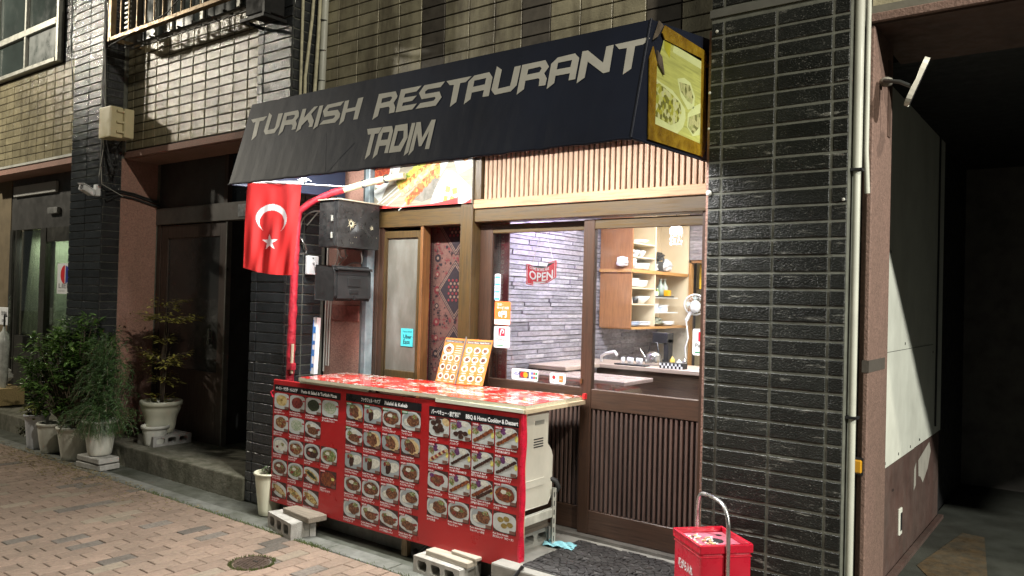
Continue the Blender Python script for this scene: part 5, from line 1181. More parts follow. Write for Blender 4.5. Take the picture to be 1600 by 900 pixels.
# ledger stone wall: real stones, uneven depth
stm = []
for i, c in enumerate(((.25, .235, .26), (.31, .29, .32), (.21, .195, .22), (.38, .36, .385), (.28, .25, .27))): stm.append(M('ledger_stone_%d' % i, c, .7, var=.35, scale=22, stretch=(1, 1, 3), bs=.6, bscale=70, bdist=.003))
def stone_wall(t, Y0_, Y1_, Z0_, Z1_, vis, xf):
    far = MB(); g = random.Random(11); z = Z0_; n = 0; SM = {}
    while z < Z1_:
        h = g.choice([.026, .032, .038, .044]); y = Y0_-g.random()*.15
        while y < Y1_:
            l = g.uniform(.10, .34); a, c = max(y, Y0_), min(y+l, Y1_)
            if c-a > .02:
                k = g.choice([0, 0, 1, 1, 2, 2, 4, 0, 3, 1]); d = g.uniform(.0, .016)
                L = round((c-a)/.02)*.02 or .02
                if vis[0] < c and a < vis[1] and z > vis[2] and z < vis[3] and n < 298:
                    key = (L, h, k)
                    if key not in SM:
                        m = MB(); e = .004; p0 = [(0, -L/2+.001, -h/2+.001), (0, L/2-.001, -h/2+.001), (0, L/2-.001, h/2-.001), (0, -L/2+.001, h/2-.001)]
                        p1 = [(.02, q[1]*.985, q[2]*.86) for q in p0]; p1[0] = (.017, p1[0][1], p1[0][2]); p1[2] = (.023, p1[2][1], p1[2][2])
                        for i in range(4): m.face([p0[i], p0[(i+1) % 4], p1[(i+1) % 4], p1[i]])
                        m.face(p1); SM[key] = m.mesh('ledger_stone', stm[k], 0)
                    link('ledger_stone', SM[key], t, loc=(xf-.02+d, (a+c)/2, z+h/2)); n += 1
                else: far.box(xf-.02, xf+d, a+.001, c-.001, z+.001, z+h-.001, k)
            y += l
        z += h
    far.build('more_stones', t, stm, kind='stuff'); return n
sw = thing('stone_wall', 'grey violet ledger stone wall seen through the glass behind the OPEN sign', 'wall', (-3.79, 1.2, 1.5))
stone_wall(sw, .225, 3.09, .0, 2.60, (.30, 1.84, .98, 2.16), -3.765)
MB().box(-3.785, -3.42, 3.075, 3.09, .9, 1.32).build('corner_panel', t, M('cream_side', (.55, .50, .40), .6))
sw2 = thing('stone_wall', 'small stretch of ledger stone wall at the upper right behind the glass', 'wall', (-2.9, 3.08, 2.2))
b = MB(); g = random.Random(5); z = 1.99
while z < 2.6:
    h = g.choice([.03, .04]); x = -3.415
    while x < -2.9: l = g.uniform(.1, .3); b.box(x+.001, min(x+l, -2.9)-.001, 3.08-g.uniform(0, .012), 3.10, z+.001, z+h-.001, g.choice([0, 1, 2, 4])); x += l
    z += h
b.build('stones', sw2, stm, kind='stuff'); bx(-3.42, -2.9, 3.10, 3.12, 1.99, 2.6).build('stone_backing', sw2, M('wall_joint_dark', (.1, .1, .1)))

cw = wood('cabinet_wood', (.32, .15, .06), .4, 2, dark=.75, scale=14); cwe = wood('cabinet_edge_wood', (.50, .27, .10), .4, 1, dark=.7); cin = M('cabinet_inside', (.66, .56, .40), .6, var=.06)
t = thing('wall_cabinet', 'open wooden wall cabinet with plates on shelves seen through the right door glass', 'cabinet', (-3.58, 2.46, 1.3))
CX = -3.42
bx(-3.745, CX, 1.86, 1.878, 1.307, 1.815).build('side_panel', t, cw); bx(-3.745, CX+.004, 1.855, 1.878, 1.845, 2.58).build('side_panel', t, cw); bx(-3.745, CX+.01, 1.84, 1.88, 1.815, 1.845).build('side_ledge', t, cwe)
bx(-3.745, -3.735, 1.878, 3.07, 1.30, 2.58).build('cabinet_back', t, cin)
bx(-3.735, CX, 1.878, 3.07, 1.295, 1.318).build('base_board', t, cwe); bx(-3.735, CX, 1.878, 3.07, 1.815, 1.845).build('middle_board', t, cwe)
bx(-3.735, CX-.005, 2.33, 2.348, 1.318, 2.58).build('divider', t, cin); bx(-3.735, CX, 3.055, 3.075, 1.318, 2.58).build('end_panel', t, cin)
for z in (1.53, 1.68, 1.965, 2.09): bx(-3.735, CX-.01, 1.878, 2.33, z-.012, z).build('shelf', t, cin)
for z in (1.455, 1.60): bx(-3.735, CX-.01, 2.348, 2.86, z-.012, z).build('shelf', t, M('shelf_white', (.7, .7, .68), .4))
bx(-3.735, CX, 1.878, 3.07, 2.56, 2.58).build('top_board', t, cwe)
por = M('porcelain', (.78, .79, .80), .18, var=.03); pbl = M('porcelain_blue', (.45, .52, .66), .2, var=.2, scale=30)
def bowl(loc, r, h, label, m=por, n=1, kind='bowl'):
    t = thing('stack_of_bowls' if n > 1 else kind, label, 'bowls' if n > 1 else kind, loc)
    for k in range(n):
        z = k*h*.35; p = [(r*.35, z), (r*.4, z+.004), (r*.75, z+h*.45), (r, z+h), (r*.97, z+h), (r*.7, z+h*.5), (r*.3, z+.012)]
        MB().lathe(p, loc, 18).build('bowl' if n > 1 else 'shell', t, m)
def plates(loc, r, n, label, m=por, tilt=0):
    t = thing('stack_of_plates', label, 'plates', loc)
    for k in range(n): MB().lathe([(r*.5, k*.012), (r*.6, k*.012+.002), (r, k*.012+.018), (r*.98, k*.012+.021), (r*.55, k*.012+.006), (.001, k*.012+.005)], (loc[0]+R.uniform(-.006, .006), loc[1]+R.uniform(-.008, .008), loc[2]), 20).build('plate', t, m)
bowl((-3.52, 1.97, 1.846), .085, .065, 'stack of white bowls on the cabinet middle board by the wooden side', n=4)
plates((-3.53, 2.13, 1.846), .10, 4, 'pile of plates right of the white bowl stack on the middle board'); plates((-3.53, 2.26, 1.846), .075, 5, 'small plate pile beside the cabinet divider on the middle board')
for y, l in ((1.95, 'first'), (2.06, 'second'), (2.17, 'third')): bowl((-3.50, y, 1.966), .052, .06, l+' clear bowl from the left on the upper shelf', m=M('clear_bowl', (.62, .64, .66), .1))
plates((-3.52, 2.12, 2.091), .11, 2, 'wide platter on the highest visible shelf')
plates((-3.53, 2.0, 1.681), .105, 6, 'leaning white plates on the third shelf at left'); plates((-3.54, 2.19, 1.681), .10, 5, 'white plates on the third shelf at right')
bowl((-3.51, 2.20, 1.531), .095, .07, 'wide white bowl on the fourth shelf'); 
t = thing('cup', 'white cup upside down on the fourth shelf beside a dark cup', 'cup', (-3.50, 1.95, 1.531)); MB().lathe([(.045, 0), (.04, .05), (.03, .085), (.001, .09)], (-3.50, 1.95, 1.531), 16).build('shell', t, por); 
t = thing('cup', 'black cup lying between the white cup and wide bowl', 'cup', (-3.49, 2.06, 1.531)); MB().lathe([(.001, .0), (.03, .005), (.034, .05), (.028, .052)], (-3.49, 2.06, 1.531), 14).build('shell', t, M('black_plastic', (.02, .02, .02)))
plates((-3.52, 2.0, 1.319), .11, 3, 'bluish plates at the bottom left of the cabinet', pbl); plates((-3.52, 2.21, 1.319), .115, 3, 'white platter pile at the bottom of the cabinet beside the divider')
plates((-3.52, 2.42, 1.846), .075, 5, 'white plate pile right of the divider on the middle board')
t = thing('package', 'red paper package standing at the back of the cabinet', 'package', (-3.66, 2.44, 1.85)); bx(-3.69, -3.64, 2.38, 2.51, 1.93, 2.09).build('carton', t, sr); b = MB(); b.face([(-3.638, 2.41, 2.0), (-3.638, 2.48, 2.0), (-3.638, 2.48, 2.04), (-3.638, 2.41, 2.04)]); b.build('print', t, M('print_white', (.8, .8, .8)))
t = thing('box', 'dark grey box on the middle board under the red package', 'box', (-3.58, 2.58, 1.846)); bx(-3.67, -3.50, 2.48, 2.70, 1.846, 1.95).build('carton', t, M('dark_grey_box', (.05, .05, .05), .5), bevel=.004)
def sack(loc, r, sz, label, m, nm='bag', seed=1):
    t = thing(nm, label, nm, loc); g = random.Random(seed); b = MB()
    prof = [(.001, 0)]+[(r*(.75+.35*math.sin(k*.45))*g.uniform(.85, 1.1), sz*k/8) for k in range(1, 8)]+[(.001, sz)]
    vs = []; n = 12
    for (q, z) in prof:
        for k in range(n): a = 6.283*k/n; w_ = q*g.uniform(.82, 1.15); vs.append((loc[0]+w_*math.cos(a)*.8, loc[1]+w_*math.sin(a), loc[2]+z))
    b.add(vs, [(i*n+k, i*n+(k+1) % n, (i+1)*n+(k+1) % n, (i+1)*n+k) for i in range(len(prof)-1) for k in range(n)]); b.build('crumpled_film', t, m)
sack((-3.56, 2.62, 1.951), .085, .10, 'shiny black bag on top of the dark grey box', M('black_film', (.03, .028, .025), .2), seed=2); sack((-3.50, 2.72, 1.846), .065, .14, 'crumpled clear plastic bag right of the dark grey box', M('clear_film', (.5, .52, .55), .12), seed=3)
sack((-3.50, 1.835, 1.86), .07, .10, 'crumpled white bags on the ledge left of the cabinet', M('white_film', (.75, .75, .75), .3), seed=4)
gb_ = M('bottle_glass', (.35, .42, .38), .08, coat=.5); 
for i, (y, h, r, m, l) in enumerate(((2.43, .085, .02, M('jar_pale', (.55, .6, .4), .2), 'small pale jar'), (2.48, .085, .02, M('jar_olive', (.4, .45, .12), .2), 'small olive jar'), (2.535, .085, .02, M('jar_green', (.3, .45, .1), .2), 'small green jar'), (2.60, .18, .036, gb_, 'clear green bottle'), (2.69, .18, .036, gb_, 'clear bottle beside the yellow liquid'))):
    t = thing('bottle' if h > .1 else 'jar', l+' on the right hand cabinet shelf', 'bottle', (-3.5, y, 1.602)); MB().lathe([(.001, 0), (r, .002), (r, h*.55), (r*.4, h*.75), (r*.38, h*.95), (.001, h*.96)], (-3.5, y, 1.602), 14).build('glass_body', t, m); MB().lathe([(r*.5, h*.94), (r*.5, h), (.001, h)], (-3.5, y, 1.602), 12).build('cap', t, por)
t = thing('bottle', 'low bottle of yellow oil on the right hand cabinet shelf', 'bottle', (-3.46, 2.66, 1.602)); bx(-3.49, -3.43, 2.63, 2.70, 1.602, 1.67).build('oil', t, M('oil_yellow', (.75, .4, .02), .15), bevel=.008)
t = thing('box', 'little white box on the shelf left of the jars', 'box', (-3.46, 2.385, 1.6)); bx(-3.48, -3.43, 2.355, 2.42, 1.602, 1.65).build('carton', t, por)
t = thing('tray', 'black tray edge on the right hand cabinet shelf', 'tray', (-3.45, 2.55, 1.6)); bx(-3.60, -3.425, 2.36, 2.76, 1.60, 1.612).build('tray_base', t, M('black_plastic', (.02, .02, .02)))
for y, h, l in ((2.42, .07, 'white lidded food container'), (2.52, .05, 'small translucent container'), (2.63, .06, 'beige container')):
    t = thing('container', l+' on the lower right cabinet shelf', 'container', (-3.5, y, 1.456)); bx(-3.57, -3.45, y-.045, y+.045, 1.456, 1.456+h).build('tub', t, por if h > .055 else pbl, bevel=.008); bx(-3.575, -3.445, y-.05, y+.05, 1.456+h, 1.464+h).build('lid', t, por)
sack((-3.52, 2.5, 1.319), .11, .09, 'grey green folded bags at the bottom right of the cabinet', M('olive_cloth', (.25, .26, .2), .6), seed=6); plates((-3.51, 2.72, 1.319), .10, 3, 'plates at the bottom right corner of the cabinet')

# clip fan
t = thing('clip_fan', 'white clip fan with wire guard clamped to the right end of the cabinet', 'fan', (-3.36, 2.92, 1.5)); fc = Vector((-3.30, 2.98, 1.53))
b = MB(); 
prof = [(.001, -.13), (.04, -.125), (.052, -.09), (.055, -.02), (.045, 0), (.001, .0)]
rm_ = Matrix.Translation(fc) @ Euler((math.radians(72), 0, math.radians(-155))).to_matrix().to_4x4()
q = MB().lathe(prof, (0, 0, 0), 16); q.v = [tuple(rm_ @ Vector(v)) for v in q.v]; q.build('motor', t, por)
q = MB(); 
for rr_ in (.04, .075, .105): q.tube([(rr_*math.cos(a*.3491), rr_*math.sin(a*.3491), .045 if rr_ < .1 else .02) for a in range(19)], .0028, 5, caps=False)
for k in range(20): a = k*.3142; q.tube([(.015*math.cos(a), .015*math.sin(a), .05), (.07*math.cos(a), .07*math.sin(a), .045), (.105*math.cos(a), .105*math.sin(a), .02), (.07*math.cos(a), .07*math.sin(a), -.01)], .0018, 4)
q.tube([(.108*math.cos(a*.3491), .108*math.sin(a*.3491), .01) for a in range(19)], .009, 6, caps=False); q.v = [tuple(rm_ @ Vector(v)) for v in q.v]; q.build('guard', t, por)
q = MB()
for k in range(4):
    a = k*1.57; q.face([(.012*math.cos(a), .012*math.sin(a), .02), (.085*math.cos(a-.3), .085*math.sin(a-.3), .012), (.09*math.cos(a+.25), .09*math.sin(a+.25), .03), (.012*math.cos(a+.8), .012*math.sin(a+.8), .028)])
q.v = [tuple(rm_ @ Vector(v)) for v in q.v]; q.build('blade', t, M('blade_clear', (.5, .6, .62), .2))
MB().tube([fc+Vector((.0, .03, -.05)), (-3.34, 2.95, 1.44), (-3.37, 2.93, 1.37)], .02, 8).build('clamp', t, por); MB().tube([(-3.37, 2.93, 1.37), (-3.33, 2.90, 1.2), (-3.37, 2.92, 1.1), (-3.35, 2.9, .99)], .008, 6).build('twisted_cord', t, por)

# bar counter, ledge, table
btop = wood('bar_top', (.42, .33, .27), .3, 0, dark=.75); bfr = wood('bar_front', (.13, .085, .06), .4, 0, dark=.6)
t = thing('bar_counter', 'brown kitchen bar counter seen through the right door glass', 'counter', (-3, 1.4, 0))
bx(-3.45, -1.3, 1.30, 1.80, .985, 1.02).build('bar_top_board', t, btop, bevel=.004); bx(-3.45, -1.3, 1.345, 1.38, 0, .985).build('bar_front', t, bfr)
bx(-3.762, -3.40, .78, 1.80, .985, 1.018).build('wall_ledge', t, btop, bevel=.004); bx(-3.762, -3.45, .82, .9, .9, .985).build('ledge_bracket', t, bfr)
bx(-3.76, -1.3, 1.9, 2.7, .86, .90).build('kitchen_worktop', t, M('steel_top', (.5, .5, .5), .3, .6))
t = thing('table', 'low reflective table top close behind the left door glass', 'table', (-3.2, .7, 0)); bx(-3.70, -2.72, .50, .95, .945, .975).build('table_top', t, wood('table_wood', (.38, .30, .27), .18, 0, dark=.8), bevel=.004)
for x in (-3.6, -2.9): bx(x, x+.05, .55, .6, 0, .945).build('leg', t, bfr)
stl = M('stainless', (.45, .44, .42), .22, .9, var=.15)
Yk = 1.42
t = thing('kettle', 'steel kettle with long spout on the bar counter', 'kettle', (-3.02, Yk+.1, 1.02)); kx, ky, kz = -3.02, Yk+.12, 1.02
MB().lathe([(.001, 0), (.07, .002), (.074, .03), (.065, .085), (.04, .11), (.001, .115)], (kx, ky, kz), 20).build('kettle_body', t, stl); MB().tube([(kx-.06, ky, kz+.04), (kx-.11, ky, kz+.10), (kx-.13, ky, kz+.13)], [.012, .008, .006], 8).build('spout', t, stl); MB().tube([(kx-.05, ky, kz+.09), (kx-.03, ky, kz+.19), (kx+.03, ky, kz+.19), (kx+.05, ky, kz+.09)], .007, 6).build('handle', t, M('black_plastic', (.02, .02, .02)))
t = thing('coffee_grinder', 'black coffee machine standing behind the steel kettle', 'machine', (-3.02, 1.72, 1.02)); MB().box(-3.08, -2.95, 1.66, 1.76, 1.02, 1.06).box(-2.99, -2.95, 1.66, 1.76, 1.06, 1.24).box(-3.09, -2.95, 1.65, 1.77, 1.20, 1.29).build('machine_body', t, M('black_plastic', (.02, .02, .02)), bevel=.008)
t = thing('faucet', 'white tap spout at the left end of the bar counter', 'tap', (-3.4, 1.5, 1.02)); MB().tube([(-3.50, 1.5, 1.02), (-3.50, 1.5, 1.07), (-3.42, 1.45, 1.10), (-3.33, 1.43, 1.12), (-3.30, 1.42, 1.09)], .013, 8).build('tap_pipe', t, por)
for k in range(5):
    x = -3.27+k*.042; t = thing('glass', 'small drinking glass, number %s from the tap' % ['one', 'two', 'three', 'four', 'five'][k], 'glass', (x, 1.47, 1.02)); MB().lathe([(.001, .0), (.014, .002), (.018, .055), (.016, .055)], (x, 1.47+.03*(k % 2), 1.02), 10).build('shell', t, M('clear_bowl', (.6, .6, .6), .1))
t = thing('tray', 'black tray on the bar counter beside the glasses', 'tray', (-3.15, 1.36, 1.02)); bx(-3.27, -2.98, 1.315, 1.40, 1.021, 1.032).build('tray_base', t, M('black_plastic', (.02, .02, .02)), bevel=.003)
t = thing('tissue_box', 'small black and white checkered box on the bar counter', 'box', (-2.75, 1.36, 1.02)); b = MB()
bx(-2.86, -2.66, 1.33, 1.42, 1.021, 1.065).build('carton', t, M('print_black', (.02, .02, .02)))
for i in range(12):
    for j in range(2):
        if (i+j) % 2: b.face([(-2.86+i*.01667, 1.3295, 1.023+j*.02), (-2.8433+i*.01667, 1.3295, 1.023+j*.02), (-2.8433+i*.01667, 1.3295, 1.043+j*.02), (-2.86+i*.01667, 1.3295, 1.043+j*.02)])
b.build('checks', t, whs)
for x, m, h, l in ((-2.83, M('sauce_yellow', (.7, .5, .1), .4), .09, 'yellow topped sauce bottle'), (-2.77, por, .07, 'white salt pot'), (-2.72, stl, .075, 'steel shaker')):
    t = thing('bottle', l+' behind the checkered box', 'bottle', (x, 1.5, 1.02)); MB().lathe([(.001, 0), (.02, .002), (.02, h*.7), (.008, h*.85), (.001, h)], (x, 1.5, 1.02), 12).build('bottle_body', t, m)
t = thing('saucepan', 'steel saucepan on the bar counter near the right edge of the glass', 'pan', (-2.47, 1.50, 1.02)); MB().lathe([(.001, 0), (.07, .004), (.095, .07), (.09, .07), (.06, .012), (.001, .01)], (-2.50, 1.52, 1.02), 20).build('pan_body', t, stl); MB().tube([(-2.42, 1.5, 1.07), (-2.28, 1.47, 1.075)], .010, 6).build('handle', t, M('black_plastic', (.02, .02, .02)))
t = thing('plate', 'white oval plate with a spoon on the bar counter', 'plate', (-2.45, 1.38, 1.02)); MB().lathe([(.001, .0), (.08, .002), (.11, .012), (.105, .014), (.001, .006)], (-2.45, 1.385, 1.021), 20, sy=.5).build('shell', t, por)
t = thing('paper', 'white sheet of paper lying on the bar counter at right', 'paper', (-2.4, 1.34, 1.02)); bx(-2.62, -2.30, 1.31, 1.36, 1.0205, 1.0222).build('sheet', t, por)
# glass pendant
t = thing('pendant_lamp', 'glowing mosaic glass pendant lamp inside behind the right door', 'lamp', (-2.6, 1.02, 2.1))
MB().lathe([(.001, .062), (.03, .058), (.046, .035), (.048, .0), (.044, -.004)], (-2.585, 1.0, 2.068), 16).build('cap_shade', t, emit('pendant_glow', (1, .82, .74), 2.2))
b = MB(); g = random.Random(4)
for k in range(110):
    a = g.uniform(0, 6.28); z = 2.068-g.random()*.085; c = Vector((-2.585+.042*math.cos(a), 1.0+.042*math.sin(a), z)); s = g.uniform(.002, .005); b.ball(c, s, g.choice([0, 0, 1]), 5, 4)
b.build('glass_beads', t, [M('bead_clear', (.85, .85, .88), .05, .6), emit('bead_glow', (1, .95, .95), 3)], kind='stuff'); MB().tube([(-2.585, 1.0, 2.13), (-2.585, 1.0, 2.62)], .003, 5).build('flex', t, bkp)
t = thing('wall_notice', 'yellow notice in a clear sleeve on the kitchen door', 'notice', (-3.3, 3.3, 1.8)); bx(-3.40, -3.28, 3.30, 3.305, 1.70, 1.96).build('sheet', t, M('notice_yellow', (.8, .5, .05), .4)); bx(-3.37, -3.31, 3.295, 3.299, 1.74, 1.80).build('label_patch', t, por)
for k in range(4):
    t = thing('ladle', 'hanging steel kitchen tool, %s from the door post' % ['first', 'second', 'third', 'fourth'][k], 'ladle', (-3.5+k*.05, 3.9, 1.7)); x = -3.66+k*.075; MB().tube([(x, 4.0, 1.75), (x, 4.0, 1.52)], .006, 6).build('shaft', t, stl); MB().ball((x, 4.0, 1.48), .03, sz=1.4).build('scoop', t, stl)

# ------------------------------------------------------------------ flag
t = thing('flag', 'red Turkish flag with white crescent and star hanging below the left end of the awning', 'flag', (-4.72, -1.03, 2.3))
TL, TR = Vector((-4.865, -1.15, 2.318)), Vector((-4.560, -.92, 2.318)); BL, BR = Vector((-4.895, -1.15, 1.718)), Vector((-4.635, -.92, 1.675))
n_ = (TR-TL).cross(Vector((0, 0, 1))).normalized()
if n_.y > 0: n_ = -n_
def fl(u, v, e=0):   # u 0..1 left to right, v 0 top 1 bottom
    p = TL.lerp(TR, u).lerp(BL.lerp(BR, u), v)
    wv = (.010*math.sin(u*9+v*3)+.012*math.sin((u-.2*v)*17+1)*(.25+v*.75)+.006*math.sin(u*31+v*5)*v)
    s = -.018*math.sin(u*math.pi)*v*v
    return tuple(p+n_*(wv+e)+Vector((0, 0, s)))
b = MB(); NU, NV = 30, 34
fm, tf, bf = nt('flag_red'); bf.inputs['Base Color'].default_value = (.62, .022, .022, 1); bf.inputs['Roughness'].default_value = .55; bf.inputs['Sheen Weight'].default_value = .2
trn = tf.nodes.new('ShaderNodeBsdfTranslucent'); trn.inputs[0].default_value = (.75, .03, .03, 1); mxs = tf.nodes.new('ShaderNodeMixShader'); mxs.inputs[0].default_value = .4
tf.links.new(bf.outputs[0], mxs.inputs[1]); tf.links.new(trn.outputs[0], mxs.inputs[2]); tf.links.new(mxs.outputs[0], tf.nodes['Material Output'].inputs[0])
wm, tw2, bw2 = nt('flag_white'); bw2.inputs['Base Color'].default_value = (.8, .8, .8, 1); bw2.inputs['Roughness'].default_value = .6
tr2 = tw2.nodes.new('ShaderNodeBsdfTranslucent'); tr2.inputs[0].default_value = (.85, .85, .85, 1); mx2 = tw2.nodes.new('ShaderNodeMixShader'); mx2.inputs[0].default_value = .45
tw2.links.new(bw2.outputs[0], mx2.inputs[1]); tw2.links.new(tr2.outputs[0], mx2.inputs[2]); tw2.links.new(mx2.outputs[0], tw2.nodes['Material Output'].inputs[0]); MATS['flag_white'] = wm
asp = .60/.33; SP = []
for k in range(10):
    r = .17 if k % 2 == 0 else .068; a = -math.pi/2+k*math.pi/5-.12; SP.append((.50+r*math.cos(a), .655*asp+r*math.sin(a)))
def instar(u, v):
    c = False; j = 9
    for i in range(10):
        (xi, yi), (xj, yj) = SP[i], SP[j]
        if (yi > v) != (yj > v) and u < (xj-xi)*(v-yi)/(yj-yi)+xi: c = not c
        j = i
    return c
def iswhite(u, v):
    V = v*asp
    if (u-.50)**2+(V-.395*asp)**2 < .30**2 and (u-.505)**2+(V-.395*asp-.072)**2 > .243**2: return True
    return instar(u, V)
GU, GV = 110, 180; cr = MB(); cw_ = MB()
gv = [[fl(i/GU, j/GV) for j in range(GV+1)] for i in range(GU+1)]
for i in range(GU):
    for j in range(GV):
        (cw_ if iswhite((i+.5)/GU, (j+.5)/GV) else cr).face([gv[i][j], gv[i+1][j], gv[i+1][j+1], gv[i][j+1]], smooth=True)
def weld(mb, nm, m, kind=None):
    me = mb.mesh(nm, m, 0, ORG[t.name]); q = bmesh.new(); q.from_mesh(me); bmesh.ops.remove_doubles(q, verts=q.verts, dist=1e-5); q.to_mesh(me); q.free(); return link(nm, me, t, kind)
weld(cr, 'cloth', fm)
ar_ = [MB(), MB()]
for i in range(GU):
    for j in range(GV):
        u, v = (i+.5)/GU, (j+.5)/GV
        if iswhite(u, v): ar_[1 if instar(u, v*asp) else 0].face([gv[i][j], gv[i+1][j], gv[i+1][j+1], gv[i][j+1]], smooth=True)
weld(ar_[0], 'crescent', wm); weld(ar_[1], 'star', wm)
b = MB(); 
for i in range(NU): b.face([fl(i/NU, 0), fl((i+1)/NU, 0), tuple(Vector(fl((i+1)/NU, 0))+Vector((0, 0, .022))), tuple(Vector(fl(i/NU, 0))+Vector((0, 0, .022)))], smooth=True)
b.build('white_hem', t, M('flag_white', (.78, .78, .78)))
t = thing('flag_rod', 'thin grey rod and white ties that hold the flag under the awning', 'rod', (-4.6, -.95, 2.33)); MB().tube([TL+Vector((-.03, -.02, .015)), TR+Vector((.25, .19, -.01))], .007, 6).build('rod', t, M('zinc_tube', (.4, .4, .4)))
b = MB(); g = random.Random(9)
for k in range(9): p = TR+Vector((.02, .015, .015)); d = Vector((g.uniform(-1, 1), g.uniform(-1, 1), g.uniform(-.3, .6)))*.06; b.tube([p, p+d*.5+Vector((0, 0, .02)), p+d], .003, 5)
b.build('white_ties', t, whs)

# ------------------------------------------------------------------ red wrapped pole and cream bent pipe
rw_ = M('red_wrap', (.34, .010, .024), .6, var=.35, scale=22, bs=1, bscale=35, bdist=.008)
t = thing('red_pole', 'post wrapped in wrinkled red tape rising from the counter and bending under the awning', 'post', (-5.05, -.56, .9))
def crink(P, r, seed):
    g = random.Random(seed); P = [Vector(p) for p in P]; out = []; rr_ = []
    for i in range(len(P)-1):
        L = (P[i+1]-P[i]).length; n = max(2, int(L/.035))
        for k in range(n): out.append(P[i].lerp(P[i+1], k/n)+Vector((g.uniform(-.003, .003), g.uniform(-.003, .003), 0))); rr_.append(r*g.uniform(.94, 1.07))
    out.append(P[-1]); rr_.append(r); return out, rr_
p, r_ = crink([(-5.10, -.56, .0), (-5.10, -.56, .93), (-5.088, -.56, 1.4), (-5.075, -.56, 2.10)], .032, 1); MB().tube(p, r_, 10).build('wrapped_pole', t, rw_)
p, r_ = crink([(-5.075, -.56, 2.10), (-5.06, -.55, 2.19), (-4.99, -.48, 2.27), (-4.86, -.38, 2.345), (-4.80, -.33, 2.37)], .028, 2); MB().tube(p, r_, 10).build('wrapped_bend', t, rw_)
b = MB().tube([(-5.055, -.58, .92), (-5.05, -.58, 1.15)], .012, 6); b.build('bare_timber', t, wood('pale_timber2', (.5, .42, .3), .7, 2)); bx(-5.08, -5.03, -.60, -.56, .95, 1.0).build('red_patch', t, rw_)
fo = M('pipe_foam', (.58, .55, .38), .6, var=.3, scale=20, bs=.6, bscale=50)
t = thing('insulated_pipe', 'cream foam wrapped pipe leading from the red post to the food poster', 'pipe', (-4.6, -.2, 2.4))
p, r_ = crink([(-4.80, -.33, 2.37), (-4.62, -.22, 2.43), (-4.42, -.12, 2.475), (-4.36, -.10, 2.48)], .026, 3); MB().tube(p, r_, 10).build('pipe_run', t, fo)
for q_ in ((-4.66, -.245, 2.417), (-4.50, -.16, 2.458)): MB().tube([Vector(q_)-Vector((.012, -.008, .002)), Vector(q_)+Vector((.012, -.008, .002))], .033, 10).build('strap', t, bkp)

# black metal boxes
bkm = M('black_painted_metal', (.014, .0145, .015), .36, spec=.4, var=.35, scale=12, bs=.5, bscale=9, bdist=.02, dirt=.25, dirtc=(.12, .11, .1)); bkm2 = M('grey_plastic', (.015, .0155, .016), .5, spec=.35, var=.12, scale=10)
t = thing('metal_box', 'dented black metal box with two burst holes on the granite wall', 'box', (-4.72, -.32, 1.9))
Bz0, Bz1, By0, By1, Bx0, Bx1 = 1.905, 2.262, -.52, -.10, -4.85, -4.63
b = MB(); N = 26
def fz(i, j):
    u, v = i/N, j/N; y = By0+(By1-By0)*u; z = Bz0+(Bz1-Bz0)*v; d = 0
    for cu, cv, a, s in ((.30, .52, -.040, .016), (.47, .40, .020, .02), (.80, .44, -.030, .014), (.68, .28, .016, .03)): d += a*math.exp(-((u-cu)**2+(v-cv)**2)/s)
    d *= min(1, 8*u, 8*(1-u), 8*v, 8*(1-v)); return (Bx1+d, y, z)
for i in range(N):
    for j in range(N): b.face([fz(i, j), fz(i+1, j), fz(i+1, j+1), fz(i, j+1)], smooth=True)
b.build('dented_side', t, bkm)
MB().box(Bx0, Bx1-.001, By0, By1, Bz0, Bz1).build('box_shell', t, bkm, bevel=.003)
MB().box(Bx0-.01, Bx1+.012, By0-.012, By1+.04, Bz1+.001, Bz1+.010).build('lid', t, M('lid_edge_cream', (.35, .32, .24), .5, var=.3))
for z in (2.10, 1.97): bx(-4.70, -4.685, By0-.012, By0, z, z+.045).build('latch', t, alu, bevel=.002)
bx(-4.672, -4.66, By0-.008, By0, Bz0+.01, Bz1-.01).build('hinge_bar', t, bkm2)
b = MB(); g = random.Random(8); sc_ = []
for (cy, cz_, s) in ((By0+.30*(By1-By0), Bz0+.52*(Bz1-Bz0), 1.0), (By0+.80*(By1-By0), Bz0+.47*(Bz1-Bz0), .5)):
    for k in range(15):
        a = k*.419+g.uniform(-.1, .1); r0 = .012*s; r1 = g.uniform(.026, .055)*s; w_ = .12
        b.face([(Bx1+.004, cy+r0*math.cos(a-w_*2), cz_+r0*math.sin(a-w_*2)), (Bx1+.008, cy+r1*math.cos(a), cz_+r1*math.sin(a)), (Bx1+.004, cy+r0*math.cos(a+w_*2), cz_+r0*math.sin(a+w_*2))], 0)
    b.face([(Bx1+.005, cy+.011*s*math.cos(k*.785), cz_+.011*s*math.sin(k*.785)) for k in range(8)], 1)
for k in range(9): y = g.uniform(By0+.03, By1-.03); z = g.uniform(Bz0+.03, Bz1-.03); s = g.uniform(.0015, .004); b.face([(Bx1+.014, y, z), (Bx1+.014, y+s, z), (Bx1+.014, y+s, z+s*2), (Bx1+.014, y, z+s*2)], 0)
b.build('burst_hole', t, [M('bare_edge_cream', (.62, .56, .38), .5), bkp])
t = thing('mailbox', 'dark grey plastic mailbox with a flap below the dented black box', 'mailbox', (-4.74, -.34, 1.5))
Mx1 = -4.635; My0, My1, Mz0, Mz1 = -.53, -.17, 1.50, 1.765
b = MB(); b.prism([(-4.86, Mz0), (Mx1-.02, Mz0), (Mx1, Mz0+.03), (Mx1-.004, Mz1-.05), (Mx1-.03, Mz1-.004), (-4.86, Mz1)], lambda u, v: (u, My0, v), lambda u, v: (u, My1, v)); b.build('body', t, bkm2, bevel=.006)
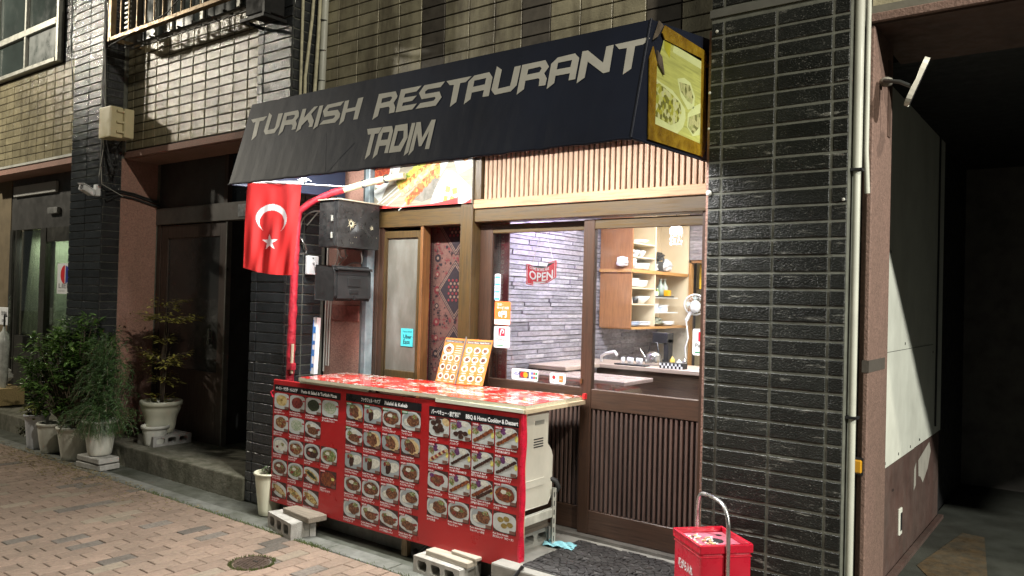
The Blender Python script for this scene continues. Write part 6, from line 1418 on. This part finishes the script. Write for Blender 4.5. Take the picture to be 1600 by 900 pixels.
b = MB(); b.prism([(Mx1-.006, Mz0+.015), (Mx1+.010, Mz0+.015), (Mx1+.004, Mz1-.075), (Mx1-.006, Mz1-.075)], lambda u, v: (u, My0+.02, v), lambda u, v: (u, My1-.02, v)); b.build('door_flap', t, M('flap_plastic', (.021, .0215, .022), .45, spec=.35), bevel=.003)
b = MB(); b.prism([(Mx1-.02, Mz1-.012), (Mx1+.022, Mz1-.02), (Mx1+.022, Mz1-.034), (Mx1-.02, Mz1-.026)], lambda u, v: (u, My0+.005, v), lambda u, v: (u, My1-.005, v)); b.build('hood', t, bkm2, bevel=.003)
bx(Mx1-.003, Mx1-.001, My0+.03, My1-.03, Mz1-.07, Mz1-.035).build('slot', t, bkp)
for z0, z1, y0, y1 in ((1.605, 1.675, -.41, -.28), (1.55, 1.585, -.39, -.30)): MB().box(Mx1+.006, Mx1+.013, y0, y1, z0, z1).build('name_panel', t, bkm2, bevel=.003)
bx(Mx1+.004, Mx1+.016, -.355, -.335, 1.505, 1.535).build('latch', t, bkm2)
t = thing('outlet_box', 'white plastic outlet box with a plug on the black pillar side', 'outlet', (-5.2, -.28, 1.77)); bx(-5.228, -5.19, -.345, -.235, 1.70, 1.855).build('outlet_case', t, whs, bevel=.006)
MB().tube([(-5.19, -.29, 1.80), (-5.165, -.29, 1.80), (-5.16, -.29, 1.76)], .012, 8).build('plug', t, M('plug_grey', (.45, .45, .45), .4)); bx(-5.19, -5.187, -.30, -.29, 1.83, 1.84).build('indicator', t, bkp)
cg = M('cable_grey', (.38, .38, .34), .5, var=.1); cbk = M('cable_black', (.02, .02, .02), .5)
t = thing('cable_bundle', 'grey cables looping down beside the metal box and the granite wall', 'cables', (-5.1, -.2, 1.6))
for pth in ([(-5.22, -.42, 2.00), (-5.20, -.40, 2.15), (-5.14, -.30, 2.22), (-5.08, -.20, 2.12), (-5.05, -.17, 1.95), (-5.02, -.16, 1.86), (-4.9, -.2, 1.84), (-4.8, -.3, 1.90)], [(-5.2, -.36, 2.10), (-5.12, -.26, 2.24), (-5.04, -.19, 2.10), (-5.06, -.15, 1.85), (-5.13, -.14, 1.72), (-5.17, -.14, 1.4), (-5.18, -.14, .95)], [(-4.86, -.22, 1.86), (-5.0, -.15, 1.82), (-5.11, -.14, 1.72), (-5.14, -.14, 1.4), (-5.15, -.14, .95)], [(-5.19, -.14, 2.9), (-5.20, -.14, 1.8), (-5.21, -.14, .9)], [(-4.72, -.2, 1.88), (-4.76, -.16, 1.80), (-4.9, -.14, 1.80), (-5.10, -.14, 1.70)], [(-5.16, -.29, 1.76), (-5.14, -.24, 1.69), (-5.19, -.25, 1.66)]):
    P_ = [Vector(q) for q in pth]; sm = []
    for i in range(len(P_)-1):
        for k in range(5):
            s = k/5; p0, p1, p2, p3 = P_[max(i-1, 0)], P_[i], P_[i+1], P_[min(i+2, len(P_)-1)]; sm.append(.5*((2*p1)+(p2-p0)*s+(2*p0-5*p1+4*p2-p3)*s*s+(3*p1-p0-3*p2+p3)*s**3))
    sm.append(P_[-1]); MB().tube(sm, .0065, 7).build('cable', t, cg)
t = thing('door_bracket', 'small metal hook bracket on the black pillar side behind the flag', 'bracket', (-5.22, -.42, 1.95)); MB().tube([(-5.232, -.40, 2.0), (-5.20, -.40, 1.97), (-5.20, -.36, 1.92), (-5.232, -.34, 1.88)], .009, 7).tube([(-5.232, -.46, 1.87), (-5.21, -.36, 1.87)], .006, 6).build('hook', t, stl)
t = thing('long_carton', 'long white and blue carton standing upright beside the granite wall', 'carton', (-4.93, -.5, .9))
b = MB(); Mx = Matrix.Translation((-4.935, -.46, .92)) @ Euler((0, math.radians(3), 0)).to_matrix().to_4x4(); b.box(-.022, .022, -.018, .018, 0, .44, 0, Mx); b.build('carton', t, whs)
b = MB(); [b.box(-.012, .012, -.0195, -.0185, .05+k*.09, .05+k*.09+(.05 if k % 2 else .03), 0, Mx) for k in range(4)]; b.box(-.022, -.014, -.0195, -.0185, .02, .42, 0, Mx); b.build('blue_print', t, M('print_azure', (.05, .22, .6), .4))

# upper box frame and cream pipes on the middle pillar
t = thing('sign_bracket', 'black sheet metal bracket box high on the middle pillar', 'bracket', (-5.45, -.68, 3.7)); bx(-5.60, -5.34, -.72, -.535, 3.78, 5.2).build('back_plate', t, M('matt_black', (.012, .012, .012), .75), bevel=.004)
MB().box(-5.62, -5.30, -.76, -.735, 3.72, 3.745).box(-5.32, -5.30, -.735, -.54, 3.72, 3.745).box(-5.62, -5.60, -.735, -.54, 3.72, 3.745).box(-5.32, -5.29, -.76, -.70, 3.745, 5.2).build('angle_frame', t, bkm2)
t = thing('refrigerant_pipes', 'bundle of cream taped pipes running up beside the middle pillar', 'pipes', (-5.18, -.35, 3.1))
for k, (pth, r) in enumerate((([(-5.20, -.28, 2.9), (-5.19, -.26, 3.3), (-5.20, -.22, 5)], .030), ([(-5.20, -.36, 2.9), (-5.19, -.33, 3.2), (-5.20, -.30, 3.7), (-5.2, -.27, 5)], .015), ([(-5.21, -.41, 2.9), (-5.20, -.42, 3.3), (-5.21, -.36, 3.8), (-5.2, -.30, 5)], .013), ([(-5.22, -.45, 2.9), (-5.215, -.45, 5)], .012))): MB().tube(pth, r, 10).build('pipe_run', t, fo if k else pp)
for z in (3.05, 3.3, 3.55, 3.8): MB().tube([(-5.19, -.265, z), (-5.19, -.265, z+.004)], .033, 10).build('tape_ring', t, bkp)
b = MB(); g = random.Random(2)
for k in range(7): b.tube([(-5.2+g.uniform(0, .05), -.3, 2.97), (-5.12+g.uniform(-.05, .1), -.3+g.uniform(-.1, .1), 3.0+g.uniform(0, .05)), (-5.0+g.uniform(-.1, .1), -.3, 2.96)], .004, 5)
b.build('wire_tangle', t, cbk)

# things on the left pillar
t = thing('junction_box', 'cream plastic junction box strapped to the left pillar', 'junction box', (-8.1, -.5, 3.1)); jm = M('cream_plastic', (.62, .55, .34), .4, var=.06)
bx(-8.24, -8.00, -.63, -.50, 3.07, 3.385).build('cover', t, jm, bevel=.012); bx(-8.23, -7.97, -.50, -.40, 3.08, 3.375).build('box_base', t, jm, bevel=.006)
for z in (3.12, 3.22, 3.33): bx(-8.0, -7.975, -.57, -.49, z, z+.02).build('hinge', t, jm)
bx(-8.33, -8.20, -.46, -.40, 3.15, 3.3).build('wall_plate', t, bkm2)
t = thing('security_camera', 'small white security camera on the left pillar face', 'camera', (-8.4, -.6, 2.55)); b = MB(); Mx = Matrix.Translation((-8.44, -.62, 2.545)) @ Euler((math.radians(-18), 0, math.radians(25))).to_matrix().to_4x4()
b.box(-.035, .035, -.10, .05, -.03, .03, 0, Mx); b.build('camera_body', t, whs, bevel=.012); b = MB(); b.box(-.042, .042, -.12, .06, .030, .038, 0, Mx); b.build('sun_hood', t, whs, bevel=.003); MB().tube([Mx @ Vector((0, -.1, 0)), Mx @ Vector((0, -.106, 0))], .022, 12).build('lens', t, bkp)
bx(-8.43, -8.36, -.575, -.53, 2.50, 2.62).build('wall_mount', t, whs, bevel=.005)
t = thing('cable_bundle', 'tangled black cables down the edge of the left pillar and across the granite reveal', 'cables', (-8.35, -.5, 3)); g = random.Random(12)
for k in range(7):
    x = -8.345+k*.006; P_ = [Vector((x+g.uniform(-.02, .02)*(z < 3.3), -.548+g.uniform(-.012, .004), z)) for z in (5.3, 4.6, 3.9, 3.4, 3.1, 2.9, 2.6)]; MB().tube(P_, .006, 6).build('cable', t, cbk)
for k in range(6):
    P_ = [Vector((-8.33, -.55, 3.35-k*.05)), Vector((-8.28+g.uniform(0, .06), -.52, 3.0-g.random()*.1)), Vector((-8.22+g.uniform(-.04, .1), -.48, 2.78+g.uniform(-.06, .08))), Vector((-8.25, -.42, 3.02)), Vector((-8.15, -.42, 3.08))]; sm = []
    for i in range(4):
        for q_ in range(5):
            s = q_/5; p0, p1, p2, p3 = P_[max(i-1, 0)], P_[i], P_[i+1], P_[min(i+2, 4)]; sm.append(.5*((2*p1)+(p2-p0)*s+(2*p0-5*p1+4*p2-p3)*s*s+(3*p1-p0-3*p2+p3)*s**3))
    MB().tube(sm, .006, 6).build('cable', t, cbk)
for dz, r in ((0, .011), (-.035, .013), (.02, .008)): MB().tube([(-8.31, -.50, 2.52+dz*2), (-8.325, -.36, 2.56+dz), (-8.322, -.2, 2.545+dz), (-8.32, .0, 2.50+dz), (-8.3, .07, 2.49+dz)], r, 7).build('cable', t, cbk)
MB().tube([(-8.31, -.56, 4.1), (-8.26, -.56, 3.4), (-8.33, -.56, 2.9), (-8.30, -.55, 2.62), (-8.15, -.40, 2.5)], .004, 5).build('cable', t, cg); MB().tube([(-8.30, -.56, 4.2), (-8.36, -.56, 3.6), (-8.27, -.56, 3.0), (-8.35, -.56, 2.7)], .0035, 5).build('cable', t, cg)
MB().tube([(-9.62, -.34, 5.1), (-9.60, -.34, 4.3), (-9.45, -.33, 3.4)], .006, 5).build('cable', t, cbk); MB().tube([(-8.1, -.62, 4.0), (-7.0, -.62, 4.12), (-5.8, -.64, 4.6)], .005, 5).build('cable', t, cbk)

# garage mirror
t = thing('garage_mirror', 'white rimmed mirror seen edge on, held by a bracket in the garage opening', 'mirror', (-.74, -.3, 2.62)); Mx = Matrix.Translation((-.735, -.30, 2.635)) @ Euler((0, math.radians(22), math.radians(14))).to_matrix().to_4x4()
P = [(.06*math.copysign(abs(math.cos(a))**.6, math.cos(a)), .118*math.copysign(abs(math.sin(a))**.6, math.sin(a))) for a in [k*math.pi/12 for k in range(24)]]
b = MB(); b.prism(P, lambda u, v: tuple(Mx @ Vector((-.010, u, v))), lambda u, v: tuple(Mx @ Vector((.006, u, v)))); b.build('mirror_rim', t, M('rim_white', (.62, .60, .52), .4), bevel=.004)
b = MB(); b.prism([(u*.9, v*.93) for u, v in P], lambda u, v: tuple(Mx @ Vector((.006, u, v))), lambda u, v: tuple(Mx @ Vector((.012, u, v)))); b.build('mirror_back', t, bkp)
MB().tube([(-.76, -.29, 2.62), (-.82, -.25, 2.66), (-.90, -.2, 2.69), (-.925, -.15, 2.69)], .010, 7).build('bracket_arm', t, M('zinc_dark', (.12, .13, .13))); MB().ball((-.90, -.17, 2.69), .035, sz=.7).build('bracket_base', t, M('rim_dirty', (.2, .19, .16), .6))
bx(-.945, -.922, .0, .06, 2.45, 2.85).build('wall_board', t, M('board_brown', (.10, .06, .045), .7)); 

# ------------------------------------------------------------------ far left things by the shop door
t = thing('notice_stand', 'small white notice board on a stand at the far left edge', 'sign', (-11.4, -.25, 0)); bx(-11.62, -11.30, -.27, -.25, 1.03, 1.26).build('sheet', t, whs, bevel=.004); bx(-11.31, -11.29, -.27, -.25, 0, 1.42).build('stand_post', t, stl); b = MB(); put_text(b, '営業中', .06, lambda u, v: (-11.52+u, -.272, 1.16+v)); put_text(b, 'OPEN', .05, lambda u, v: (-11.50+u, -.272, 1.07+v)); b.build('lettering', t, bkp)
t = thing('umbrella', 'closed umbrella in a pale plastic sleeve leaning by the notice stand', 'umbrella', (-11.2, -.32, .1)); MB().lathe([(.012, .05), (.035, .12), (.05, .45), (.075, .80), (.06, .92), (.02, .97), (.012, 1.02)], (-11.22, -.34, 0), 12, wob=.12).build('wrapped_cloth', t, M('sleeve_pale', (.48, .50, .47), .25, var=.3, scale=18)); MB().tube([(-11.22, -.34, 1.0), (-11.22, -.34, 1.15), (-11.19, -.34, 1.18), (-11.16, -.34, 1.15)], .011, 7).build('handle', t, bkm2)
t = thing('crate', 'low ochre wooden crate at the far left on the step', 'crate', (-11.3, -.3, 0)); bx(-11.75, -11.10, -.45, -.12, .02, .24).build('crate_side', t, wood('ochre_wood', (.4, .3, .14), .6, 0), bevel=.005); bx(-11.77, -11.08, -.47, -.44, .24, .26).build('top_edge', t, wood('ochre_wood', (.4, .3, .14)))
sack((-11.45, -.3, .26), .14, .24, 'pale rounded bag on the ochre crate', M('bag_pale', (.5, .5, .46), .6), seed=21)

# ------------------------------------------------------------------ plant pots and plants
potm = M('pot_white', (.66, .66, .58), .5, var=.14, scale=7, bs=.3, bscale=30, bdist=.006, dirt=.45, dirtc=(.16, .15, .10)); potc = M('pot_cream', (.66, .65, .50), .4, var=.08, scale=5, dirt=.15, dirtc=(.2, .19, .13)); potb = M('pot_grey_white', (.60, .62, .66), .5, var=.12, dirt=.3)
soil = M('soil', (.04, .03, .02), .95, var=.5, scale=60, bs=.8, bscale=120)
def pot(label, loc, rt_, rb_, h, m, rim=.03, ribs=0, wob=0, rimout=.012):
    t = thing('plant_pot', label, 'plant pot', loc, 'plant pots on the pavement'); x, y, z = loc
    prof = [(.001, 0), (rb_*.9, 0), (rb_, .008)]
    for k in range(1, 9):
        f = k/8; r = rb_+(rt_-rb_)*f; 
        if ribs: r += .006*math.sin(f*ribs)
        prof.append((r, .008+(h-rim-.008)*f))
    prof += [(rt_+rimout, h-rim), (rt_+rimout+.002, h-.004), (rt_+rimout-.004, h), (rt_-.006, h-.002), (rt_-.014, h-.05)]
    MB().lathe(prof, loc, 28, wob=wob).build('pot_wall', t, m); b = MB(); b.lathe([(rt_-.014, h-.05), (rt_*.5, h-.042), (.001, h-.04)], loc, 20); b.build('soil', t, soil); return t
pot('tall grey white pot, leftmost on the pavement, with yellow green sprigs', (-9.13, -.76, G0), .115, .085, .37, potb)
pot('bulging white pot, second from the left on the pavement', (-8.80, -.74, G0), .135, .10, .315, potm, ribs=2.6, wob=.008)
pot('wide white pot, third from the left, under the glossy shrub', (-8.30, -.73, G0), .165, .12, .335, potm, wob=.006)
pot('white pot on two thin slabs under the feathery plant', (-7.76, -.74, G0+.125), .15, .105, .335, potm, rim=.022)
pot('small white pot half hidden behind the slab raised pot', (-7.52, -.32, .0), .12, .09, .20, potm)
pot('faint white pot between the wide pot and the wall', (-8.75, -.30, .0), .11, .09, .16, potm)
pot('big cream pot on the hollow block in front of the dark door', (-7.60, -.22, .105), .19, .12, .325, potc, rim=.045, ribs=9)
pot('cream pot beside the left end of the menu board', (-5.21, -.64, G0), .112, .076, .335, potc, rim=.018, rimout=.008)
block('hollow block under the big cream pot on the step', (-7.56, -.20, 0), math.radians(90), L=.39, W_=.30, Hh=.10)
for z, r, l in ((G0+.004, .12, 'lower'), (G0+.068, .06, 'upper')):
    m_ = MB().box(-.20, .20, -.10, .10, 0, .052 if z < G0+.03 else .05).mesh('paving_slab', bk, .006); o = link('paving_slab', m_); o.location = (-7.75, -.76, z); o.rotation_euler = (0, 0, r); tag(o, l+' of the two thin grey slabs under the white pot', 'slab', 'thin slabs under the pot')

def leafmat(name, c, rough=.3, coat=.2, tl=.25):
    m, t, b = nt(name); n = ramp(t, rnd(t), [(0, tuple(x*.55 for x in c)), (.6, c), (1, (c[0]*1.9, c[1]*1.5, c[2]*1.2))]); n2 = mixc(t, .5, n, ramp(t, noise(t, 14, 3), [(.35, tuple(x*.5 for x in c)), (.65, (c[0]*1.7, c[1]*1.4, c[2]))]))
    t.links.new(n2, b.inputs['Base Color']); b.inputs['Roughness'].default_value = rough; b.inputs['Coat Weight'].default_value = coat; return m
def leaf(b, c, d, up, L, W_, fold=.25, curl=.25, m=0):
    d = d.normalized(); s = d.cross(up)
    if s.length < .05: s = d.cross(Vector((1, 0, 0)))
    s.normalize(); n = s.cross(d).normalized(); P = []
    for f, w_ in ((0, .12), (.3, .85), (.55, 1), (.8, .6), (1, .03)):
        cc = c+d*L*f-n*L*curl*f*f; P.append((cc-s*W_*w_/2+n*W_*fold*w_*.5, cc, cc+s*W_*w_/2+n*W_*fold*w_*.5))
    for i in range(4):
        b.face([P[i][0], P[i][1], P[i+1][1], P[i+1][0]], m, True); b.face([P[i][1], P[i][2], P[i+1][2], P[i+1][1]], m, True)
gls = leafmat('glossy_leaf', (.12, .24, .07), .2, .3); fern = leafmat('feather_leaf', (.06, .13, .045), .5, 0); nan = leafmat('nandina_leaf', (.24, .27, .07), .4, .05); yel = leafmat('sprig_leaf', (.22, .26, .04), .45, 0); brk = M('bark', (.13, .10, .07), .9, var=.3, scale=30)
def shrub(label, base, cen, rad, nb, nl, L, W_, mat, seed, single=0, group='potted plants', nm='potted_shrub', whorl=5):
    t = thing(nm, label, 'plant', base, group); g = random.Random(seed); B = Vector(base); st = MB(); tips = []
    for k in range(nb):
        while True:
            q = Vector((g.uniform(-1, 1), g.uniform(-1, 1), g.uniform(-1, 1)))
            if q.length < 1 and q.length > .25: break
        tip = Vector(cen)+Vector((q.x*rad[0], q.y*rad[1], q.z*rad[2])); mid = B.lerp(tip, .5)+Vector((g.uniform(-.05, .05), g.uniform(-.04, .04), .05))
        if k % 2 == 0: st.tube([B+Vector((g.uniform(-.03, .03), g.uniform(-.03, .03), 0)), mid, tip], [.007, .0045, .002], 5, caps=False)
        tips.append((tip, (tip-mid).normalized()))
    st.build('stems', t, brk, kind='stuff'); fol = MB(); ns = 0
    for k in range(nl):
        tip, d = tips[k % len(tips)] if k < len(tips)*whorl else g.choice(tips)
        c = tip-d*g.uniform(0, .10)+Vector((g.gauss(0, .012), g.gauss(0, .012), g.gauss(0, .012))); a = g.uniform(0, 6.28)
        dd = Vector((math.cos(a), math.sin(a), g.uniform(-.45, .45)))+d*.35; l = L*g.uniform(.6, 1.15)
        if ns < single and c.y < cen[1]+.1:
            q = MB(); leaf(q, c, dd, Vector((0, 0, 1)), l, W_*l/L, g.uniform(.1, .4), g.uniform(.0, .5)); q.build('leaf', t, mat); ns += 1
        else: leaf(fol, c, dd, Vector((0, 0, 1)), l, W_*l/L, g.uniform(.1, .4), g.uniform(.0, .5))
    fol.build('foliage', t, mat, kind='stuff'); return t
shrub('dense glossy dark green shrub in the second and third white pots', (-8.55, -.72, .12), (-8.80, -.70, .68), (.64, .34, .46), 190, 2400, .10, .038, gls, 1, single=150)
shrub('leafy shrub top reaching up in front of the left pillar', (-8.40, -.70, .12), (-8.42, -.62, 1.0), (.48, .28, .30), 80, 1100, .10, .038, gls, 2, single=60)
shrub('yellow green sprigs sprouting from the leftmost pot', (-9.13, -.76, .14), (-9.18, -.78, .22), (.17, .14, .12), 24, 260, .045, .026, yel, 3)
# second flush: sagging weed at the kerb
shrub('low creeping weed on the kerb left of the pots', (-9.5, -.66, -.15), (-9.5, -.70, -.04), (.26, .12, .10), 24, 220, .04, .026, leafmat('weed_leaf', (.06, .07, .02), .5, 0), 6, nm='weed')
# feathery conifer like plant
t = thing('feathery_plant', 'dark feathery plant with drooping needle foliage in the pot on slabs', 'plant', (-7.76, -.74, .2), 'potted plants'); g = random.Random(31); b = MB(); st = MB(); B = Vector((-7.76, -.74, .2))
for k in range(260):
    a = g.uniform(0, 6.28); hgt = g.random(); rr_ = (.42-.24*hgt)*g.uniform(.4, 1.05); top = B+Vector((math.cos(a)*rr_+.02, math.sin(a)*rr_*.8, .02+hgt*.86*g.uniform(.8, 1.08))); sag = Vector((math.cos(a)*.05, math.sin(a)*.05, -.05-.06*(1-hgt)))
    p0 = B+Vector((0, 0, hgt*.5)); P_ = [p0.lerp(top, f)+Vector((0, 0, .08*math.sin(f*3.1))) for f in (0, .33, .66, 1)]+[top+sag]
    if k % 3 == 0: st.tube(P_, .0022, 4, caps=False)
    for i in range(len(P_)-1):
        for q_ in range(15):
            c = P_[i].lerp(P_[i+1], g.random()); d = Vector((g.gauss(0, 1), g.gauss(0, 1), g.gauss(0, .7))).normalized()+(P_[i+1]-P_[i]).normalized()*.8; d.normalize(); l = g.uniform(.025, .06); n = d.cross(Vector((g.random(), g.random(), g.random()))).normalized()*.0026
            b.face([c-n, c+n, c+d*l])
for k in range(1200):
    a = g.uniform(0, 6.28); r0 = .13+g.random()*.06; c = B+Vector((math.cos(a)*r0, math.sin(a)*r0, .0+g.uniform(-.02, .10))); d = Vector((math.cos(a)*.4, math.sin(a)*.4, -1))*g.uniform(.05, .13); n = Vector((-math.sin(a), math.cos(a), 0))*.0016; b.face([c-n, c+n, c+d])
b.build('needles', t, fern, kind='stuff'); st.build('stems', t, brk, kind='stuff')
shrub('upright dark conifer sprays behind the feathery plant', (-7.95, -.5, .1), (-7.95, -.52, .70), (.24, .2, .50), 55, 900, .07, .012, fern, 9, nm='conifer')
# nandina
t = thing('nandina', 'thin nandina with reddish leaf tiers above the big cream pot', 'plant', (-7.6, -.22, .38), 'potted plants'); g = random.Random(41); st = MB(); b = MB(); B = Vector((-7.6, -.22, .38))
for (dx, h) in ((0, .95), (.06, .78), (-.05, .6), (.03, .9), (.09, .55)): st.tube([B+Vector((dx*.4, 0, 0)), B+Vector((dx*.6, 0, h*.5)), B+Vector((dx+.04, 0, h))], [.007, .005, .003], 5)
def tier(c, rad, n, hz):
    for k in range(n):
        a = g.uniform(0, 6.28); L = rad*g.uniform(.5, 1.05); e = Vector(c)+Vector((math.cos(a)*L, math.sin(a)*L*.5, g.uniform(-hz, hz)+L*.12)); s = Vector(c); st.tube([s, s.lerp(e, .5)+Vector((0, 0, .03)), e], .0018, 4, caps=False)
        for q_ in range(13):
            f = g.uniform(.3, 1.05); cc = s.lerp(e, f)+Vector((g.gauss(0, .02), g.gauss(0, .02), .02*math.sin(f*3)+g.gauss(0, .014))); aa = a+g.uniform(-1.1, 1.1); l = g.uniform(.05, .085); leaf(b, cc, Vector((math.cos(aa), math.sin(aa)*.8, g.uniform(-.2, .35))), Vector((0, 0, 1)), l, l*.30, .15, .15)
tier((-7.55, -.22, 1.22), .50, 22, .04); tier((-7.58, -.22, 1.36), .3, 8, .05); tier((-7.60, -.22, .80), .46, 26, .09); tier((-7.60, -.22, .62), .25, 8, .08); tier((-7.62, -.22, 1.02), .18, 5, .05)
for k in range(60): a = g.uniform(0, 6.28); r = g.uniform(.03, .14); leaf(b, B+Vector((math.cos(a)*r-.03, math.sin(a)*r, g.uniform(-.01, .12))), Vector((math.cos(a), math.sin(a), g.uniform(0, .8))), Vector((0, 0, 1)), .055, .034)
b.build('foliage', t, nan, kind='stuff'); st.build('stems', t, brk, kind='stuff')
t = shrub('small green plant inside the pot beside the menu board', (-5.20, -.635, .11), (-5.20, -.635, .125), (.065, .06, .015), 16, 60, .028, .014, leafmat('small_leaf', (.06, .12, .03), .4), 13)
